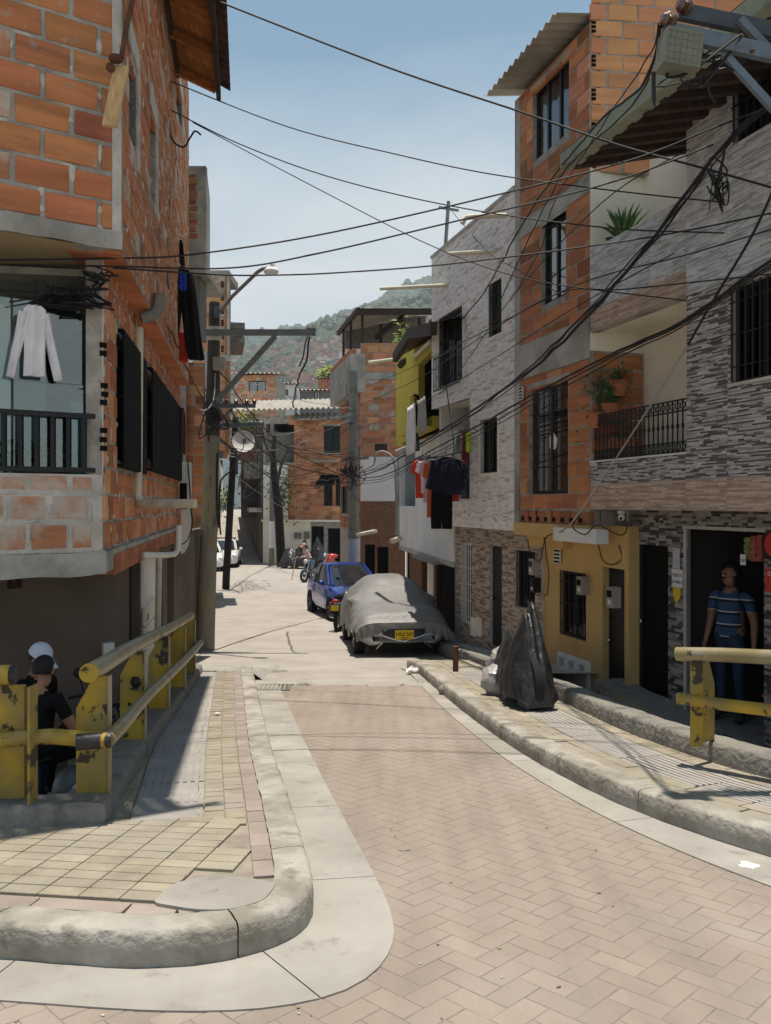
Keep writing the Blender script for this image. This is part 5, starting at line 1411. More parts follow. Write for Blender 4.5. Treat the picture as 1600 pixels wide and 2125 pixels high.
# white storey below, projecting further
FW = Fr(P(829, 1000, 21.8).xy, P(941, 1000, 15.6).xy)
zw1, zw0 = FW.uz(832, 935)[1], FW.uz(832, 1133)[1]
uop = FW.uz(862, 1000)[0]
opW = (.05, uop, FW.uz(832, 1050)[1], zw1 + .1)
mb = MB(); wallmesh(mb, FW, 0, FW.len, zw0, zw1, [opW], th=.15); mb.build('wall', MAT['plaster_white'], hE)
mb = MB(); fbox(mb, FW, -.3, FW.len, zw0, zw1, -.5, -.4); fbox(mb, FW, -.1, .04, zw0, zw1 - .003, -.4, -.152); mb.build('recess_wall', MAT['plaster_blue_and_shade'], hE)  # white recess in shade; its grey-blue tone is given as the plaster colour
mb = MB(); fbox(mb, FW, 0, FW.len, zw0 - .1, zw0 - .002, -2.2, .01); fbox(mb, FW, 0, FW.len, zw1, zw1 + .08, -2.2, .01); mb.build('slab', MAT['concrete_light'], hE)
FWg = FW.off(-.35)
dW = [FWg.rect(838, 1140, 1230, 850), FWg.rect(875, 1150, 1275, 888), FWg.rect(905, 1160, 1310, 943)]
dW = [(a, b, gz(18) - .2, d) for a, b, c, d in dW]
mb = MB(); wallmesh(mb, FWg, -.5, FW.len + .2, gz(19) - .5, zw0, dW, th=.15); mb.build('wall', MAT['stucco_brown'], hE)
for i, r in enumerate(dW):
    door(hE, FWg, r, 'black_matt' if i else 'black_metal', panels=1, handle=False, bars=6 if i == 0 else 0)
mb = MB(); q = FWg.rect(889, 1150, 1310, 902); fbox(mb, FWg, q[0], q[1], gz(18) - .2, q[3], -.05, .03); mb.build('pilaster', MAT['plaster_cream'], hE)
mb = MB(); fbox(mb, FWg, dW[2][0] - .3, dW[2][1] + .2, dW[2][3] + .02, dW[2][3] + .1, 0, .5); mb.build('door_hood', MAT['fibre_cement'], hE)
shell(hE, FWg, 0, FW.len, gz(19) - .5, zw1 + .05, 3.0, 'dark_room', o=-.155)
# ---- G: brick house across the bend
FG = front(48, 546, 712, -1.0); z0 = gz(48)
zG1 = FG.uz(600, 862)[1]
hG = empty('brick_house', FG.pt(2.3, z0), 'three-storey brick house with corrugated roofs facing down the street', 'house')
oG = [FG.rect(507 + 45, 880, 960, 610), FG.rect(672, 884, 940, 708), FG.rect(633, 886, 893, 647), FG.rect(672, 1000, 1050, 690), FG.rect(696, 985, 1050, 706), FG.rect(646, 1092, 1165, 672), FG.rect(680, 1096, 1165, 706)]
mb = MB(); wallmesh(mb, FG, 0, FG.len, z0, zG1, oG, th=.15); mb.build('wall', MAT['mortar'], hG)
pc = Pieces(hG, 'brick', 295)
zt1 = FG.uz(600, 1078)[1]
u600 = FG.uz(598, 1000)[0]
bricks(pc, FG, u600, FG.len, zt1, zG1, oG, mats=['brick', 'brick', 'brick_dark', 'brick_pale'], L=.42, H=.23, j=.02); pc.flush()
mb = MB(); fbox(mb, FG, .02, u600 - .02, zt1, FG.uz(600, 965)[1], -.05, .02); mb.build('render_panel', MAT['plaster_cream'], hG)
mb = MB(); fbox(mb, FG, .0, FG.uz(646, 1100)[0] - .05, z0, zt1 - .05, -.05, .03); fbox(mb, FG, 0, FG.len, zt1 - .12, zt1 - .01, -.05, .3); mb.build('render_panel', MAT['plaster_cream'], hG)
for i, r in enumerate(oG):
    if i in (1, 3, 4): window(hG, FG, r, cols=2, fw=.05, curtain=(.2, .7, 'cloth_white') if i == 1 else None, bars=6 if i == 1 else 0)
    elif i in (5, 6): door(hG, FG, r, 'black_matt', panels=1, handle=False)
mb = MB(); r = FG.rect(611, 1105, 1118, 626); fbox(mb, FG, r[0], r[1], r[2], r[3], 0, .1); r = FG.rect(631, 1103, 1118, 643); fbox(mb, FG, r[0], r[1], r[2], r[3], 0, .1); mb.build('meter_box', MAT['grey_metal'], hG)
corrugated(FG, -1.6, FG.len + .1, FG.uz(600, 852)[1], .9, FG.uz(600, 828)[1] + .4, -3.5, MAT['fibre_cement'], 'roof', hG, pitch=.32, amp=.06)
corrugated(FG, u600 + .3, FG.len + .1, FG.uz(600, 874)[1], .8, FG.uz(600, 862)[1] + .1, -.2, MAT['fibre_cement'], 'roof', hG, pitch=.32, amp=.06)
mb = MB(); a, z = FG.uz(650, 958); fbox(mb, FG, a, FG.len - .3, z - .05, z, 0, 1.1); mb.build('awning', MAT['fibre_cement'], hG)
mb = MB(); a, z = FG.uz(660, 985); mb.add([FG.pt(a, z - .6, .7), FG.pt(a + 1.1, z - .6, .7), FG.pt(a + 1.2, z, 0), FG.pt(a + .2, z, 0)], [(0, 1, 2, 3)]); mb.build('awning', MAT['black_matt'], hG)
shell(hG, FG, 0, FG.len, z0, zG1, 4, 'mortar')
# ---- H: dark row along the side street, facing left
FHs = Fr(P(507, 1000, 96).xy, FG.pt(-.1, 0).xy)
MAT['shade_dark_wall'] = M('shade_dark_wall', (.10, .09, .08), .9, .3, 2, .3, 30)  # the row's shade is put into this dark wall colour
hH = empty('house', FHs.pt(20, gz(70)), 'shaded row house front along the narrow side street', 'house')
z0h = lambda u: gz(FHs.pt(u, 0).y)
oH = []
for i in range(6):
    u = 3 + i * 7.6; oH += [(u, u + 2.2, z0h(u) + 3.6, z0h(u) + 5.4)]
for i in range(7):
    u = 1.5 + i * 6.6; oH += [(u, u + 1.6, z0h(u) - .5, z0h(u) + 2.1)]
mb = MB(); wallmesh(mb, FHs, 0, FHs.len, -3, EZ + 4.2, oH, th=.2); mb.build('wall', MAT['shade_dark_wall'], hH)
for i, r in enumerate(oH):
    if i < 6: window(hH, FHs, r, cols=2, fw=.08)
    else: door(hH, FHs, r, 'black_matt', panels=1, handle=False)
mb = MB(); fbox(mb, FHs, 0, FHs.len, z0h(30) + 2.5, z0h(30) + 2.75, 0, .7); fbox(mb, FHs, 18, FHs.len - 2, EZ + 1.6, EZ + 2.5, .0, .9); mb.build('balcony', MAT['concrete'], hH)
shell(hH, FHs, 0, FHs.len, -3, EZ + 4.2, 4, 'concrete_dirty', o=-.205)
# ---- I: pale house closing the side street, J: pinkish row on its left
FI = front(112, 440, 520); hI = simple_house('house', 'pale blue-white house closing the end of the side street', FI, gz(112) - 1, EZ + 8, 5, 'plaster_blue_and_shade', [FI.rect(452, 955, 985, 462), FI.rect(484, 955, 985, 494), FI.rect(470, 1020, 1066, 478)])
for r in ([FI.rect(452, 955, 985, 462), FI.rect(484, 955, 985, 494)]): window(hI, FI, r, fw=.1)
door(hI, FI, FI.rect(470, 1020, 1066, 478), 'black_matt', panels=1, handle=False)
FJ = Fr((-9.95, 46), P(462, 1000, 108).xy); FJ1 = Fr((-5.7, 26.3), (-9.9, 45.9))
oJ = [(4 + i * 9.5, 6 + i * 9.5, gz(50 + i * 9.5) + 3.4, gz(50 + i * 9.5) + 5) for i in range(6)] + [(2 + i * 7, 3.5 + i * 7, -4, gz(48 + i * 7) + 2.0) for i in range(8)]
hJ = simple_house('house', 'long pale pinkish row house on the sunny side of the side street', FJ, -3, EZ + 4.5, 4, 'plaster_pink', oJ, .2)
for i, r in enumerate(oJ):
    if i < 6: window(hJ, FJ, r, fw=.08)
    else: door(hJ, FJ, r, 'black_matt', panels=1, handle=False)
oJ1 = [(2 + i * 4.5, 3.3 + i * 4.5, -4, gz(30 + i * 4) + 2) for i in range(4)]
hJ1 = simple_house('house', 'plain grey rendered house front half hidden behind the lamp pole', FJ1, -3, EZ + 3.2, 4, 'plaster_white', oJ1, .2)
for r in oJ1: door(hJ1, FJ1, r, 'black_matt', panels=1, handle=False)
# ---- houses stepping up behind
def back_house(px0, px1, d, ytop, ybot, label, mat, roofmat='fibre_cement', wins=(), bricky=None, roof='corr'):
    F = front(d, px0, px1); z1 = F.uz(px0, ytop)[1]; z0 = F.uz(px0, ybot)[1] - 3
    ops = [F.rect(*q) for q in wins]
    h = simple_house('brick_house' if bricky else 'house', label, F, z0, z1, 6, mat, ops)
    for r in ops: window(h, F, r, fw=.07, cols=2, pane='glass')
    if bricky:
        pc = Pieces(h, 'brick', 180); bricks(pc, F, .02, F.len, z1 - 3.2, z1, ops, mats=bricky, L=.42, H=.22, j=.03); pc.flush()
    if roof == 'corr': corrugated(F, -.4, F.len + .4, z1 + .06, .6, z1 + .9, -6, MAT[roofmat], 'roof', h, pitch=.35, amp=.06)
    return h
back_house(487, 572, 62, 778, 870, 'small brick house with white curtained window behind the corrugated roof', 'mortar', wins=[(516, 790, 814, 552)], bricky=['brick', 'brick_pale', 'brick_smeared'])
back_house(570, 612, 74, 798, 840, 'small white house with one dark window among the roofs', 'plaster_white', wins=[(590, 808, 820, 598)])
back_house(608, 624, 80, 812, 845, 'narrow ochre house squeezed between white house and sheds', 'plaster_ochre')
hS = back_house(622, 712, 70, 812, 845, 'grey plank and sheet metal shack under flat tin roof', 'grey_metal', wins=[(652, 812, 829, 664)])
back_house(660, 712, 88, 786, 815, 'small brick rooftop house beneath the green tree', 'mortar', bricky=['brick', 'brick_dark'])
back_house(500, 545, 54, 885, 980, 'dim little brick house below the other with hanging plants', 'shade_dark_wall', wins=[(512, 905, 925, 530)], bricky=['brick_dark'])
# ---- right-hand filler between pale tiled house and the white one is the same terrace; left side row behind pole
# ------------------------------------------------------------------ valley, hills, far town
def ridge1(x):
    return float(np.interp(x, [-1400, -700, -330, -200, -129, -78, -32, 20, 65, 300, 1200], [60, 110, 172, 195, 221, 246, 256, 264, 276, 300, 330]))
def ridge2(x):
    return float(np.interp(x, [-2000, -700, -200, -64, 0, 42, 100, 400, 1500], [250, 330, 385, 412, 446, 468, 486, 560, 640]))
def hz(x, y):
    n = mnoise.noise(Vector((x * .006, y * .006, 3))) * 16 + mnoise.noise(Vector((x * .02, y * .02, 7))) * 5
    if y < 260: return -9 - (y + 300) * .01 
    if y < 1100:
        t = (y - 260) / 840; return -15 + (ridge1(x) + 15) * (t ** 1.25) + n * min(1, t * 3)
    if y < 1300:
        t = (y - 1100) / 200; return ridge1(x) * (1 - .22 * math.sin(t * math.pi / 2)) + n
    if y < 1850:
        t = (y - 1300) / 550; a = ridge1(x) * .78; return a + (ridge2(x) - a) * t ** .8 + n
    t = (y - 1850) / 600; return ridge2(x) * (1 - .35 * t) + n
xs_ = np.linspace(-1500, 1500, 75); ys_ = [-300, -100, 100, 200, 260] + list(np.linspace(300, 1300, 38)) + list(np.linspace(1340, 2450, 28))
mb = MB(); mb.sheet([[Vector((x * (1 if y > 250 else .8), y, hz(x, y))) for x in xs_] for y in ys_])
MAT['hill'] = M('hill', (.085, .105, .045), .95, .35, .02, 0, 1, col2=(.19, .155, .09), c2scale=.012, c2lo=.48, c2hi=.62, c2amt=.8, col3=(.04, .065, .03), c3scale=.03, c3lo=.52, c3hi=.6, c3amt=.8)
hill = tag(mb.build('hill', MAT['hill'], None, smooth='all'), kind='structure')
rr = random.Random(3)
MAT['far_house'] = palette('far_house', [(.34, .20, .14), (.30, .17, .12), (.42, .26, .19), (.55, .52, .48), (.32, .27, .23), (.44, .30, .22), (.27, .16, .12), (.48, .42, .36), (.22, .20, .19), (.38, .23, .17)], bump=0)
mb = MB()
n_ = 0
while n_ < 9000:
    y = rr.uniform(430, 1090); px = rr.uniform(440, 930); x = (px - 800) / 1700 * y
    t = (y - 430) / 660
    dens = mnoise.noise(Vector((x * .012, y * .008, 1))) * .5 + .80 - t * .70
    if rr.random() > dens * 1.5: 
        n_ += 0.25; continue
    n_ += 1
    w_, d_, h_ = rr.uniform(5, 10), rr.uniform(5, 9), rr.uniform(4, 9.5); z = hz(x, y); a = rr.uniform(0, 1.5)
    ax = (Vector((math.cos(a), math.sin(a), 0)), Vector((-math.sin(a), math.cos(a), 0)), ZUP)
    mb.box((x, y, z + h_ / 2 - 1), (w_, d_, h_ + 2), ax)
o = mb.build('far_town', MAT['far_house'], None, fix=False); tag(o, 'hillside covered with tiny brick and white houses', 'houses', kind='stuff')
MAT['far_leaf'] = palette('far_leaf', [(.04, .075, .03), (.05, .085, .04), (.03, .055, .035), (.07, .095, .045), (.05, .08, .035)], bump=0)
mb = MB(); n_ = 0
def blob(mb, c, r, s=1.0):
    ang = rr.uniform(0, 6)
    rings = []
    for q, (rz_, zz) in enumerate(((.45, -.55), (.95, -.1), (.8, .45), (.25, .95))):
        rings.append([c + Vector((math.cos(ang + k * 1.047) * r * rz_ * rr.uniform(.75, 1.2), math.sin(ang + k * 1.047) * r * rz_ * rr.uniform(.75, 1.2), zz * r * s)) for k in range(6)])
    mb.loft(rings)
while n_ < 4200:
    y = rr.uniform(480, 1095) if rr.random() < .62 else rr.uniform(1320, 1860); px = rr.uniform(430, 960); x = (px - 800) / 1700 * y
    t = (y - 480) / 620
    dens = .18 + t * .6 - mnoise.noise(Vector((x * .012, y * .008, 1))) * .6 if y < 1200 else 1
    if rr.random() > dens: n_ += .2; continue
    n_ += 1
    r_ = rr.uniform(3, 6.5) if y < 1200 else rr.uniform(6, 13)
    blob(mb, Vector((x, y, hz(x, y) + r_ * .7)), r_, rr.uniform(.8, 1.5))
for k in range(60):   # taller trees breaking the skylines
    px = rr.uniform(660, 960); y = 1850; x = (px - 800) / 1700 * y; r_ = rr.uniform(9, 16); blob(mb, Vector((x, y, hz(x, y) + r_ * .9)), r_, 1.5)
for k in range(40):
    px = rr.uniform(480, 860); y = 1098; x = (px - 800) / 1700 * y; r_ = rr.uniform(2.5, 6); blob(mb, Vector((x, y, hz(x, y) + r_ * .9)), r_, 1.4)
o = mb.build('far_wood', MAT['far_leaf'], None, fix=False); tag(o, 'dark trees scattered over the distant hills', 'trees', kind='stuff')
# the air between: one even, closed volume
mb = MB(); mb.box((0, 1050, 268), (3300, 2900, 600))
hzb = mb.build('haze', MAT['glass']); hzb['kind'] = 'stuff'
hm = bpy.data.materials.new('haze'); hm.use_nodes = True; hm.node_tree.nodes.clear()
pv = hm.node_tree.nodes.new('ShaderNodeVolumePrincipled'); pv.inputs['Color'].default_value = (.80, .88, 1, 1); pv.inputs['Density'].default_value = .00025; pv.inputs['Anisotropy'].default_value = .2
ho = hm.node_tree.nodes.new('ShaderNodeOutputMaterial'); hm.node_tree.links.new(pv.outputs[0], ho.inputs['Volume'])
hzb.data.materials[0] = hm
# ------------------------------------------------------------------ yellow railings
MATY = MAT['yellow_paint']
def post_plate(root, pos, dirv, z0, z1, w=.17, th=.014, flip=1):
    """A steel plate post with a chamfered outer top corner and a flange down its street side."""
    d = Vector((dirv[0], dirv[1], 0)).normalized(); n = Vector((d.y, -d.x, 0))   # n: towards the street
    c = Vector((pos[0], pos[1], 0))
    mb = MB(); s = -n * flip
    poly = [c + ZUP * z0, c + s * w + ZUP * z0, c + s * w + ZUP * (z1 - .18), c + s * (w * .45) + ZUP * z1, c + ZUP * z1]
    mb.prism(poly, d * th)
    p = mb.build('post', MATY, root)
    mb = MB(); mb.box(c + ZUP * (z0 + z1) / 2 + n * flip * .008, (.055, .014, z1 - z0), (d, n, ZUP)); mb.build('flange', MAT['rail_worn'], p)
    return p
rl1 = empty('yellow_railing', (-1.8, 6, gz(6)), 'worn yellow steel railing curving along the left pavement edge', 'railing')
CLm = resample(offset_line(CL, -.11), 60)             # from far to near
def rail_at(line, h): return [Vector((p.x, p.y, gz(p.y) + .26 + h)) for p in line]
mb = MB(); mb.tube(rail_at(CLm[5:59], .70), .052, 12); mb.build('rail', MAT['rail_worn'], rl1, smooth=50)
CLo = resample(offset_line(CL, .012), 60)
mb = MB(); mb.tube(rail_at(CLo[5:60], .34), .042, 12); mb.build('rail', MAT['rail_worn'], rl1, smooth=50)
e = rail_at(CLm[57:59], .70)
dd = (e[1] - e[0]).normalized(); mb = MB(); mb.lathe([(.054, 0), (.054, .006), (.001, .007)], e[1], dd, 16); mb.build('end_cap', MATY, rl1)
for i in (57, 44, 32, 20, 9):
    p = CLm[i]; q = CLm[min(i + 1, 59)]; d = (q - p).normalized()
    post_plate(rl1, (p.x + .085, p.y), (d.x, d.y), gz(p.y) + .2, gz(p.y) + .26 + .67, w=.175, flip=-1)
# return along the side street
c0 = rail_at([CLo[59]], .34)[0]
mb = MB(); mb.tube([c0, P(110, 1528, 4.56), P(0, 1535, 4.5), P(-260, 1545, 4.42)], .044, 12); mb.build('rail', MATY, rl1, smooth=50)
mb = MB(); mb.tube([P(22, 1400, 4.5), P(-40, 1402, 4.48), P(-260, 1408, 4.4)], .055, 12); mb.build('rail', MATY, rl1, smooth=50)
mb = MB(); mb.tube([P(21, 1400, 4.5), P(34, 1400, 4.505)], .05, 12); mb.build('end_cap', MAT['tar'], rl1, smooth=50)
mb = MB(); mb.tube([c0 + Vector((.012, .02, 0)), c0 + Vector((-.16, -.035, .0))], .0455, 12); mb.build('tar_patch', MAT['tar'], rl1, smooth=50)
mb = MB(); a, b = P(0, 1425, 4.52), P(50, 1660, 4.52); mb.box(((a.x + b.x) / 2 - .03, 4.56, (a.z + b.z) / 2), (.17, .03, a.z - b.z)); mb.box((b.x + .055, 4.50, (a.z + b.z) / 2), (.016, .10, a.z - b.z + .02)); mb.build('post', MATY, rl1)
rl2 = empty('yellow_railing', (2.4, 5.8, gz(5.8)), 'yellow tube railing with one plate post before the shop', 'railing')
mb = MB(); mb.tube([P(1405, 1357, 5.9), P(1500, 1359, 5.68), P(1600, 1364, 5.42), P(1800, 1376, 4.9)], .05, 12); mb.build('rail', MAT['rail_worn'], rl2, smooth=50)
mb = MB(); mb.tube([P(1408, 1449, 5.9), P(1500, 1462, 5.68), P(1600, 1474, 5.42), P(1800, 1505, 4.9)], .043, 12); mb.build('rail', MATY, rl2, smooth=50)
a, b = P(1443, 1370, 5.85), P(1443, 1547, 5.85)
mb = MB(); mb.prism([a, a + Vector((.13, .10, 0)), Vector((a.x + .20, a.y + .155, a.z - .20)), Vector((a.x + .20, a.y + .155, b.z)), b], Vector((-.01, .014, 0))); pp = mb.build('post', MATY, rl2)
mb = MB(); mb.box((a.x - .0, a.y - .02, (a.z + b.z) / 2), (.085, .016, a.z - b.z)); mb.build('flange', MATY, pp)
mb = MB(); q = P(1720, 1480, 5.1); mb.box((q.x, q.y, q.z), (.09, .02, .62)); mb.build('post', MATY, rl2)
# ------------------------------------------------------------------ poles
def pole(label, base, top, r0, r1, mat='concrete'):
    root = empty('utility_pole', base, label, 'pole')
    mb = MB(); n = 12
    mb.tube([Vector(base).lerp(Vector(top), t) - ZUP * (.3 if t == 0 else 0) for t in np.linspace(0, 1, n)], [r0 + (r1 - r0) * t for t in np.linspace(0, 1, n)], 16); mb.build('shaft', MAT[mat] if isinstance(mat, str) else mat, root, smooth=50)
    return root
MAT['pole1'] = M('pole1', (.27, .245, .19), .9, .25, 3, .5, 30, stretch=(2, 2, .5), col2=(.34, .27, .10), c2scale=2.5, c2lo=.5, c2hi=.62, c2amt=.6, col3=(.06, .052, .045), c3scale=3, c3lo=.55, c3hi=.68, c3amt=.8)
b1 = S3(-3.53, 16.0)
p1 = pole('tall grey concrete pole with street lamp and long steel cross-arm', b1, P(441, 905, 16.0), .19, .145, 'pole1')
mb = MB(); mb.tube([P(441, 905, 16.0), P(443, 760, 16.0), P(445, 628, 16.0)], [.144, .125, .10], 14); mb.build('upper_shaft', M('pole_dark', (.075, .066, .058), .9, .3, 3, .4, 30), p1, smooth=50)
pt1 = P(443, 690, 15.85)
mb = MB(); mb.bar(P(427, 690, 15.82), P(655, 690, 15.82), .07, .115); mb.build('cross_arm', MAT['grey_metal'], p1)
mb = MB(); mb.bar(P(441, 842, 15.85), P(572, 697, 15.80), .05, .10); mb.build('brace', MAT['grey_metal'], p1)
mb = MB(); mb.tube([P(443, 680, 16.0), P(443, 708, 16.0)], .16, 14); mb.build('clamp', MAT['pvc'], p1, smooth=50)
mb = MB(); mb.tube([P(452, 652, 15.95), P(482, 615, 15.7), P(535, 564, 15.3), P(545, 558, 15.25), P(553, 557, 15.2)], .035, 8); mb.build('lamp_arm', MAT['grey_metal'], p1, smooth=50)
mb = MB(); mb.ball(P(563, 563, 15.15), .13, 10, 7, sc=(1.1, .8, .62)); mb.tube([P(565, 556, 15.15), P(565, 549, 15.15)], .045, 8); lh = mb.build('lamp_head', MAT['plaster_white'], p1, smooth=50)
mb = MB(); mb.box(P(450, 648, 15.9), (.10, .1, .22)); mb.build('bracket', MAT['steel_blue'], p1)
mb = MB(); mb.box(P(455, 755, 15.83), (.21, .2, .24)); mb.build('meter_box', MAT['fibre_cement'], p1)
for (ya, xa, xb, yb) in ((842, 425, 530, 842), (884, 432, 548, 880)):
    mb = MB(); mb.bar(P(xa, ya, 15.9), P(xb, yb, 15.9), .07, .075); mb.build('cross_arm', MAT['steel_blue'], p1)
for a, b in (((446, 884, 15.85), (482, 848, 15.85)), ((478, 850, 15.85), (500, 884, 15.85)), ((448, 815, 15.9), (466, 840, 15.9))):
    mb = MB(); mb.bar(P(*a), P(*b), .04); mb.build('brace', MAT['steel_blue'], p1)
for px in (470, 490, 512, 528):
    mb = MB(); c = P(px, 836, 15.88); mb.lathe([(.03, -.03), (.045, 0), (.03, .02), (.045, .04), (.02, .07)], c, n=8); mb.build('insulator', MAT['insulator'], p1, smooth=50)
for px in (640, 650):
    mb = MB(); mb.lathe([(.03, -.02), (.05, .01), (.02, .06)], P(px, 683, 15.82), n=8); mb.build('insulator', MAT['insulator'], p1, smooth=50)
for i, (py, w_) in enumerate(((1195, .3), (1240, .36), (1150, .25))):
    c = P(428 + 2 * i, py, 15.82); mb = MB(); mb.lathe([(.176 + .012, -w_ / 2), (.176 + .012, w_ / 2)], Vector((b1.x + .015, 16, c.z)), n=14, caps=False); 
p2 = pole('dark leaning pole carrying the satellite dish beside the parked white car', S3(-6.25, 32), P(489, 865, 32), .15, .12, M('pole_black', (.022, .019, .017), .9, .3, 3, .3, 30))
p3 = pole('grey pole with pale painted foot before the brick terrace house', S3(-1.0, 25.6), P(733, 770, 25.6), .19, .13, 'concrete_dirty')
mb = MB(); mb.tube([S3(-1.0, 25.6, .02), S3(-1.0, 25.6, 2.15)], [.205, .198], 16); mb.build('painted_foot', M('foot_paint', (.44, .47, .53), .8, .12, 3, .2, 30), p3, smooth=50)
p4 = pole('slim pole covered in torn posters at the bend', S3(-6.4, 46), P(565, 880, 46), .15, .11, 'concrete_dirty')
mb = MB(); mb.tube([S3(-6.4, 46, 1.0), S3(-6.4, 46, 2.5)], [.165, .16], 12); mb.build('poster', MAT['plaster_white'], p4, smooth=50)
for pl_, zz, hh in ((p2, 0, 0),):
    mb = MB(); mb.bar(P(462, 925, 31.9), P(520, 925, 31.9), .08); mb.build('cross_arm', MAT['grey_metal'], pl_)
mb = MB(); mb.bar(P(712, 955, 25.5), P(765, 950, 25.5), .08); mb.bar(P(718, 890, 25.5), P(752, 888, 25.5), .08); mb.build('cross_arm', MAT['grey_metal'], p3)
mb = MB(); mb.box(P(722, 868, 25.4), (.4, .3, .25)); mb.build('splice_box', MAT['grey_metal'], p3)
# satellite dish
ds = empty('satellite_dish', P(505, 917, 31.3), 'pale round satellite dish fixed near the top of the dark pole', 'dish')
nd = Vector((.25, -1, .25)).normalized()
mb = MB(); R0 = .43; prof = [(R0 * t, .10 * t * t) for t in (0.02, .25, .5, .75, 1)] ; prof += [(R0 * .99, .085), (R0 * .5, .0), (.02, -.02)]
mb.lathe(prof, P(505, 917, 31.3), nd, 24); mb.build('reflector', MAT['white_paint'], ds, smooth=60)
mb = MB(); mb.tube([P(497, 940, 31.25), P(505, 930, 30.9), P(507, 916, 30.7)], .018, 6); mb.box(P(507, 915, 30.7), (.12, .12, .16)); mb.build('feed_arm', MAT['grey_metal'], ds)
mb = MB(); mb.tube([P(505, 917, 31.35), P(495, 925, 31.9)], .03, 6); mb.build('mount', MAT['grey_metal'], ds)
an = empty('antenna', P(476, 930, 31.6), 'old comb antenna with pale bars left of the dish', 'antenna')
for i in range(7):
    mb = MB(); y = 905 + i * 6.5; mb.bar(P(462, y, 31.7), P(487, y + 4, 31.5), .035); mb.build('bar', MAT['plaster_white'], an)
mb = MB(); mb.bar(P(476, 900, 31.6), P(476, 955, 31.6), .03); mb.build('mast', MAT['grey_metal'], an)
MAT['steel_dark'] = M('steel_dark', (.06, .068, .078), .6, .25, 6, .2, 40, col2=(.05, .04, .035), c2scale=7, c2lo=.56, c2hi=.68, c2amt=.7)
# pole at the right edge, just outside the picture, with its hardware reaching in
p5 = pole('pole with blue-grey steel arms and junction box above the shop', S3(2.95, 5.5, 0), Vector((2.90, 5.5, EZ + 4.6)), .16, .11, 'concrete_dirty')
mb = MB(); mb.bar(P(1376, 62, 5.42), P(1640, 120, 5.42), .05, .10); mb.build('cross_arm', MAT['steel_blue'], p5)
mb = MB(); mb.bar(P(1410, 24, 5.5), P(1660, 76, 5.5), .05, .10); mb.build('cross_arm', MAT['steel_dark'], p5)
for a, b in (((1535, 40, 5.45), (1640, 150, 5.5)), ((1500, 110, 5.44), (1650, 275, 5.5))):
    mb = MB(); mb.bar(P(*a), P(*b), .035, .05); mb.build('brace', MAT['steel_blue'], p5)
jb_ = MB(); c = P(1406, 108, 5.4); ax_ = (Vector((.97, .06, -.22)).normalized(), Vector((-.06, 1, 0)), Vector((.2, 0, .98)))
jb_.box(P(1409, 110, 5.37), (.245, .16, .235), (Vector((.985, .1, -.12)).normalized(), Vector((-.1, .99, 0)), Vector((.12, 0, .99)).normalized()))
jb = jb_.build('junction_box', M('box_paint', (.17, .178, .135), .65, .12, 4, .2, 40, col2=(.16, .15, .12), c2scale=9, c2lo=.55, c2hi=.7, c2amt=.6), p5)
U_, V_, W_ = Vector((.985, .1, -.12)).normalized(), Vector((-.1, .99, 0)).normalized(), Vector((.12, 0, .99)).normalized()
cb_ = P(1409, 110, 5.37)
for i in range(5):
    mb = MB(); mb.box(cb_ - V_ * .082 + W_ * (-.09 + .045 * i), (.235, .004, .004), (U_, V_, W_)); mb.build('rib', MAT['concrete_dirty'], jb)
for i in range(6):
    mb = MB(); mb.box(cb_ - V_ * .082 + U_ * (-.1 + .04 * i), (.004, .004, .225), (U_, V_, W_)); mb.build('rib', MAT['concrete_dirty'], jb)
for px, py in ((1392, 65), (1420, 72), (1444, 78), (1562, 105)):
    mb = MB(); mb.ball(P(px, py, 5.385), .014, 8, 6); mb.build('bolt', MAT['rust'], p5, smooth=True)
for px, py, d_ in ((1387, 42, 5.4), (1420, 12, 5.45)):
    mb = MB(); c = P(px, py, d_); mb.lathe([(.03, -.05), (.055, -.02), (.03, 0), (.055, .02), (.03, .05)], c, Vector((.9, .2, -.2)), 10); mb.build('insulator', MAT['insulator'], p5, smooth=50)
mb = MB(); mb.tube([P(1356, 150, 5.35), P(1357, 205, 5.35), P(1359, 222, 5.35)], [.014, .014, .005], 6); mb.build('cable_end', MAT['cable'], p5)
# mast on the pale tiled house and plastic drain pipes
ms = empty('roof_mast', P(925, 540, 15.6), 'thin leaning antenna mast on the pale tiled house roof edge', 'mast')
mb = MB(); mb.tube([P(922, 545, 15.6), P(931, 418, 15.6)], .035, 8); mb.build('mast', MAT['grey_metal'], ms)
mb = MB(); mb.bar(P(910, 430, 15.6), P(952, 437, 15.6), .04); mb.build('cross_bar', MAT['grey_metal'], ms)
def pipe(label, pts, r=.035, mat='pvc', name='drain_pipe'):
    mb = MB(); mb.tube([P(*p) for p in pts], r, 8); return tag(mb.build(name, MAT[mat], None, smooth=50), label, 'pipe', 'plastic drain pipes')
pipe('cream plastic pipe with bent end sticking out high on the pale tiled house', [(1050, 447, 12.6), (985, 449, 12.5), (965, 452, 12.45), (959, 464, 12.45)], .042)
pipe('short cream pipe jutting from the pale tiled wall below the mast', [(930, 526, 15.2), (1027, 520, 13.2)], .035)
pipe('long straight cream pipe pointing left above the terrace roof', [(790, 599, 16.6), (940, 591, 15.2)], .036)
pipe('slanting cream pipe in front of the yellow house gable', [(861, 740, 17.2), (895, 707, 16.2)], .045)
pipe('short cream pipe end at the eaves of the yellow house', [(766, 752, 22.5), (822, 745, 21.8)], .045)
pipe('thin white pipe slanting across the yellow parapet', [(822, 936, 20), (886, 910, 18)], .03)
pipe('cream spout pipe beside the grey pole', [(742, 1110, 25), (780, 1102, 24)], .06)
pipe('white spout pipe under the corner of the white storey', [(812, 1124, 21.6), (830, 1117, 21.4)], .07)
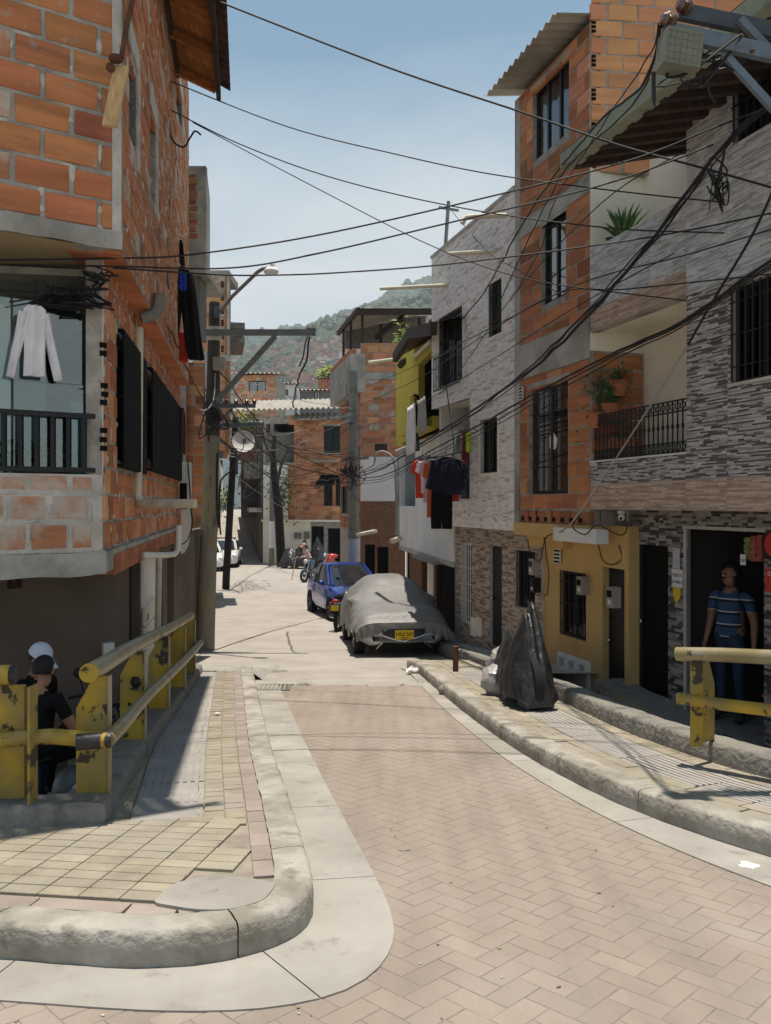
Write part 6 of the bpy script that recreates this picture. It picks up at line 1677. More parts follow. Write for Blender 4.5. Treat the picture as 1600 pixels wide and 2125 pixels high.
pipe('grey plastic downpipe turning out horizontally from the brick corner house', [(288, 680, 8.5), (287, 800, 8.5), (285, 1030, 8.5), (290, 1043, 8.45), (300, 1046, 8.4), (405, 1045, 8.25)], .05)
pipe('white plastic pipe elbowing under the corner house balcony', [(294, 1152, 8.8), (345, 1152, 9.4), (362, 1150, 9.5), (370, 1140, 9.5), (371, 1090, 9.5)], .035, 'white_paint')
pipe('upright plastic pipe against the left doorway wall', [(330, 1155, 10.0), (327, 1340, 10.0)], .04)
pipe('dark bent waste pipe under the brick soffit', [(330, 610, 8.4), (328, 640, 8.4), (318, 655, 8.35), (292, 660, 8.3)], .06, 'concrete_dirty')
# ------------------------------------------------------------------ overhead cables
def crom(pts, n=10):
    out = []
    for i in range(len(pts) - 1):
        p0, p1_, p2_, p3_ = pts[max(i - 1, 0)], pts[i], pts[i + 1], pts[min(i + 2, len(pts) - 1)]
        for k in range(n):
            t = k / n
            out.append(.5 * ((2 * p1_) + (p2_ - p0) * t + (2 * p0 - 5 * p1_ + 4 * p2_ - p3_) * t * t + (3 * p1_ - p0 - 3 * p2_ + p3_) * t ** 3))
    out.append(pts[-1]); return out
def wire(label, pts, r=.008, mat='cable', n=8, jit=0.0):
    pp = crom([P(*p) for p in pts], n)
    if jit: pp = [p + Vector((mnoise.noise(p * 3), mnoise.noise(p * 3 + Vector((9, 1, 1))), mnoise.noise(p * 3 + Vector((1, 7, 3))))) * jit for p in pp]
    mb = MB(); mb.tube(pp, r, 5, caps=False)
    return tag(mb.build('overhead_cable', MAT[mat], None, smooth='all', fix=False), label, 'cable', 'overhead cables')
wire('topmost black cable from upper left corner sagging across the sky', [(415, -12, 8.2), (800, 138, 8), (1080, 232, 7.8), (1280, 300, 7.4), (1470, 352, 7.0), (1680, 412, 6.6)], .010)
wire('second cable across the sky from the brick house wall', [(352, 168, 10.4), (600, 264, 10.2), (830, 322, 9.8), (1000, 358, 9.4), (1180, 384, 9), (1400, 410, 8.4), (1680, 436, 7.6)], .008)
wire('third cable across the sky sagging towards the upper balcony', [(354, 228, 10.4), (500, 300, 10.2), (700, 372, 10), (960, 432, 9.4), (1250, 472, 8.8), (1450, 482, 8.2), (1680, 488, 7.6)], .008)
wire('steep thin cable from brick corner house down to the lower balcony ceiling', [(400, 254, 11.2), (660, 392, 11), (900, 512, 10.4), (1100, 580, 9.6), (1424, 624, 8.5)], .007)
wire('pale rising cable from the left balcony to the right upper window', [(-40, 540, 6.2), (250, 536, 6.6), (400, 528, 7), (660, 488, 7.3), (1000, 412, 7.2), (1300, 335, 6.9), (1490, 262, 6.6), (1680, 190, 6.2)], .008, 'cable')
wire('rising cable just below the pale one', [(-40, 548, 6.3), (240, 553, 6.6), (480, 556, 7.0), (660, 526, 7.3), (900, 470, 7.3), (1250, 384, 7), (1480, 300, 6.7)], .008)
wire('nearly level cable crossing under the street lamp', [(235, 556, 6.7), (450, 570, 7.4), (560, 571, 7.8), (700, 566, 8), (950, 546, 8), (1350, 492, 7.6), (1680, 425, 7.0)], .008)
BND = [(1610, 208, 6.4), (1545, 258, 6.6), (1480, 335, 6.9), (1400, 440, 7.3), (1300, 558, 7.9), (1170, 700, 9.2), (1070, 792, 10.6), (980, 858, 12.6), (880, 918, 16), (800, 965, 20), (745, 985, 25.3)]
for k, (lab, r_) in enumerate((('thick twisted cable bundle running along the right facades to the grey pole', .017), ('second strand of the thick bundle along the right facades', .011), ('loose thin strand winding round the thick facade bundle', .007))):
    wire(lab, [(x + 3 * math.sin(i * 1.7 + k * 2), y + 5 * math.cos(i * 1.3 + k * 2), d - .02 * k) for i, (x, y, d) in enumerate(BND)], r_, n=10, jit=.02)
BN2 = [(1680, 486, 6.2), (1600, 536, 6.5), (1420, 662, 7.6), (1300, 720, 8.4), (1220, 762, 9.2), (1100, 824, 10.6), (1000, 880, 12.6), (900, 930, 16), (800, 982, 20), (735, 992, 25.3)]
for k, (lab, r_) in enumerate((('heavy double cable slanting below the lower balcony ceiling', .014), ('thinner companion of the heavy double cable', .009), ('lowest parallel cable before the lower balcony', .007))):
    wire(lab, [(x, y + 8 * k + 3 * math.sin(i + k), d) for i, (x, y, d) in enumerate(BN2)], r_, n=10, jit=.012)
wire('dark service cable dropping from upper right to the ochre house corner', [(1620, 360, 6.2), (1560, 490, 6.7), (1480, 624, 7.3), (1428, 716, 7.8)], .012)
wire('dusty pale service cable continuing down across the balcony', [(1428, 716, 7.8), (1330, 872, 8.6), (1200, 1068, 9.8), (1160, 1105, 10.2)], .010, 'cable_grey')
wire('cable bunch falling from the junction box down the brick facade', [(1372, 55, 5.4), (1336, 172, 6.0), (1244, 252, 7.4), (1162, 350, 9.2), (1090, 455, 10.8), (1010, 598, 12.8), (960, 662, 14)], .011, jit=.02)
wire('second cable of the bunch beside the gutter board', [(1378, 70, 5.42), (1350, 150, 6.0), (1300, 232, 6.8), (1180, 345, 9), (1110, 470, 10.6), (1030, 640, 12.4)], .008, jit=.02)
wire('third thin cable of the bunch crossing the red curtain window', [(1368, 50, 5.4), (1345, 120, 5.8), (1260, 245, 7.3), (1150, 420, 9.6), (1120, 520, 10.4), (1060, 620, 11.4)], .006, jit=.02)
wire('long thin cable from right edge to the yellow house', [(1680, 452, 6.6), (1420, 530, 7.8), (1200, 590, 9.4), (1000, 690, 12), (860, 760, 17), (740, 812, 25.4)], .007)
wire('thin cable passing the pale house window to the brick tower', [(1680, 560, 6.6), (1300, 600, 8.4), (1150, 612, 9.6), (980, 712, 12.4), (860, 790, 17), (745, 842, 25.4)], .007)
wire('cable from grey upper facade down to the clothes line corner', [(1430, 310, 7.6), (1250, 420, 8.6), (1060, 620, 11.2), (930, 800, 15), (845, 870, 19)], .006)
wire('thin brown cable across the brick storey above the beam', [(1400, 525, 7.8), (1190, 640, 9.6), (1000, 760, 12.2), (850, 850, 18), (740, 890, 25.4)], .006)
wire('hanging thin cable pair below the tall barred window', [(926, 800, 14.6), (935, 870, 14.2), (942, 925, 14.0), (938, 950, 14)], .010)
wire('cable looping from the mast across the pale tiles', [(935, 435, 15.5), (1010, 520, 13.4), (1075, 560, 12), (1180, 620, 10)], .006)
# lines around the poles of the bend
p1h = [(440, 742), (441, 800), (442, 840), (443, 880), (440, 895)]
p3h = [(733, 800), (734, 850), (735, 890), (735, 940), (735, 960), (735, 985)]
labs = ['upper cable spanning from the lamp pole to the grey pole', 'cable spanning below the cross-arm brace to the grey pole', 'slack cable swinging between the two big poles', 'cable from the lamp pole dipping before the brick house', 'lowest cable between lamp pole and grey pole', 'fine cable crossing the corrugated roof edge', 'fine cable crossing the brick house curtain window', 'fine cable crossing the dark terrace opening', 'thin pale cable under the corrugated roof', 'fine cable over the satellite dish']
for i, lab in enumerate(labs):
    a = p1h[i % 5]; b = p3h[(i * 2 + 1) % 6]; sag = 25 + (i * 37) % 50
    wire(lab, [(a[0] + 4, a[1] + i * 3, 15.9), ((a[0] + b[0]) / 2, (a[1] + b[1]) / 2 + sag, 20.5), (b[0], b[1] + i * 2, 25.5)], .008 + .003 * (i % 3), 'cable' if i % 3 else 'cable_grey', jit=.06)
labs = ['cable from dark dish pole to the poster pole', 'second cable from dish pole to the poster pole', 'drooping cable from dish pole across the dark row', 'cable from the poster pole to the grey pole', 'slack cable from poster pole to the brick house', 'thin cable from poster pole up to the corrugated roof']
pts_ = [((489, 880, 32), (565, 900, 46)), ((489, 905, 32), (565, 935, 46)), ((488, 940, 32), (566, 980, 46)), ((565, 890, 46), (733, 930, 25.5)), ((565, 960, 46), (730, 985, 25.5)), ((565, 920, 46), (690, 850, 47))]
for lab, (a, b) in zip(labs, pts_):
    wire(lab, [a, ((a[0] + b[0]) / 2, (a[1] + b[1]) / 2 + 22, (a[2] + b[2]) / 2), b], .014, 'cable', jit=.1)
wire('cable running back along the left street to the lamp pole', [(300, 600, 8.6), (360, 700, 10.5), (400, 790, 13.5), (440, 860, 15.9)], .010, jit=.03)
wire('white cable loop hanging off the lamp pole', [(447, 775, 15.8), (443, 830, 15.6), (425, 852, 15.4), (405, 840, 15.2), (396, 800, 15)], .014, 'cable_grey')
wire('black drop cable hanging beside the lamp pole', [(452, 940, 15.9), (450, 990, 15.9), (452, 1080, 15.9), (456, 1095, 15.9)], .02)
wire('dark stiff cable dangling from the cross-arm tip', [(645, 697, 15.8), (635, 745, 15.8), (618, 790, 16.5), (607, 845, 20)], .018, jit=.05)
wire('second dangling strand beside the cross-arm tip', [(640, 697, 15.8), (628, 740, 15.8), (620, 760, 15.9)], .014, jit=.04)
wire('black cable from behind the dish down to the wall', [(500, 942, 31.4), (480, 975, 31.6), (458, 1000, 31.8), (455, 1060, 31.8), (458, 1110, 31.8)], .035)
wire('curved pale cable bundle arching over the white panel', [(750, 975, 25), (775, 965, 24.6), (782, 942, 24.4), (800, 938, 24.2), (818, 962, 24), (822, 1050, 24), (821, 1110, 24)], .03, 'cable_grey', jit=.03)
wire('grey hooked wire at the upper brick wall edge', [(350, 225, 10.4), (355, 285, 10.4), (380, 305, 10.3), (395, 285, 10.2), (405, 272, 10.1), (417, 280, 10.1)], .012)
wire('thin black wire down the upper brick street wall', [(352, 235, 10.4), (345, 300, 10.2), (352, 420, 10.3), (344, 520, 10.0), (350, 600, 10)], .008)
wire('black wire running along the low brick balcony edge', [(390, 960, 13.4), (396, 1050, 13.3), (398, 1090, 13.3), (385, 1125, 13), (330, 1140, 10.5)], .012)
# tangles where the lines meet
def tangle(label, c, spread, n, r, seed, d_):
    q = random.Random(seed); mb = MB()
    for i in range(n):
        pts = [P(c[0] + q.gauss(0, spread[0]), c[1] + q.gauss(0, spread[1]), c[2] + q.uniform(-d_, d_)) for _ in range(5)]
        mb.tube(crom(pts, 6), r * q.uniform(.6, 1.4), 4, caps=False)
    return tag(mb.build('cable_tangle', MAT['cable'], None, fix=False), label, 'cables', kind='stuff')
tangle('knot of black cables and loops round the lamp pole', (440, 868, 15.8), (13, 20), 9, .010, 5, .25)
tangle('mass of crossing cables and slack loops before the dark row', (520, 950, 34), (26, 36), 14, .010, 6, 3)
tangle('snarl of cables and clips on the grey pole', (728, 975, 25.4), (14, 14), 10, .014, 8, .3)
tangle('coils of spare cable on the cross-arms upper right', (1470, 120, 5.5), (45, 36), 7, .007, 9, .12)
tangle('blue and black coil hanging from the facade bundle', (1492, 385, 6.9), (14, 32), 8, .007, 10, .06)
tangle('messy wires tied under the brick corner house floor', (195, 575, 6.5), (20, 10), 9, .008, 11, .1)
# ------------------------------------------------------------------ vehicles
def paint(name, c, rough=.25, metal=.2):
    return M(name, c, rough, .06, 2, 0, 40, metal=metal, spec=.5, coat=.6)
def sring(x0, x1, hw, z, n=28, ex=.42, front=.9):
    """A rounded-rectangle ring at height z."""
    out = []
    for k in range(n):
        t = 2 * math.pi * k / n; c, s = math.cos(t), math.sin(t)
        x = (x0 + x1) / 2 + (x1 - x0) / 2 * math.copysign(abs(c) ** ex, c)
        y = hw * math.copysign(abs(s) ** ex, s)
        out.append(Vector((x, y, z)))
    return out
def wheel(root, x, y, r=.30, w=.19):
    s = 1 if y > 0 else -1
    e = empty('wheel', (x, y, r)); e.parent = root
    mb = MB(); mb.lathe([(r * .62, -w / 2), (r * .95, -w / 2), (r, -w / 2 + .03), (r, w / 2 - .03), (r * .95, w / 2), (r * .62, w / 2)], (0, 0, 0), (0, s, 0), 24); mb.build('tyre', MAT['tyre'], e, False, 40)
    mb = MB(); mb.lathe([(r * .62, -.02), (r * .62, w / 2 - .02), (r * .5, w / 2 - .05), (.05, w / 2 - .03), (.01, w / 2 - .03)], (0, 0, 0), (0, s, 0), 20); mb.build('rim', MAT['grey_metal'], e, False, 40)
    for k in range(5):
        t = k * 2 * math.pi / 5; mb = MB(); mb.bar((.05 * math.cos(t), s * (w / 2 - .02), .05 * math.sin(t)), (r * .6 * math.cos(t), s * (w / 2 - .02), r * .6 * math.sin(t)), .05, .02); mb.build('spoke', MAT['chrome'], e, False)
def body_sections(L, W, hood=.92, tail=1.0):
    hw = W / 2
    st = []
    for x, w_, zb, zt in ((-L / 2, .80, .42, tail - .16), (-L / 2 + .06, .90, .30, tail - .03), (-L / 2 + .35, .97, .24, tail), (-L * .18, 1, .20, tail - .01), (L * .10, 1, .20, hood + .05), (L * .24, .995, .20, hood + .0), (L / 2 - .42, .97, .21, hood - .10), (L / 2 - .14, .90, .22, hood - .19), (L / 2 - .03, .80, .26, hood - .30), (L / 2, .70, .32, hood - .40)):
        w2 = hw * w_
        half = [(0, zb), (w2 * .80, zb), (w2 * .95, zb + .08), (w2, zb + .28 * (zt - zb)), (w2 * .99, zb + .62 * (zt - zb)), (w2 * .955, zt - .10), (w2 * .86, zt - .02), (w2 * .5, zt + .015), (0, zt + .025)]
        ring = [Vector((x, y, z)) for y, z in half] + [Vector((x, -y, z)) for y, z in half[-2:0:-1]]
        st.append(ring)
    return st
def car(label, pos, rz, pm, L=3.95, W=1.70, H=1.47, plate='', rack=False, cat='car'):
    root = empty('car', pos, label, cat, rz=rz); sl = gslope(pos[1])
    root.rotation_euler = (0, math.atan(sl * 1.0) * (1 if math.sin(rz) < 0 else -1), rz)
    ti = .93
    mb = MB(); mb.loft(body_sections(L, W)); mb.build('body', pm, root, False, 35)
    # cabin
    zb, zr = .93, H
    lv = [(0, -L * .43, L * .25, W / 2 * .93), (.5, -L * .36, L * .12, W / 2 * .84), (.86, -L * .29, L * .02, W / 2 * .75), (1, -L * .25, -L * .02, W / 2 * .70)]
    rings = [sring(a, b, h, zb + (zr - .05 - zb) * t, 28, .5) for t, a, b, h in lv]
    n = 28
    # faces by direction: windscreen in front, windows at the sides, rear glass
    grp = {'windscreen': [], 'side_window': [], 'side_window2': [], 'rear_window': []}
    for k in range(n):
        t = (k + .5) / n * 360
        if t < 50 or t > 310: g_ = 'windscreen'
        elif t < 130: g_ = 'side_window'
        elif t < 230: g_ = 'rear_window'
        else: g_ = 'side_window2'
        grp[g_].append(k)
    for g_, ks in grp.items():
        mb = MB()
        for i in range(3):
            for k in ks:
                k2 = (k + 1) % n; mb.add([rings[i][k], rings[i][k2], rings[i + 1][k2], rings[i + 1][k]], [(0, 1, 2, 3)])
        mb.build(g_.rstrip('2'), MAT['car_glass'], root, False, 60)
    rr_ = [rings[3], sring(-L * .245, -L * .03, W / 2 * .69, zr - .03, n, .5), sring(-L * .22, -L * .06, W / 2 * .60, zr, n, .5), sring(-L * .15, -L * .1, W / 2 * .2, zr + .01, n, .6)]
    mb = MB(); mb.loft(rr_); mb.build('roof', pm, root, False, 60)
    for k in (3, 4, 10, 18, 24, 25):
        mb = MB(); mb.tube([rings[i][k] * 1.0 for i in range(4)], .035 if k not in (10, 18) else .05, 6); mb.build('pillar', pm, root, False, 50)
    for s in (-1, 1):
        mb = MB(); mb.tube([rings[i][7 if s > 0 else 21] + Vector((0, s * .004, 0)) for i in range(4)], .03, 6); mb.build('pillar', MAT['black_metal'], root, False, 50)
        mb = MB(); mb.ball((L / 2 - .17, s * W * .36, .67), .16, 12, 8, sc=(.9, 1.0, .55)); mb.build('headlight', MAT['lamp_lens'], root, False, True)
        mb = MB(); mb.ball((L * .17, s * (W / 2 + .07), 1.0), .10, 10, 7, sc=(.7, 1, .75)); mb.build('mirror', pm, root, False, True)
        mb = MB(); mb.ball((L / 2 - .05, s * W * .36, .36), .06, 10, 7, sc=(.6, 1, 1)); mb.build('fog_lamp', MAT['lamp_lens'], root, False, True)
        for x in (-L * .30, L * .315):
            wheel(root, x, s * (W / 2 - .10))
            mb = MB(); mb.lathe([(.36, 0), (.36, .012), (.30, .012)], (x, s * (W / 2 - .012), .31), (0, s, 0), 24, caps=True); mb.build('wheel_arch', MAT['black_matt'], root, False, 40)
        mb = MB(); mb.box((-.15, s * (W / 2 + .001), .80), (.16, .012, .025)); mb.box((-1.0, s * (W / 2 - .004), .80), (.16, .012, .025)); mb.build('door_handle', pm, root, False)
        mb = MB()
        mb.bar((L * .20, s * (W / 2 - .002), .25), (L * .19, s * (W / 2 * .985), .90), .008); mb.bar((-.48, s * (W / 2 + .0), .25), (-.48, s * (W / 2 * .985), .92), .008); mb.build('door_seam', MAT['black_matt'], root, False)
    mb = MB(); mb.ball((L / 2 - .03, 0, .40), .3, 14, 6, sc=(.17, 1.6, .36)); mb.build('grille', MAT['black_matt'], root, False, True)
    mb = MB(); mb.ball((L / 2 - .06, 0, .58), .22, 14, 6, sc=(.2, 1.5, .25)); mb.build('upper_grille', MAT['black_metal'], root, False, True)
    mb = MB(); mb.box((L / 2 + .03, 0, .46), (.012, .34, .15)); pl = mb.build('number_plate', MAT['plate_yellow'], root, False)
    for s in (-.28, .32):
        mb = MB(); mb.bar((L * .255, s, .965), (L * .215, s + .42, 1.01), .018); mb.build('wiper', MAT['black_matt'], root, False)
    if rack:
        for x in (-.75, -.2): 
            mb = MB(); mb.bar((x, -.55, H + .07), (x, .55, H + .07), .04); mb.bar((x, -.5, H - .02), (x, -.5, H + .07), .04); mb.bar((x, .5, H - .02), (x, .5, H + .07), .04); mb.build('roof_rack', MAT['black_metal'], root, False)
    mb = MB(); mb.box((0, 0, .17), (L * .85, W * .75, .08)); mb.build('underbody', MAT['black_matt'], root, False)
    return root
MAT['car_glass'] = M('car_glass', (.02, .022, .025), .06, .1, 3, 0, spec=.7)
def heading(hx, hy): return math.atan2(hy, hx)
car('metallic blue hatchback parked behind the covered car', S3(-1.10, 23.7), heading(.30, -.95), paint('blue_paint', (.012, .045, .27), .22, .45), L=4.0, W=1.72, H=1.50)
car('white car with roof rack parked at the left kerb behind the poles', S3(-9.0, 46.0), heading(.12, -1), paint('white_car_paint', (.62, .62, .60), .3, 0), rack=True, W=1.66)
car('small white car nose parked close behind the lamp pole', S3(-9.35, 43.0), heading(.25, -1), paint('white_car_paint_b', (.66, .66, .66), .3, 0), W=1.66, L=3.7)
# ---- the car under a grey cover
def covered_car():
    pos = S3(.07, 16.75); rz = heading(.13, -1)
    root = empty('covered_car', pos, 'car under a wrinkled grey cover showing its yellow plate and bumper', 'car', rz=rz)
    root.rotation_euler = (0, math.atan(gslope(16.7)), rz)
    L, W = 4.1, 1.72
    prof = [(-2.1, .70, .74), (-2.04, .98, .80), (-1.85, 1.10, .84), (-1.5, 1.32, .84), (-1.0, 1.43, .83), (-.45, 1.46, .82), (0, 1.43, .82), (.22, 1.38, .83), (.60, 1.14, .85), (.98, .93, .87), (1.2, .91, .87), (1.55, .88, .86), (1.8, .83, .84), (1.95, .75, .81), (2.03, .62, .78)]
    X = [p[0] for p in prof]
    st = np.concatenate([np.linspace(-2.1, 1.6, 62), np.linspace(1.64, 2.05, 16)])
    def tz(x): return float(np.mean([np.interp(x + d, X, [p[1] for p in prof]) for d in (-.05, 0, .05)]))
    def tw(x): return float(np.interp(x, X, [p[2] for p in prof]))
    def zb(x, s): 
        b = .36 + .05 * math.sin(x * 5 + s) + .03 * math.sin(x * 13 + 2 * s)
        return b + .10 * max(0, (x - 1.5) / .5)
    nk = 44; rings = []
    for x in st:
        ring = []
        for k in range(nk + 1):
            t = math.pi * k / nk; c, s = math.cos(t), math.sin(t)
            ex = .50 if x < .5 else .40
            y = tw(x) * math.copysign(abs(c) ** ex, c)
            top = tz(x); b = zb(x, 1 if c > 0 else -1)
            up = abs(s) ** .62
            z = b + (top - b) * up
            # the cabin is narrower than the body
            if top > 1.05:
                f = max(0, (z - .95) / (top - .95 + 1e-6)); y *= 1 - .27 * min(1, f) * min(1, (top - 1.05) / .4)
            p = Vector((x, y, z))
            side = 1 - min(1, up * 1.0)
            wr = mnoise.noise(Vector((x * 2.6, y * 2.2, z * 3))) * .012 + (abs(mnoise.noise(Vector((x * 2.3, y * 2.0, z * 3 + 7)))) - .2) * .022
            fold = abs(math.sin(x * 6.5 + mnoise.noise(Vector((x * 1.3, z * 2, 5))) * 5)) * .065 * side * (1 if c > 0 else .8)
            if x > 1.3: fold += .045 * math.sin((abs(c) * 9 + z * 11) + 3 * mnoise.noise(Vector((y * 2, z * 2, 1)))) * side
            p += Vector((0, math.copysign(1, c) * (wr + fold) if abs(c) > .25 else 0, wr if abs(c) <= .8 else 0))
            # mirrors push the cloth out
            dm = math.exp(-(((x - .62) / .13) ** 2 + ((z - 1.0) / .10) ** 2)); p.y += math.copysign(1, c) * .17 * dm if abs(c) > .5 else 0
            ring.append(p)
        rings.append(ring)
    mb = MB(); mb.sheet(rings)
    # front skirt, gathered under the bonnet and hanging to the bumper
    last = rings[-1]; sk = [last]
    for j in range(1, 9):
        t = j / 8
        row = []
        for k, p in enumerate(last):
            c = math.cos(math.pi * k / nk)
            zt = .30 + .16 * (1 - abs(c)) ** .6 + .02 * math.sin(k * 1.9)
            zt = min(zt, p.z)
            f = .035 * math.sin(k * 1.1 + 2 * t) * (1 - (1 - abs(c)) * .7) + .018 * math.sin(k * 2.7)
            row.append(Vector((p.x + .03 * t * (1 - t) + f * t, p.y * (1 - .0 * t), p.z + (zt - p.z) * t)))
        sk.append(row)
    mb.sheet(sk)
    MAT['car_cover'] = M('car_cover', (.185, .18, .175), .5, .10, 3, .5, 6, spec=.35, bdist=.010, col2=(.22, .21, .20), c2scale=1.3, c2lo=.5, c2hi=.7, c2amt=.6)
    mb.build('cover', MAT['car_cover'], root, False, 'all')
    # rear
    mb = MB(); mb.add(rings[0], [tuple(range(nk + 1))]); mb.build('cover_tail', MAT['car_cover'], root, False)
    wp = paint('bumper_paint', (.52, .52, .53), .3, .1)
    secs = [r for r in body_sections(4.1, 1.66, .80, .8)][4:]
    mb = MB(); mb.loft([[Vector((p.x, p.y, min(p.z, .60))) for p in r] for r in secs]); mb.build('bumper', wp, root, False, 35)
    mb = MB(); mb.prism([(2.06, -.46, .17), (2.06, .46, .17), (2.075, .36, .28), (2.085, .0, .26), (2.075, -.36, .28)], (-.06, 0, 0)); mb.build('lower_grille', MAT['black_matt'], root, False)
    mb = MB(); mb.prism([(2.06, -.40, .52), (2.06, .40, .52), (2.085, .36, .38), (2.09, 0, .30), (2.085, -.36, .38)], (-.05, 0, 0)); mb.build('grille', MAT['black_metal'], root, False)
    for s in (-1, 1):
        mb = MB(); mb.tube([(2.09, 0, .305), (2.095, s * .20, .35), (2.09, s * .38, .41)], .016, 6); mb.tube([(2.08, s * .40, .28), (2.05, s * .50, .18)], .012, 6); mb.build('chrome_strip', MAT['chrome'], root, False, True)
        for x in (-1.25, 1.28): wheel(root, x, s * .745, .30)
    mb = MB(); mb.box((2.115, 0, .42), (.014, .34, .155)); pl = mb.build('number_plate', MAT['plate_yellow'], root, False)
    def txt(body, size, loc):
        cu = bpy.data.curves.new('lettering', 'FONT'); cu.body = body; cu.size = size; cu.align_x = 'CENTER'; cu.extrude = .002
        to = bpy.data.objects.new('lettering', cu); COL.objects.link(to)
        dg = bpy.context.evaluated_depsgraph_get(); me = bpy.data.meshes.new_from_object(to.evaluated_get(dg)); bpy.data.objects.remove(to)
        o = bpy.data.objects.new('lettering', me); COL.objects.link(o); me.materials.append(MAT['black_matt'])
        o.parent = pl; o.location = loc; o.rotation_euler = (rad(90), 0, rad(90))
    txt('HRZ 567', .082, (2.1245, 0, .405)); txt('MEDELLIN', .03, (2.1245, 0, .36))
    mb = MB(); mb.tube([(2.03 - .5 * 0, .30, .98 - .1), (1.2, .31, 1.02), (.6, .33, 1.24), (.2, .33, 1.47), (-.6, .33, 1.54)], .009, 5); mb.tube([(1.95, -.0, .86), (1.2, .02, 1.02), (.6, .0, 1.24), (.2, .0, 1.47)], .004, 5); 
covered_car()
# ---- motorcycles
def moto(label, pos, rz, pm, lean=.0, plate=False, name='motorcycle'):
    root = empty(name, pos, label, 'motorcycle', rz=rz); root.rotation_euler = (lean, 0, rz)
    def B(nm, m, f, sm=True): 
        mb = MB(); f(mb); return mb.build(nm, m, root, False, sm)
    for x in (-.62, .66):
        e = empty('wheel', (x, 0, .29)); e.parent = root
        mb = MB(); ring = []
        for i in range(25):
            a = 2 * math.pi * i / 24; c = Vector((.245 * math.cos(a), 0, .245 * math.sin(a))); rad_ = c.normalized()
            ring.append([c + rad_ * .05 * math.cos(q) + Vector((0, .05 * math.sin(q), 0)) for q in [k * math.pi / 4 for k in range(8)]])
        mb.loft(ring, caps=False); mb.build('tyre', MAT['tyre'], e, False, True)
        for k in range(6):
            a = k * math.pi / 3; mb = MB(); mb.bar((.03 * math.cos(a), 0, .03 * math.sin(a)), (.21 * math.cos(a), 0, .21 * math.sin(a)), .025, .02); mb.build('spoke', MAT['grey_metal'], e, False)
        mb = MB(); mb.lathe([(.06, -.06), (.06, .06)], (0, 0, 0), (0, 1, 0), 12); mb.build('hub', MAT['grey_metal'], e, False, 40)
    for s in (-.09, .09): B('fork', MAT['chrome'], lambda m: m.tube([(.66, s, .29), (.50, s, .72), (.40, s, .98)], .022, 8))
    B('frame', MAT['black_metal'], lambda m: (m.tube([(.42, 0, .90), (.30, 0, .55), (.0, 0, .38), (-.25, 0, .40), (-.35, 0, .70), (-.75, 0, .78)], .022, 6), m.tube([(.42, 0, .88), (-.1, 0, .74), (-.35, 0, .70)], .024, 6)))
    B('engine', MAT['grey_metal'], lambda m: (m.ball((.08, 0, .46), .17, 12, 8, sc=(1.1, .8, .9)), m.box((.14, 0, .60), (.14, .16, .18))))
    B('tank', pm, lambda m: m.ball((.16, 0, .84), .2, 14, 10, sc=(1.35, .72, .62)))
    B('seat', MAT['black_matt'], lambda m: (m.ball((-.30, 0, .82), .2, 12, 8, sc=(1.5, .68, .33)), m.ball((-.58, 0, .86), .15, 12, 8, sc=(1.3, .7, .33))))
    B('tail', pm, lambda m: m.ball((-.62, 0, .76), .16, 12, 8, sc=(1.6, .55, .5)))
    B('side_fairing', pm, lambda m: (m.ball((.30, .12, .68), .15, 10, 8, sc=(1.2, .25, .9)), m.ball((.30, -.12, .68), .15, 10, 8, sc=(1.2, .25, .9))))
    B('front_mudguard', pm, lambda m: m.ball((.66, 0, .50), .2, 12, 8, sc=(1.2, .36, .35)))
    B('headlight', MAT['lamp_lens'], lambda m: m.ball((.56, 0, .90), .10, 12, 8, sc=(.7, 1, 1)))
    B('handlebar', MAT['black_metal'], lambda m: m.tube([(.30, -.36, 1.02), (.36, -.24, 1.05), (.40, -.05, .99), (.40, .05, .99), (.36, .24, 1.05), (.30, .36, 1.02)], .014, 6))
    for s in (-1, 1):
        B('mirror', MAT['black_metal'], lambda m: (m.tube([(.36, s * .25, 1.05), (.36, s * .30, 1.18)], .008, 5), m.ball((.36, s * .32, 1.21), .06, 8, 6, sc=(.35, 1, .7))))
        B('turn_signal', MAT['red_plastic'], lambda m: m.ball((-.78, s * .14, .72), .03, 8, 6))
    B('exhaust', MAT['chrome'], lambda m: m.tube([(.12, .14, .40), (-.05, .15, .30), (-.35, .15, .32), (-.80, .16, .44)], [.02, .02, .045, .045], 10))
    B('tail_light', MAT['red_plastic'], lambda m: m.ball((-.86, 0, .78), .06, 8, 6, sc=(.6, 1.3, .8)))
    B('number_plate', MAT['plate_yellow'] if plate else MAT['white_paint'], lambda m: m.box((-.90, 0, .62), (.01, .2, .13)))
    return root
moto('black motorcycle parked in the sunken forecourt behind the yellow railing', (-2.35, 6.05, SUNK), heading(.5, .86), paint('black_gloss', (.012, .012, .013), .25, 0))
moto('red motorcycle parked by the dark doorways at the bend', S3(-2.45, 40.5), heading(-.95, -.3), paint('red_gloss', (.50, .03, .02), .25, 0))
moto('blue motorcycle standing beside the man with the stick', S3(-3.15, 35.6), heading(-.5, -.9), paint('teal_gloss', (.012, .05, .08), .3, 0))
moto('small dark motorcycle with yellow plate squeezed before the blue car', S3(-.98, 20.3), heading(.25, .97), paint('orange_gloss', (.04, .05, .06), .25, 0), plate=True)
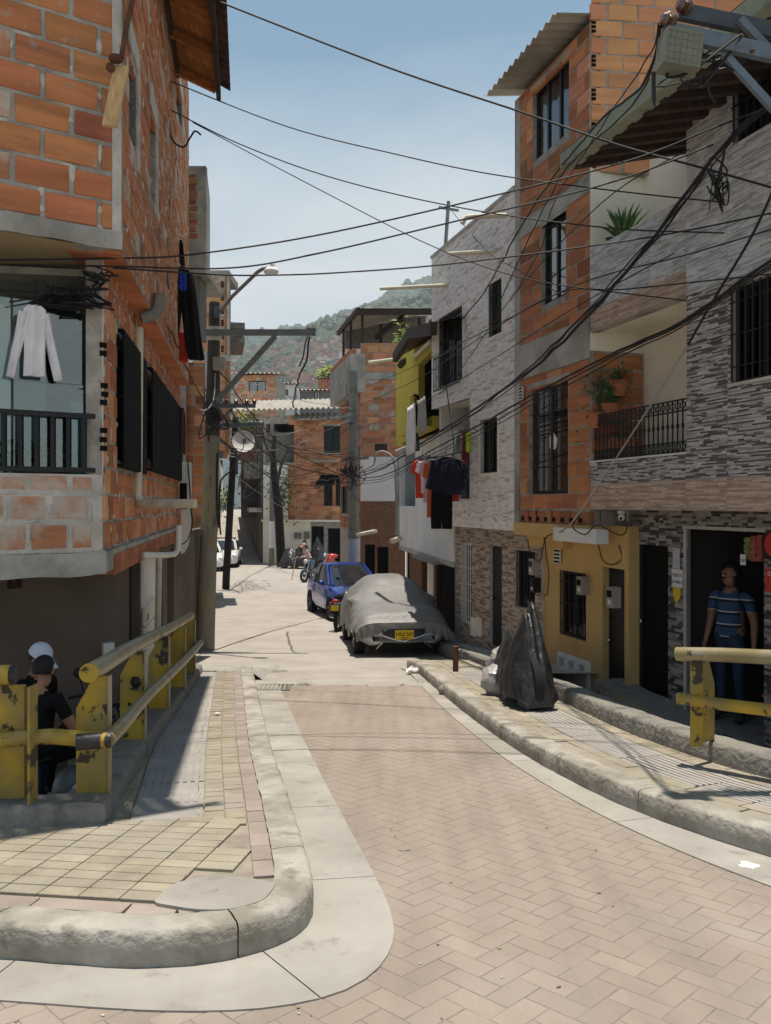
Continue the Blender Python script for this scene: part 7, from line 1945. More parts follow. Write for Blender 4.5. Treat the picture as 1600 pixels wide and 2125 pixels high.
# ---- motorcycles under black sheets
def tarp(label, pos, rz, spec, mat, folds=11, amp=.05, name='covered_motorcycle', seed=1, wheels=True, shoulder=0.0):
    """spec: list of (x, half width at foot, top height)."""
    root = empty(name, pos, label, 'motorcycle', rz=rz)
    xs = [s[0] for s in spec]; rr_ = random.Random(seed)
    nl, nk = 56, 40; rows = []
    for i in range(nl):
        x = xs[0] + (xs[-1] - xs[0]) * i / (nl - 1)
        hw = float(np.interp(x, xs, [s[1] for s in spec])); tp = float(np.interp(x, xs, [s[2] for s in spec]))
        row = []
        for k in range(nk + 1):
            t = k / nk * 2 - 1; a = abs(t)
            prof_ = 1 - max(0, a - .22) / .78                       # 1 at ridge, 0 at foot
            z = .10 + .05 * math.sin(x * 9 + 3 * t) + (tp - .12) * (prof_ ** .80)
            y = math.copysign(hw * (1 - prof_ ** 1.5), t) + t * .05
            if shoulder: z += shoulder * math.exp(-((t - .42) / .22) ** 2) * math.exp(-((x - .25) / .35) ** 2) * min(1, 2 * prof_)
            f = math.sin(x * folds * 1.6 + t * 2.2 + 2.5 * mnoise.noise(Vector((x * 2, t * 2, seed)))) * amp * (1 - prof_) * (1.0 + .5 * math.sin(x * 5))
            f += (.5 - abs(mnoise.noise(Vector((x * 5 + t * 3, z * 2.2, seed + t * 2))))) * .07 * (1.1 - prof_) - .02
            row.append(Vector((x + f * .4, y + math.copysign(f, t), z)))
        rows.append(row)
    mb = MB(); mb.sheet(rows)
    for row in (rows[0], rows[-1]): mb.add(row, [tuple(range(nk + 1))])
    mb.build('sheet', mat, root, False, 'all')
    if wheels:
        for x in (xs[0] + .25, xs[-1] - .25):
            e = empty('wheel', (x, 0, .28)); e.parent = root
            mb = MB(); mb.lathe([(.2, -.045), (.27, -.045), (.285, 0), (.27, .045), (.2, .045)], (0, 0, 0), (0, 1, 0), 20); mb.build('tyre', MAT['tyre'], e, False, 40)
    return root
MAT['black_sheet'] = M('black_sheet', (.018, .018, .019), .34, .2, 4, .8, 6, spec=.5, bdist=.03)
MAT['grey_sheet'] = M('grey_sheet', (.020, .020, .021), .42, .2, 4, .8, 9, spec=.5, bdist=.012)
tarp('motorcycle under a tall black sheet on the right pavement', S3(1.45, 8.8, HK), heading(.10, -.995), [(-.80, .06, .40), (-.7, .09, .58), (-.4, .12, .68), (-.05, .13, .72), (.12, .16, .82), (.22, .17, .93), (.30, .17, .95), (.42, .17, .84), (.56, .14, .60), (.66, .12, .45), (.72, .08, .3)], MAT['grey_sheet'], folds=13, amp=.028, seed=3, shoulder=.30)
tarp('motorcycle heaped under crumpled black plastic at the bend', S3(-4.75, 44), heading(.9, -.4), [(-1.0, .2, .4), (-.75, .4, 1.0), (-.4, .5, 1.05), (0, .5, 1.05), (.3, .42, 1.3), (.5, .38, 1.75), (.62, .3, 1.2), (.8, .25, .8), (.95, .2, .4)], MAT['black_sheet'], folds=7, amp=.10, seed=5)
tarp('second black-sheeted motorcycle standing beside the heaped one', S3(-3.7, 44.3), heading(.2, -1), [(-.9, .2, .4), (-.6, .36, 1.0), (-.1, .42, 1.25), (.3, .42, 1.7), (.6, .3, 1.1), (.9, .2, .4)], MAT['black_sheet'], folds=8, amp=.07, seed=6)
def bag(label, c, r, mat, seed):
    mb = MB(); rings = []
    for i in range(11):
        th = math.pi * i / 10; ring = []
        for k in range(20):
            ph = 2 * math.pi * k / 20; d = Vector((math.sin(th) * math.cos(ph), math.sin(th) * math.sin(ph), math.cos(th)))
            q = r * (1 + .30 * mnoise.noise(d * 2.2 + Vector((seed, 0, 0))) + .14 * mnoise.noise(d * 6 + Vector((0, seed, 0))))
            ring.append(Vector(c) + Vector((d.x * q, d.y * q * .8, d.z * q * 1.1)))
        rings.append(ring)
    mb.loft(rings); return tag(mb.build('rubbish_bag', mat, None, smooth=35), label, 'bag')
MAT['clear_bag'] = M('clear_bag', (.33, .32, .31), .3, .3, 8, .5, 20, spec=.5, bdist=.01)
bag('pale grey plastic bag slumped behind the sheeted motorcycle', S3(1.42, 9.75, HK + .20), .24, MAT['clear_bag'], 2)
bag('small pale plastic bag at the foot of the sheeted motorcycle', S3(1.24, 9.25, HK + .14), .16, MAT['clear_bag'], 5)
# ------------------------------------------------------------------ people
def skin_body(name, J, E, seg_mat, mats, root_joint='pelvis', sub=2):
    """J: joint -> (point, radius); E: edges; seg_mat: edge -> material slot. One continuous skin."""
    keys = list(J); idx = {k: i for i, k in enumerate(keys)}
    me = bpy.data.meshes.new(name); me.from_pydata([J[k][0] for k in keys], [(idx[a], idx[b]) for a, b in E], [])
    o = bpy.data.objects.new(name, me); COL.objects.link(o)
    m = o.modifiers.new('skin', 'SKIN'); m.use_smooth_shade = True; m.branch_smoothing = .6
    for k in keys:
        v = me.skin_vertices[0].data[idx[k]]; r = J[k][1]; v.radius = (r, r) if not isinstance(r, tuple) else r; v.use_root = (k == root_joint)
    s = o.modifiers.new('sub', 'SUBSURF'); s.levels = sub; s.render_levels = sub
    dg = bpy.context.evaluated_depsgraph_get(); m2 = bpy.data.meshes.new_from_object(o.evaluated_get(dg))
    bpy.data.objects.remove(o); bpy.data.meshes.remove(me)
    m2.materials.clear()
    for q in mats: m2.materials.append(q)
    segs = [(Vector(J[a][0]), Vector(J[b][0]), seg_mat.get((a, b), 0)) for a, b in E]
    mi = []
    for p in m2.polygons:
        c = p.center; best, bi = 1e9, 0
        for a, b, k in segs:
            d = b - a; t = max(0, min(1, (c - a).dot(d) / max(d.length_squared, 1e-9))); q = (a + d * t - c).length
            if q < best: best, bi = q, k
        mi.append(bi)
    m2.polygons.foreach_set('material_index', mi); m2.polygons.foreach_set('use_smooth', [True] * len(mi)); m2.update()
    m2.name = name
    o = bpy.data.objects.new(name, m2); COL.objects.link(o)
    return o
def person(label, pos, face, H=1.72, pose=None, mats=None, sleeve='short', hair='hair', head_turn=0, head_tilt=0, belly=0.0, lean=0.0, cap=None, legs='stand', sub=2):
    """Built facing +x in its own frame, then turned by `face`. mats: skin, shirt, trousers, shoes."""
    k = H / 1.72
    V3 = lambda x, y, z: Vector((x * k, y * k, z * k))
    def ln(v): # lean the upper body forward about the hip
        h = .92 * k
        if v.z <= h: return v
        d = v.z - h; return Vector((v.x + math.sin(lean) * d, v.y, h + math.cos(lean) * d))
    J, E, SM = {}, [], {}
    def j(n, p, r): J[n] = (p, tuple(q * k for q in r) if isinstance(r, tuple) else r * k)
    def e(a, b, m): E.append((a, b)); SM[(a, b)] = m
    SK, SH, TR, SO = 0, 1, 2, 3
    j('pelvis', V3(0, 0, .93), (.14 + belly * .2, .175)); j('waist', ln(V3(.01 + belly * .05, 0, 1.06)), (.135 + belly * .4, .17 + belly * .25)); j('chest', ln(V3(0, 0, 1.27)), (.14 + belly * .2, .195)); j('collar', ln(V3(-.01, 0, 1.40)), (.085, .15))
    j('neck', ln(V3(-.005, 0, 1.50)), .055)
    hr = Matrix.Rotation(head_turn, 3, 'Z') @ Matrix.Rotation(head_tilt, 3, 'Y'); hb = ln(V3(.0, 0, 1.535))
    Hd = lambda x, y, z: hb + hr @ V3(x, y, z)
    j('jaw', Hd(.02, 0, .035), .062); j('face', Hd(.022, 0, .095), (.085, .074)); j('skull', Hd(-.002, 0, .15), (.095, .08)); j('crown', Hd(-.005, 0, .195), .05)
    j('nose', Hd(.118, 0, .085), .014); j('chin', Hd(.085, 0, .012), .03)
    for s, n in ((1, 'l'), (-1, 'r')): j('ear' + n, Hd(-.005, s * .088, .09), .018); e('face', 'ear' + n, SK)
    e('pelvis', 'waist', SH); e('waist', 'chest', SH); e('chest', 'collar', SH); e('collar', 'neck', SK); e('neck', 'jaw', SK); e('jaw', 'face', SK); e('face', 'skull', SK); e('skull', 'crown', SK); e('face', 'nose', SK); e('jaw', 'chin', SK)
    arms = (pose or {}).get('arms', {})
    for s, n in ((1, 'l'), (-1, 'r')):
        a = arms.get(n, {})
        sh = ln(V3(0, s * .195, 1.385)); j('sh' + n, sh, .068)
        el = a.get('el'); el = ln(V3(*el)) if el else ln(V3(-.04, s * .25, 1.11))
        wr = a.get('wr'); wr = ln(V3(*wr)) if wr else ln(V3(.03, s * .275, .88))
        mid = sh.lerp(el, .55)
        j('ua' + n, mid, .060); j('el' + n, el, .046); j('fa' + n, el.lerp(wr, .35), .041); j('wr' + n, wr, .029)
        d = (wr - el).normalized(); pm = wr + d * .065 * k; j('pa' + n, pm, (.038, .020))
        e('collar', 'sh' + n, SH); e('sh' + n, 'ua' + n, SH); e('ua' + n, 'el' + n, SH if sleeve == 'long' else SK); e('el' + n, 'fa' + n, SH if sleeve == 'long' else SK); e('fa' + n, 'wr' + n, SH if sleeve == 'long' else SK); e('wr' + n, 'pa' + n, SK)
        side = d.cross(Vector((0, s, 0)));
        if side.length < .1: side = Vector((1, 0, 0))
        side.normalize(); inw = d.cross(side).normalized()
        for q, (off, ln_) in enumerate(((-.027, .060), (-.009, .072), (.009, .068), (.026, .052))):
            b0 = pm + side * off * k + d * .03 * k; b1 = b0 + (d * .9 + inw * .25 * s) * ln_ * .55 * k; b2 = b1 + (d * .7 + inw * .6 * s) * ln_ * .5 * k
            for w_, (pp, rr_) in enumerate(((b0, .0105), (b1, .0095), (b2, .0075))): j('f%s%d%d' % (n, q, w_), pp, rr_)
            e('pa' + n, 'f%s%d0' % (n, q), SK); e('f%s%d0' % (n, q), 'f%s%d1' % (n, q), SK); e('f%s%d1' % (n, q), 'f%s%d2' % (n, q), SK)
        t0 = wr + d * .03 * k - side * .032 * k; t1 = t0 - side * .025 * k + d * .04 * k
        j('t%s0' % n, t0, .013); j('t%s1' % n, t1, .010); e('pa' + n, 't%s0' % n, SK); e('t%s0' % n, 't%s1' % n, SK)
    for s, n in ((1, 'l'), (-1, 'r')):
        L_ = (pose or {}).get('legs', {}).get(n)
        if legs == 'stand':
            kn, an, to = L_ or ((.03, s * .105, .50), (-.02, s * .115, .09), (.15, s * .14, .035))
        else:
            kn, an, to = L_ or ((.42, s * .19, .86), (.36, s * .2, .46), (.50, s * .21, .41))
        hip = V3(0, s * .09, .88); j('hp' + n, hip, .092); j('th' + n, hip.lerp(V3(*kn), .45), .080); j('kn' + n, V3(*kn), .057); j('ca' + n, V3(*kn).lerp(V3(*an), .35), .056); j('an' + n, V3(*an), .040)
        j('he' + n, V3(an[0] - .03, an[1], an[2] - .045), .038); j('to' + n, V3(*to), (.045, .030))
        e('pelvis', 'hp' + n, TR); e('hp' + n, 'th' + n, TR); e('th' + n, 'kn' + n, TR); e('kn' + n, 'ca' + n, TR); e('ca' + n, 'an' + n, TR); e('an' + n, 'he' + n, SO); e('an' + n, 'to' + n, SO)
    root = empty('person', pos, label, 'person', rz=face)
    b = skin_body('body', J, E, SM, mats, sub=sub); b.parent = root
    # hair and eyes
    mb = MB(); n1, n2 = 16, 9; rings = []
    for i in range(n2):
        th = (i / (n2 - 1)) * rad(112); ring = []
        for q in range(n1):
            ph = 2 * math.pi * q / n1; d = Vector((math.sin(th) * math.cos(ph), math.sin(th) * math.sin(ph), math.cos(th)))
            if d.x > .15 and d.z < .45: d = Vector((d.x, d.y, max(d.z, .45))).normalized()
            rr_ = 1 + .05 * mnoise.noise(d * 7)
            ring.append(Hd(-.006, 0, .125) + hr @ Vector((d.x * .112 * rr_ * k, d.y * .098 * rr_ * k, d.z * .128 * rr_ * k)))
        rings.append(ring)
    mb.loft(rings, caps=False); hm_ = mb.build('hair', MAT['hair'], root, False, True)
    for s in (1, -1):
        mb = MB(); mb.ball(Hd(.098, s * .033, .108), .011 * k, 8, 6); mb.build('eye', MAT['hair'], root, False, True)
    mb = MB(); mb.ball(Hd(.098, 0, .042), .02 * k, 10, 6, sc=(.5, 1.2, .32)); mb.build('mouth', MAT['lip'], root, False, True)
    if cap:
        mb = MB(); rings = []
        for i in range(8):
            th = (i / 7) * rad(88)
            rings.append([Hd(-.004, 0, .135) + hr @ Vector((math.sin(th) * math.cos(q) * .121 * k, math.sin(th) * math.sin(q) * .106 * k, math.cos(th) * .125 * k)) for q in [2 * math.pi * z_ / 18 for z_ in range(18)]])
        mb.loft(rings, caps=False); c_ = mb.build('cap', cap, root, False, True)
        mb = MB(); outer, inner = [], []
        for q in np.linspace(-1.15, 1.15, 13):
            outer.append(Hd(-.004, 0, .135) + hr @ Vector(((.10 + .115 * math.cos(q * .9) ** .6) * k, .10 * math.sin(q) * k, (-.01 - .03 * (1 - math.cos(q)) * 2 - .02) * k)))
            inner.append(Hd(-.004, 0, .135) + hr @ Vector((.115 * math.cos(q) * k, .102 * math.sin(q) * k, .005 * k)))
        mb.sheet([inner, outer]); mb.sheet([[p + Vector((0, 0, .006)) for p in inner], [p + Vector((0, 0, .006)) for p in outer]]); mb.sheet([outer, [p + Vector((0, 0, .006)) for p in outer]]); mb.build('brim', cap, c_, False, True)
    return root
MAT['lip'] = M('lip', (.25, .09, .07), .6, .1, 6, 0)
# striped polo shirt: white and dark bands printed on blue
ps = bpy.data.materials.new('striped_polo'); ps.use_nodes = True
t_ = ps.node_tree; g_ = t_.nodes.new('ShaderNodeTexCoord'); sp_ = t_.nodes.new('ShaderNodeSeparateXYZ'); t_.links.new(g_.outputs['Object'], sp_.inputs[0])
m1_ = t_.nodes.new('ShaderNodeMath'); m1_.operation = 'MULTIPLY'; m1_.inputs[1].default_value = 7.2; t_.links.new(sp_.outputs['Z'], m1_.inputs[0])
m2_ = t_.nodes.new('ShaderNodeMath'); m2_.operation = 'FRACT'; t_.links.new(m1_.outputs[0], m2_.inputs[0])
cr_ = t_.nodes.new('ShaderNodeValToRGB'); cr_.color_ramp.interpolation = 'CONSTANT'; el_ = cr_.color_ramp.elements
el_[0].position = 0; el_[0].color = (.035, .075, .155, 1); el_[1].position = .70; el_[1].color = (.012, .016, .03, 1)
e3 = el_.new(.90); e3.color = (.50, .50, .52, 1)
t_.links.new(m2_.outputs[0], cr_.inputs[0]); bs_ = t_.nodes['Principled BSDF']; bs_.inputs['Roughness'].default_value = .9; t_.links.new(cr_.outputs[0], bs_.inputs['Base Color'])
MAT['shoe_dark'] = M('shoe_dark', (.03, .03, .035), .6, .2, 5, 0)
MAT['skin_light'] = M('skin_light', (.46, .26, .18), .6, .1, 6, .1, 80, spec=.3)
man = person('man in blue striped polo and jeans looking aside in the shop doorway', (.4215 * 9.25, 9.25, SUNK + .11), heading(-.75, -.66), 1.74, mats=[MAT['skin'], ps, MAT['denim'], MAT['shoe_dark']], head_turn=rad(-25), belly=.16)
MAT['plaid'] = M('plaid', (.50, .26, .25), .9, .3, 14, .2, 40, col2=(.60, .55, .52), c2scale=12, c2lo=.45, c2hi=.55)
MAT['cap_white'] = cloth('cap_white', (.62, .66, .74)); MAT['cap_tan'] = cloth('cap_tan', (.50, .30, .22))
person('seated person in black seen from behind past the yellow railing', (-2.53, 5.95, SUNK + .02), heading(.35, .94), 1.38, mats=[MAT['skin'], MAT['cloth_black'], MAT['cloth_black'], MAT['shoe_dark']], legs='sit', sleeve='short', lean=.10, head_tilt=.18, pose={'arms': {'l': {'el': (.12, .30, 1.12), 'wr': (.34, .22, 1.02)}, 'r': {'el': (.12, -.30, 1.12), 'wr': (.34, -.22, 1.02)}}})
person('person in white cap with brim turned down behind the seated one', (-2.80, 6.5, SUNK), heading(.90, -.42), 1.42, mats=[MAT['skin'], MAT['cloth_black'], MAT['denim'], MAT['shoe_dark']], head_tilt=.45, lean=.08, cap=MAT['cap_white'])
old = person('stooped person in plaid shirt and cap leaning on a stick', S3(-3.35, 36.6), heading(-.85, -.5), 1.66, mats=[MAT['skin_light'], MAT['plaid'], MAT['cloth_black'], MAT['shoe_dark']], sleeve='long', lean=.55, head_tilt=.1, cap=MAT['cap_tan'], sub=1, pose={'arms': {'l': {'el': (.12, .22, 1.14), 'wr': (.38, .10, 1.06)}, 'r': {'el': (.10, -.22, 1.14), 'wr': (.36, -.08, 1.06)}}})
a = S3(-3.35, 36.6); f_ = Vector((math.cos(heading(-.85, -.5)), math.sin(heading(-.85, -.5)), 0))
mb = MB(); mb.tube([a + f_ * .92, a + f_ * .70 + ZUP * 1.0], .018, 6); mb.tube([a + f_ * .70 + ZUP * 1.0, a + f_ * .60 + ZUP * 1.03], .018, 6); tag(mb.build('walking_stick', MAT['plank_wood']), 'long wooden stick held by the stooped person', 'stick')
# child looking over the yellow balcony
cE = FE.uz(866, 845, .2); pE = FE.pt(cE[0], 0, .22)
person('child with dark hair leaning out over the yellow balcony', (pE.x, pE.y, FE.uz(866, 822, .2)[1] - 1.22), heading(-.9, -.4), 1.22, mats=[MAT['skin'], MAT['cloth_black'], MAT['denim'], MAT['shoe_dark']], sub=1, lean=.05)
# ------------------------------------------------------------------ clothes on lines
def flat_ring(c, hw, dp, U, N, seed, n=20, amp=.2):
    out = []
    for k in range(n):
        t = 2 * math.pi * k / n; w_ = math.cos(t); v = math.sin(t)
        r = 1 + amp * mnoise.noise(Vector((w_ * 3, v * 2, seed)))
        out.append(c + U * (hw * w_) + N * (dp * v * r + dp * .7 * math.sin(w_ * 6 + seed)))
    return out
def garment(label, cat, top, U, mat, rows, sleeves=None, legs=None, name='garment', dp=.03, seed=1, hanger=True):
    """rows: (drop, half width) down the body from `top`; sleeves: (length, width, angle); legs: rows for each leg with offset."""
    root = empty(name, top, label, cat); N = Vector((U.y, -U.x, 0)); top = Vector(top)
    if rows:
        mb = MB(); mb.loft([flat_ring(top - ZUP * d, w_, dp * (.6 + .5 * min(1, d * 4)), U, N, seed + d * 3) for d, w_ in rows]); mb.build('body', mat, root, True, 60)
    if sleeves:
        for s in (-1, 1):
            L_, w_, ang = sleeves; d = (U * s * math.sin(ang) - ZUP * math.cos(ang)).normalized(); st_ = top + U * s * rows[1][1] * .92 - ZUP * .06
            mb = MB(); sd = d.cross(N).normalized()
            mb.loft([flat_ring(st_ + d * (L_ * t), w_ * (1 - .25 * t), dp * .8, sd, N, seed + t * 4 + s, 12) for t in np.linspace(0, 1, 7)]); mb.build('sleeve', mat, root, True, 60)
    if legs:
        for s in (-1, 1):
            mb = MB(); mb.loft([flat_ring(top - ZUP * d + U * s * o_, w_, dp, U, N, seed + d * 3 + s, 14) for d, w_, o_ in legs]); mb.build('leg', mat, root, True, 60)
    if hanger:
        mb = MB(); c = top + ZUP * .03
        mb.tube([c + ZUP * .12, c + ZUP * .10 + U * .025, c + ZUP * .06, c + ZUP * .02], .005, 5); mb.tube([c + U * -.19 - ZUP * .03, c + ZUP * .03, c + U * .19 - ZUP * .03], .007, 5); mb.build('hanger', MAT['black_metal'], root)
    return root
UX = Vector((1, 0, 0))
u2 = FL2f.U()
garment('white long-sleeved shirt on a hanger in the left balcony', 'shirt', P(72, 634, 6.35), u2 * .95 + ZUP * .0, MAT['cloth_white'], [(0, .05), (.03, .085), (.10, .09), (.22, .082), (.38, .08), (.55, .085)], (.52, .042, .20), seed=2, name='shirt', dp=.025)
hk = empty('clothes_hanger', P(150, 628, 6.4)); tag(hk, 'bunch of empty black clothes hangers in the left balcony', 'hangers', kind='stuff')
q = random.Random(4); mb = MB()
for i in range(26):
    c = P(95 + i * 4.3, 612 + q.uniform(-3, 3), 6.45); a = q.uniform(-.5, 1.3); U_ = Vector((math.cos(a), math.sin(a), 0)); w_ = q.uniform(.12, .18)
    mb.tube([c + ZUP * .07, c + U_ * .02 + ZUP * .05, c + ZUP * .02, c], .006, 4); mb.tube([c, c + U_ * w_ - ZUP * .08, c - U_ * w_ - ZUP * .08, c], .008, 4)
mb.build('hanger_bunch', MAT['black_metal'], hk)
mb = MB(); mb.bar(P(-60, 603, 6.45), P(225, 600, 6.5), .02); tag(mb.build('clothes_rail', MAT['black_metal']), 'dark rail carrying the hangers under the balcony ceiling', 'rail')
garment('black trousers hanging high outside the brick corner house', 'trousers', P(377, 560, 11.6), Vector((.93, .36, 0)), MAT['cloth_black'], [(0, .10), (.08, .17), (.25, .20), (.42, .22)], None, [(.38, .12, .10), (.7, .12, .13), (1.0, .12, .16), (1.26, .12, .20)], name='trousers', dp=.05, seed=3)
garment('black shirt hanging above the trousers', 'shirt', P(370, 498, 11.8), Vector((.93, .36, 0)), MAT['cloth_black'], [(0, .05), (.1, .07), (.3, .09), (.5, .10)], None, name='shirt', dp=.04, seed=8)
garment('bright blue and white cloth pinned over the black trousers', 'cloth', P(379, 566, 11.45), Vector((.93, .36, 0)), MAT['cloth_blue'], [(0, .05), (.1, .06), (.25, .055)], None, name='cloth', dp=.02, seed=5, hanger=False)
garment('red and pink cloth showing behind the black trousers', 'cloth', P(373, 690, 11.8), Vector((.93, .36, 0)), MAT['cloth_red'], [(0, .07), (.2, .09), (.42, .12)], None, name='cloth', dp=.03, seed=6, hanger=False)
garment('brown and white striped scarf hanging by the brick flank', 'scarf', P(378, 846, 13.2), UX, M('striped_scarf', (.10, .05, .04), .9, .1, 4, 0), [(0, .03), (.2, .06), (.7, .06), (.75, .06)], None, name='scarf', dp=.02, seed=7, hanger=False)
lineN = FC.N(); uC = FC.U(); 
def lpt(px, py, d): return P(px, py, d)
for i, (lab, px, py, d_, m_, rows, sl_, nm) in enumerate((
    ('red shirt at the end of the street clothes line', 876, 952, 15.0, 'cloth_red', [(0, .05), (.05, .14), (.2, .15), (.72, .16)], (.22, .07, .5), 'shirt'),
    ('white shirt between the red ones on the street clothes line', 886, 952, 14.7, 'cloth_white', [(0, .05), (.05, .14), (.2, .15), (.62, .15)], (.2, .07, .5), 'shirt'),
    ('pink shirt on the street clothes line', 891, 955, 14.5, 'cloth_pink', [(0, .05), (.05, .13), (.2, .14), (.75, .14)], (.2, .07, .4), 'shirt'),
    ('long orange-red shirt beside the navy clothes', 899, 955, 14.3, 'cloth_orange', [(0, .05), (.05, .13), (.2, .13), (1.0, .12)], (.25, .07, .3), 'shirt'))):
    garment(lab, 'shirt', lpt(px, py, d_), Vector((.75, -.66, 0)), MAT[m_], rows, sl_, name=nm, seed=20 + i, dp=.035)
garment('navy work jacket hanging over long dark trousers', 'jacket', lpt(925, 948, 13.9), Vector((.96, -.25, 0)), MAT['cloth_navy'], [(0, .06), (.05, .20), (.2, .23), (.6, .22)], (.5, .08, .22), name='jacket', seed=30, dp=.06)
garment('long black trousers on the street clothes line', 'trousers', lpt(917, 1000, 13.95), Vector((.96, -.25, 0)), MAT['cloth_black'], [(0, .17), (.15, .18), (.3, .185)], None, [(.26, .095, .095), (.6, .095, .095), (.8, .09, .09)], name='trousers', seed=31, dp=.06, hanger=False)
garment('second navy shirt at the right of the street clothes line', 'shirt', lpt(941, 958, 13.6), Vector((.96, -.25, 0)), MAT['cloth_navy'], [(0, .05), (.05, .14), (.2, .15), (.55, .14)], (.25, .07, .3), name='shirt', seed=32, dp=.05)
garment('red cloth showing behind the navy clothes', 'cloth', lpt(938, 1005, 14.4), Vector((.96, -.25, 0)), MAT['cloth_red'], [(0, .12), (.3, .13)], None, name='cloth', seed=33, hanger=False)
garment('lime green shirt hanging inside the loggia', 'shirt', lpt(972, 895, 13.75), Vector((.9, -.4, 0)), MAT['cloth_lime'], [(0, .04), (.05, .05), (.35, .05)], None, name='shirt', seed=34)
garment('maroon shirt hanging inside the loggia', 'shirt', lpt(965, 900, 14.0), Vector((.9, -.4, 0)), MAT['cloth_maroon'], [(0, .04), (.05, .06), (.5, .06)], None, name='shirt', seed=35)
garment('patterned grey clothes hanging inside the loggia', 'clothes', lpt(953, 905, 14.2), Vector((.9, -.4, 0)), MAT['cable_grey'], [(0, .05), (.05, .10), (.3, .11)], None, name='shirt', seed=36)
wire('clothes line bracket running out from the loggia', [(868, 952, 15.2), (900, 950, 14.4), (930, 944, 13.7), (958, 938, 13.2)], .012)
for i, (lab, px, w_) in enumerate((('white towel draped over the yellow balcony edge', 862, .36), ('pale grey sheet draped beside the white towel', 884, .28))):
    mb = MB(); u0, z0_ = FE.uz(px, 840 - 14 * i, .5); rows = []
    for k in range(9):
        t = k / 8; rows.append([FE.pt(u0 - w_ * 1.6 + 2.4 * w_ * q / 12 - (.12 * t if i == 0 else 0), z0_ - t * (.95 if i == 0 else .62), .56 + .025 * math.sin(q * 1.3 + k * .3)) for q in range(13)])
    mb.sheet(rows); o = mb.build('towel', MAT['cloth_white' if i == 0 else 'cable_grey'], None, smooth='all'); tag(o, lab, 'towel'); sm = o.modifiers.new('thick', 'SOLIDIFY'); sm.thickness = .012
# ------------------------------------------------------------------ things at the shop and the ochre house
def flat_sign(label, F, r, mat, texts=(), o0=.02, name='sign', cat='sign', th=.006):
    root = empty(name, F.pt((r[0] + r[1]) / 2, r[2], o0), label, cat)
    mb = MB(); fbox(mb, F, r[0], r[1], r[2], r[3], o0, o0 + th); mb.build('board', mat, root)
    for (body, u, z, size, col) in texts:
        cu = bpy.data.curves.new('lettering', 'FONT'); cu.body = body; cu.size = size; cu.align_x = 'CENTER'; cu.extrude = .001
        to = bpy.data.objects.new('lettering', cu); COL.objects.link(to)
        dg = bpy.context.evaluated_depsgraph_get(); me = bpy.data.meshes.new_from_object(to.evaluated_get(dg)); bpy.data.objects.remove(to)
        me.materials.append(col); o = bpy.data.objects.new('lettering', me); COL.objects.link(o)
        m = Matrix.Identity(4); U_, N_ = F.U(), F.N(); c = F.pt(r[0] + (r[1] - r[0]) * u, r[2] + (r[3] - r[2]) * z, o0 + th + .0015)
        for q in range(3): m[q][0] = U_[q]; m[q][1] = ZUP[q]; m[q][2] = N_[q]; m[q][3] = c[q]
        o.parent = root; o.matrix_basis = wmat(root).inverted() @ m
    return root
INK = M('ink', (.03, .03, .035), .7, .1, 5, 0)
r = FAg.rect(1395, 1180, 1217, 1417, .02)
flat_sign('white paper sign reading venta de hielo between the two doorways', FAg, r, MAT['cloth_white'], [('VENTA', .5, .58, .055, INK), ('DE HIELO', .5, .22, .048, INK)])
r = FAg.rect(1397, 1137, 1179, 1411, .02)
MAT['poster_blue'] = palette('poster_blue', [(.10, .14, .35), (.35, .30, .42), (.5, .5, .55), (.12, .10, .22)])
ps_ = flat_sign('narrow blue patterned sticker above the paper sign', FAg, r, MAT['poster_blue'], [], name='poster', cat='poster')
for i in range(24):
    mb = MB(); u = r[0] + (r[1] - r[0]) * R.uniform(.1, .9); z = r[2] + (r[3] - r[2]) * R.uniform(.05, .95); fbox(mb, FAg, u - .012, u + .012, z - .01, z + .01, .026, .0275); mb.build('print_mark', MAT['poster_blue'], ps_)
r = FAg.rect(1397, 1218, 1250, 1413, .02)
mb = MB(); mb.prism([FAg.pt(r[0], r[3], .02), FAg.pt(r[1], r[3], .02), FAg.pt(r[1], r[2] + .08, .02), FAg.pt((r[0] + r[1]) / 2, r[2], .02), FAg.pt(r[0] + .01, r[2] + .06, .02)], FAg.N() * .006); tag(mb.build('sticker', MAT['plate_yellow']), 'yellow shield-shaped sticker below the paper sign', 'sticker')
MAT['sign_red'] = M('sign_red', (.50, .045, .02), .5, .1, 4, 0)
WH = M('sign_white', (.75, .72, .66), .6, .05, 4, 0); YL = M('sign_yellow', (.7, .45, .05), .6, .05, 4, 0)
r = FAg.rect(1587, 1180, 1226, 1625, .03)
flat_sign('small red and yellow sign at the shop doorway edge', FAg, r, MAT['sign_red'], [('Deli', .35, .70, .06, WH), ('A', .35, .45, .05, YL), ('T', .35, .14, .07, YL)])
r = FAg.rect(1586, 1105, 1160, 1650, .03)
flat_sign('dark sign with a big red disc above the red one', FAg, r, MAT['black_metal'], [('M', .25, .35, .16, WH)], o0=.03)
u_, z_ = FAg.uz(1600, 1130, .04); mb = MB(); mb.lathe([(.12, 0), (.12, .003), (.001, .0035)], FAg.pt(u_ + .03, z_, .0365), FAg.N(), 24); o = mb.build('sign_disc', MAT['sign_red']); tag(o, 'round red disc printed on the dark shop sign', 'sign')
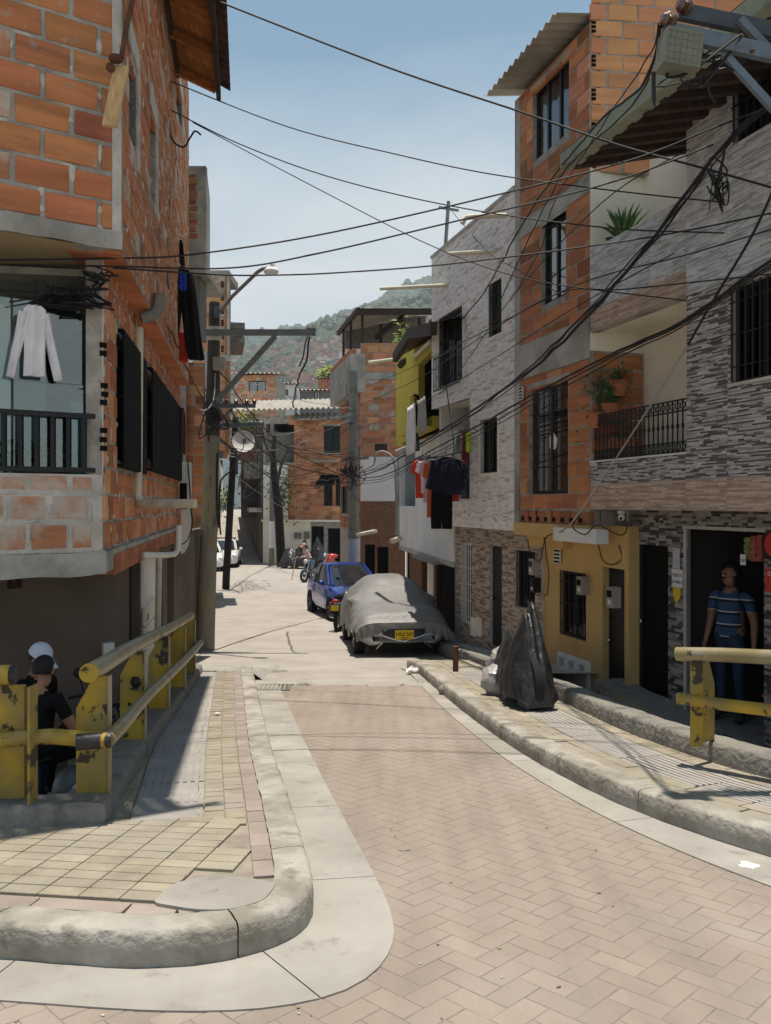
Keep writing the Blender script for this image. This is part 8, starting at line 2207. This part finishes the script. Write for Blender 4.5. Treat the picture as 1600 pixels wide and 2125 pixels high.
# hanging snack packs in the doorway
for i, (pa, pb, ya, yb, c) in enumerate(((1546, 1556, 1115, 1160, (.20, .22, .07)), (1558, 1568, 1112, 1165, (.32, .10, .07)), (1571, 1581, 1110, 1165, (.33, .08, .06)))):
    r = FAg.rect(pa, ya, yb, pb, -.05); mb = MB(); fbox(mb, FAg, r[0], r[1], r[2], r[3], -.08, -.05)
    for k in range(4): fbox(mb, FAg, r[0] - .006, r[1] + .006, r[2] + (r[3] - r[2]) * (k + .1) / 4, r[2] + (r[3] - r[2]) * (k + .8) / 4, -.09, -.04)
    tag(mb.build('snack_strip', M('snack%d' % i, c, .35, .5, 20, .2, 20)), ('greenish', 'left red', 'right red')[i] + ' strip of snack packets hanging in the shop doorway', 'snacks', 'snack strips in the shop')
r = FAg.rect(1537, 1150, 1172, 1548, -.03); flat_sign('small tilted price card below the snack strips', FAg, r, MAT['cloth_white'], [('250', .5, .3, .04, INK)], o0=-.03)
# red plastic chair inside
ch = empty('plastic_chair', FAg.pt(shop[1] - .22, SUNK + .11, -.55), 'red plastic chair just inside the shop behind the man', 'chair')
c0_ = Vector(ch.location); U_, N_ = FAg.U(), FAg.N()
for a, b in ((-.18, -.18), (.18, -.18), (-.18, .18), (.18, .18)):
    mb = MB(); mb.bar(c0_ + U_ * a + N_ * b, c0_ + U_ * a * .9 + N_ * b * .9 + ZUP * .42, .035); mb.build('leg', MAT['red_plastic'], ch)
mb = MB(); mb.box(c0_ + ZUP * .43, (.42, .42, .03), (U_, N_, ZUP)); mb.build('seat', MAT['red_plastic'], ch)
mb = MB(); mb.tube([c0_ + U_ * .19 - N_ * .2 + ZUP * .43, c0_ + U_ * .17 - N_ * .23 + ZUP * .80, c0_ + U_ * .08 - N_ * .24 + ZUP * .87, c0_ - U_ * .08 - N_ * .24 + ZUP * .87, c0_ - U_ * .17 - N_ * .23 + ZUP * .80, c0_ - U_ * .19 - N_ * .2 + ZUP * .43], .02, 6); mb.box(c0_ - N_ * .22 + ZUP * .64, (.30, .02, .30), (U_, N_, ZUP)); mb.build('backrest', MAT['red_plastic'], ch)
# shelf inside, barely lit
mb = MB()
for k in range(4): mb.box(FAg.pt(shop[0] + .9, SUNK + .5 + .45 * k, -2.6), (1.6, .35, .03), (U_, N_, ZUP))
tag(mb.build('shop_shelf', MAT['dark_wood']), 'dim shelves deep inside the shop', 'shelf')
# step block in front of the tiled wall
mb = MB(); a, b = FAg.pt(.15, 0, .42), FAg.pt(1.5, 0, .42)
mb.loft([[FAg.pt(.05, SUNK, 0.02), FAg.pt(.05, SUNK, .48), FAg.pt(.05, SUNK + .34, .46), FAg.pt(.05, SUNK + .34, 0.02)], [FAg.pt(1.9, SUNK, 0.02), FAg.pt(1.9, SUNK, .48), FAg.pt(1.9, SUNK + .16, .46), FAg.pt(1.9, SUNK + .16, 0.02)]])
tag(mb.build('step_block', MAT['concrete_dirty']), 'dark sloping concrete step against the tiled wall by the ochre house', 'step')
# meters, vents, cabinets on the ochre house
def meter(label, F, px, py, w_=.14, h_=.24, d_=.12, mat='fibre_cement'):
    u, z = F.uz(px, py); root = empty('electricity_meter', F.pt(u, z), label, 'meter')
    mb = MB(); fbox(mb, F, u - w_ / 2, u + w_ / 2, z - h_ / 2, z + h_ / 2, .0, d_); mb.build('case', MAT[mat], root)
    mb = MB(); fbox(mb, F, u - w_ * .32, u + w_ * .32, z + h_ * .02, z + h_ * .34, d_, d_ + .012); mb.build('glass', MAT['glass_dark'], root)
    mb = MB(); fbox(mb, F, u - w_ * .2, u + w_ * .2, z - h_ * .32, z - h_ * .12, d_, d_ + .008); mb.build('seal', MAT['white_paint'], root)
    return root
meter('grey meter box left of the ochre house door', FBg, 1218, 1215)
meter('pale meter box beside the ochre door frame', FBg, 1282, 1239, .15, .26)
meter('pale meter on the tiled wall at the ochre house edge', FCg, 1116, 1176, .13, .24)
meter('black meter box under the pale one on the tiled wall', FCg, 1119, 1214, .12, .22, .12, 'black_metal')
for lab, px0, py0, py1, px1, F_, rows_ in (('white louvred vent above the ochre house window', 1152, 1131, 1168, 1167, FBg, 5), ('white louvred vent on the concrete column of the brick house', 1080, 805, 837, 1089, FB, 5)):
    r = F_.rect(px0, py0, py1, px1); root = empty('wall_vent', F_.pt(r[0], r[2]), lab, 'vent')
    mb = MB(); fbox(mb, F_, r[0], r[1], r[2], r[3], .022, .034); mb.build('frame', MAT['white_paint'], root)
    for k in range(rows_):
        mb = MB(); z = r[2] + (r[3] - r[2]) * (k + .5) / rows_; h = (r[3] - r[2]) / rows_ * .25; fbox(mb, F_, r[0] + .02, r[1] - .02, z - h, z + h, .034, .036); mb.build('slot', MAT['black_matt'], root)
r = FBg.rect(1163, 1352, 1408, 1226); gcb = empty('gas_meter_cabinet', FBg.pt(r[0], r[2]), 'white triple gas meter cabinet low on the ochre wall', 'cabinet')
mb = MB(); fbox(mb, FBg, r[0], r[1], r[2], r[3], 0, .05); mb.build('case', MAT['white_paint'], gcb)
for k in range(3):
    a, b = r[0] + (r[1] - r[0]) * (k + .06) / 3, r[0] + (r[1] - r[0]) * (k + .94) / 3
    mb = MB(); fbox(mb, FBg, a, b, r[2] + .02, r[3] - .02, .05, .058); dcb = mb.build('door', MAT['white_paint'], gcb)
    for q in range(4):
        mb = MB(); z = r[3] - .07 - q * .03; fbox(mb, FBg, a + .05, b - .05, z - .006, z + .006, .058, .060); mb.build('slot', MAT['black_matt'], dcb)
cm = empty('security_camera', FA.pt(.42, zA['b0'] - .05, -.05), 'small white dome camera under the brown tile band', 'camera')
u_, z_ = FA.uz(1290, 1068, -.1); c = FA.pt(u_, z_, -.1)
mb = MB(); mb.lathe([(.05, .03), (.05, 0), (.03, -.01)], c + ZUP * .02, n=12); mb.build('mount', MAT['white_paint'], cm, True, 40)
mb = MB(); mb.ball(c - ZUP * .03, .045, 12, 8); hd_ = mb.build('head', MAT['white_paint'], cm, True, True)
mb = MB(); mb.ball(c + Vector((-.02, -.035, -.045)), .018, 8, 6); mb.build('lens', MAT['black_matt'], hd_, True, True)
for lab, pts in (('black wire dropping past the ochre house window', [(1095, 1120, 11.6), (1100, 1150, 11.5), (1120, 1165, 11.4), (1130, 1120, 11.3), (1150, 1108, 11.2)]), ('wires sagging over the ochre door', [(1165, 1105, 10.9), (1230, 1115, 10.6), (1250, 1160, 10.5), (1270, 1172, 10.4), (1290, 1160, 10.3), (1285, 1130, 10.3)]), ('thin conduit wire from eaves to the ochre house meters', [(1126, 1100, 11.9), (1137, 1180, 11.9), (1136, 1230, 11.9), (1128, 1235, 11.9)]), ('frayed wires at the ochre beam corner', [(1200, 1070, 9.9), (1190, 1095, 10), (1215, 1110, 10), (1240, 1090, 9.9), (1290, 1110, 9.9), (1305, 1080, 9.8)])):
    wire(lab, pts, .008, jit=.02)
# ------------------------------------------------------------------ plants
def aloe(label, c, n=22, L_=.42, mat='leaf_pale', name='aloe_plant'):
    root = empty(name, c, label, 'plant'); q = random.Random(3); c = Vector(c)
    for i in range(n):
        a = q.uniform(0, 6.28); el = q.uniform(.35, 1.5); d = Vector((math.cos(a) * math.cos(el), math.sin(a) * math.cos(el), math.sin(el))); l = L_ * q.uniform(.7, 1.1)
        mb = MB(); mb.tube([c, c + d * l * .35, c + d * l * .7 - ZUP * .01, c + d * l + Vector((d.x, d.y, 0)) * .05 - ZUP * .03], [.022, .026, .018, .002], 5); mb.build('leaf', MAT[mat], root, True, 50)
    mb = MB(); mb.lathe([(.08, -.22), (.12, -.02), (.13, 0), (.11, -.01)], c, n=14); mb.build('pot', MAT['terracotta'], root, True, 50)
aloe('spiky aloe standing on the upper tiled balcony', FA.pt(FA.uz(1293, 480, -.25)[0], zA['p'] + .04, -.25), 30, .46, 'leaf_aloe' if 'leaf_aloe' in MAT else 'leaf')
def leafy(label, c, spread, n, size, mat, seed, name='potted_plant', pot=True, cat='plant'):
    root = empty(name, c, label, cat); q = random.Random(seed); c = Vector(c); mb = MB(); st_ = MB()
    for i in range(n):
        p = c + Vector((q.gauss(0, spread[0]), q.gauss(0, spread[1]), q.gauss(0, spread[2])))
        a = Vector((q.uniform(-1, 1), q.uniform(-1, 1), q.uniform(-.6, .6))).normalized(); b = a.orthogonal().normalized(); s = size * q.uniform(.6, 1.3); nn = a.cross(b) * s * .12
        mb.add([p - a * s, p + b * s * .42 + nn, p + a * s, p - b * s * .42 + nn], [(0, 1, 2, 3)])
        if i % 9 == 0: st_.tube([c - ZUP * spread[2] * 1.5, (c + p) / 2, p], .006, 4)
    o = mb.build('foliage', MAT[mat], root, fix=False); st_.build('stem', MAT['leaf'], root)
    if pot: 
        m2 = MB(); m2.lathe([(.09, -.2), (.13, 0), (.14, .0), (.12, -.02)], c - ZUP * (spread[2] * 1.6), n=14); m2.build('pot', MAT['terracotta'], root, True, 50)
    return root
leafy('silvery succulent trailing at the lower balcony corner', FA.pt(FA.uz(1240, 815, -.1)[0], FA.uz(1240, 815, -.1)[1], -.1), (.10, .08, .16), 260, .035, 'leaf_pale', 1)
leafy('green succulent hanging beside the silvery one', FA.pt(FA.uz(1268, 812, -.2)[0], FA.uz(1268, 812, -.2)[1], -.2), (.09, .08, .10), 220, .03, 'leaf', 2)
leafy('small green plant high on the balcony brick wall', FA.pt(FA.uz(1285, 775, -.3)[0], FA.uz(1285, 775, -.3)[1], -.3), (.06, .05, .06), 120, .03, 'leaf', 3)
leafy('dark pot plants behind the lower balcony railing', FA.pt(FA.uz(1270, 900, -.35)[0], FA.uz(1270, 900, -.35)[1], -.35), (.16, .08, .12), 240, .035, 'leaf', 4)
leafy('fern-like pot plant behind the left balcony railing', P(95, 945, 6.95), (.17, .08, .06), 320, .04, 'leaf', 5)
leafy('tall dark green plant in the left balcony', P(45, 955, 7.0), (.10, .08, .07), 200, .04, 'leaf', 6)
leafy('bright green pot plant on the far balcony behind the cross-arms', P(510, 880, 50), (.45, .4, .55), 420, .13, 'leaf_bright', 7)
leafy('green hanging plant on the roof terrace corner', P(842, 700, 24.5), (.18, .2, .20), 240, .09, 'leaf_bright', 8)
leafy('leafy plant on the first-floor wall of the brick bend house', P(585, 1025, 47), (.35, .3, .7), 260, .13, 'leaf', 9)
leafy('tuft of plant growing on the far left street wall', P(464, 1035, 60), (.4, .3, .6), 200, .16, 'leaf_bright', 12, pot=False)
def bush(label, c, r, n, mat, seed, size):
    root = empty('tree', c, label, 'tree'); q = random.Random(seed); c = Vector(c); mb = MB()
    for i in range(n):
        d = Vector((q.gauss(0, 1), q.gauss(0, 1), q.gauss(0, 1))).normalized(); k = q.random() ** .4 * (1 + .35 * mnoise.noise(d * 2.5))
        p = c + Vector((d.x * r[0], d.y * r[1], d.z * r[2])) * k
        a = Vector((q.uniform(-1, 1), q.uniform(-1, 1), q.uniform(-.5, .5))).normalized(); b = a.orthogonal().normalized(); s = size * q.uniform(.6, 1.3)
        mb.add([p - a * s, p + b * s * .5, p + a * s, p - b * s * .5], [(0, 1, 2, 3)])
    mb.build('crown', MAT[mat], root, fix=False)
    mb = MB(); mb.tube([c - ZUP * (r[2] + 4), c - ZUP * r[2] * .5, c], [.2, .15, .08], 7)
    for k in range(5): mb.tube([c - ZUP * r[2] * .5, c + Vector((q.uniform(-1, 1) * r[0] * .6, q.uniform(-1, 1) * r[1] * .6, q.uniform(0, .7) * r[2]))], [.09, .03], 5)
    mb.build('trunk', MAT['dark_wood'], root)
bush('round green tree crown above the far rooftop house', P(695, 778, 92), (2.2, 2, 1.0), 1400, 'leaf_bright', 2, .22)
MAT['trunk_dark'] = M('trunk_dark', (.02, .015, .012), .95, .3, 3, .6, 20)
tr = empty('tree', S3(-6.0, 45), 'bare dark leaning tree trunk beside the poster pole', 'tree')
mb = MB(); mb.tube([S3(-5.75, 45.4, -.1), P(578, 1060, 45.3), P(572, 1010, 45.3), P(566, 950, 45.4), P(570, 905, 45.6)], [.26, .24, .2, .17, .1], 10); mb.build('trunk', MAT['trunk_dark'], tr, True, 50)
mb = MB(); mb.tube([P(572, 1010, 45.3), P(585, 960, 45), P(600, 930, 45)], [.12, .07, .03], 6); mb.tube([P(567, 960, 45.3), P(550, 920, 45), P(545, 890, 45)], [.1, .06, .03], 6); mb.build('limb', MAT['dark_wood'], tr, True, 50)
# ------------------------------------------------------------------ small things in the street
mb = MB(); q = S3(.72, 10.15, .075); rings = []
for i in range(9):
    th = math.pi * i / 8; rings.append([q + Vector((math.sin(th) * math.cos(p), math.sin(th) * math.sin(p), math.cos(th))) * (.068 * (1 + .12 * mnoise.noise(Vector((math.sin(th) * math.cos(p), math.sin(th) * math.sin(p), math.cos(th))) * 2))) for p in [2 * math.pi * k / 14 for k in range(14)]])
mb.loft(rings); tag(mb.build('stone_ball', MAT['kerb'], None, smooth=True), 'round grey stone ball lying against the right kerb', 'stone')
mb = MB(); b_ = S3(.98, 11.45, HK); mb.tube([b_ - ZUP * .05, b_ + ZUP * .33], .04, 12); mb.lathe([(.042, 0), (.042, .012), (.001, .013)], b_ + ZUP * .325, n=12); tag(mb.build('bollard', MAT['rust'], None, smooth=40), 'short rusty iron bollard on the right pavement near the covered car', 'bollard')
def crumple(label, c, r, mat, seed, name='litter', cat='litter', flat=.5):
    q = random.Random(seed); mb = MB(); rings = []
    for i in range(6):
        th = math.pi * i / 5; rings.append([Vector(c) + Vector((math.sin(th) * math.cos(p) * r * q.uniform(.6, 1.3), math.sin(th) * math.sin(p) * r * q.uniform(.6, 1.3), (math.cos(th) * flat + flat) * r * q.uniform(.7, 1.2))) for p in [2 * math.pi * k / 9 for k in range(9)]])
    mb.loft(rings); return tag(mb.build(name, MAT[mat]), label, cat)
crumple('crumpled white bag on the road before the covered car', S3(.42, 12.3, .005), .11, 'cloth_white', 1)
crumple('torn white paper on the right pavement at the picture edge', S3(2.42, 4.98, HK), .07, 'cloth_white', 2, flat=.12)
crumple('dry leaf litter on the paving left of the kerb shadow', S3(.10, 4.46, .015), .03, 'sand', 3, flat=.15)
crumple('scrap of paper in the right gutter by the kerb', S3(1.86, 4.2, .014), .05, 'cloth_white', 4, flat=.15)
crumple('small pale wrapper on the left pavement', S3(-1.62, 7.9, HK), .025, 'cloth_white', 5, flat=.4)
mb = MB(); q = random.Random(12)
for i in range(260):
    y = q.uniform(2.7, 14); x = q.uniform(-1.6, 1.2)
    if q.random() < .45: x = x_on(KLs, max(y, 3.8)) + .2 + abs(q.gauss(0, .1))
    elif q.random() < .4: x = x_on(KR, min(y, 12.9)) - abs(q.gauss(0, .12))
    s = q.uniform(.003, .008); c = S3(x, y, .018); a = q.uniform(0, 3); mb.box(c, (s * 2, s, s * .6), (Vector((math.cos(a), math.sin(a), 0)), Vector((-math.sin(a), math.cos(a), 0)), ZUP))
tag(mb.build('debris', MAT['terracotta'], None, fix=False), 'scattered crumbs of grit and dry leaf on the road', 'debris', kind='stuff').data.materials[0] = palette('grit', [(.30, .24, .17), (.45, .40, .34), (.18, .14, .10), (.25, .26, .12)], bump=0)
# weeds in the joints
mb = MB(); q = random.Random(14)
for i in range(700):
    k = q.random()
    if k < .5: y = q.uniform(4.6, 9); x = x_on(KLs, y) - (.39 if q.random() < .5 else .80) + q.gauss(0, .008)
    elif k < .75: y = q.uniform(5, 11); x = x_on(CR, y) - abs(q.gauss(.03, .02))
    else: y = q.uniform(5, 11); x = x_on(CL, y) + abs(q.gauss(.02, .02))
    c = S3(x, y, HK - .01); h = q.uniform(.006, .028); a = q.uniform(0, 6); d = Vector((math.cos(a), math.sin(a), 0)) * h * .5
    mb.add([c - d.yxz * .2, c + d.yxz * .2, c + d + ZUP * h], [(0, 1, 2)])
tag(mb.build('weeds', MAT['leaf_bright'], None, fix=False), 'tiny green weeds growing in paving joints', 'weeds', kind='stuff')
# plank and old lamp on the corner of the brick house
pk = MB(); a, b = P(252, 138, 6.25), P(228, 262, 6.15); pk.bar(a, b, .03, .11, up=(1, 0, .2)); tag(pk.build('plank', MAT['plank_wood']), 'weathered wooden plank hanging at the brick house corner', 'plank')
ol = empty('old_lamp', P(240, 125, 6.2), 'rusty old lamp fitting above the hanging plank', 'lamp')
mb = MB(); mb.tube([P(282, -30, 6.4), P(262, 60, 6.3), P(252, 120, 6.22)], .02, 7); mb.build('arm', MAT['rust'], ol, True, 50)
mb = MB(); mb.ball(P(240, 122, 6.2), .055, 10, 7, sc=(1, 1, .6)); mb.ball(P(229, 140, 6.2), .035, 8, 6); mb.build('shade', MAT['rust'], ol, True, 50)
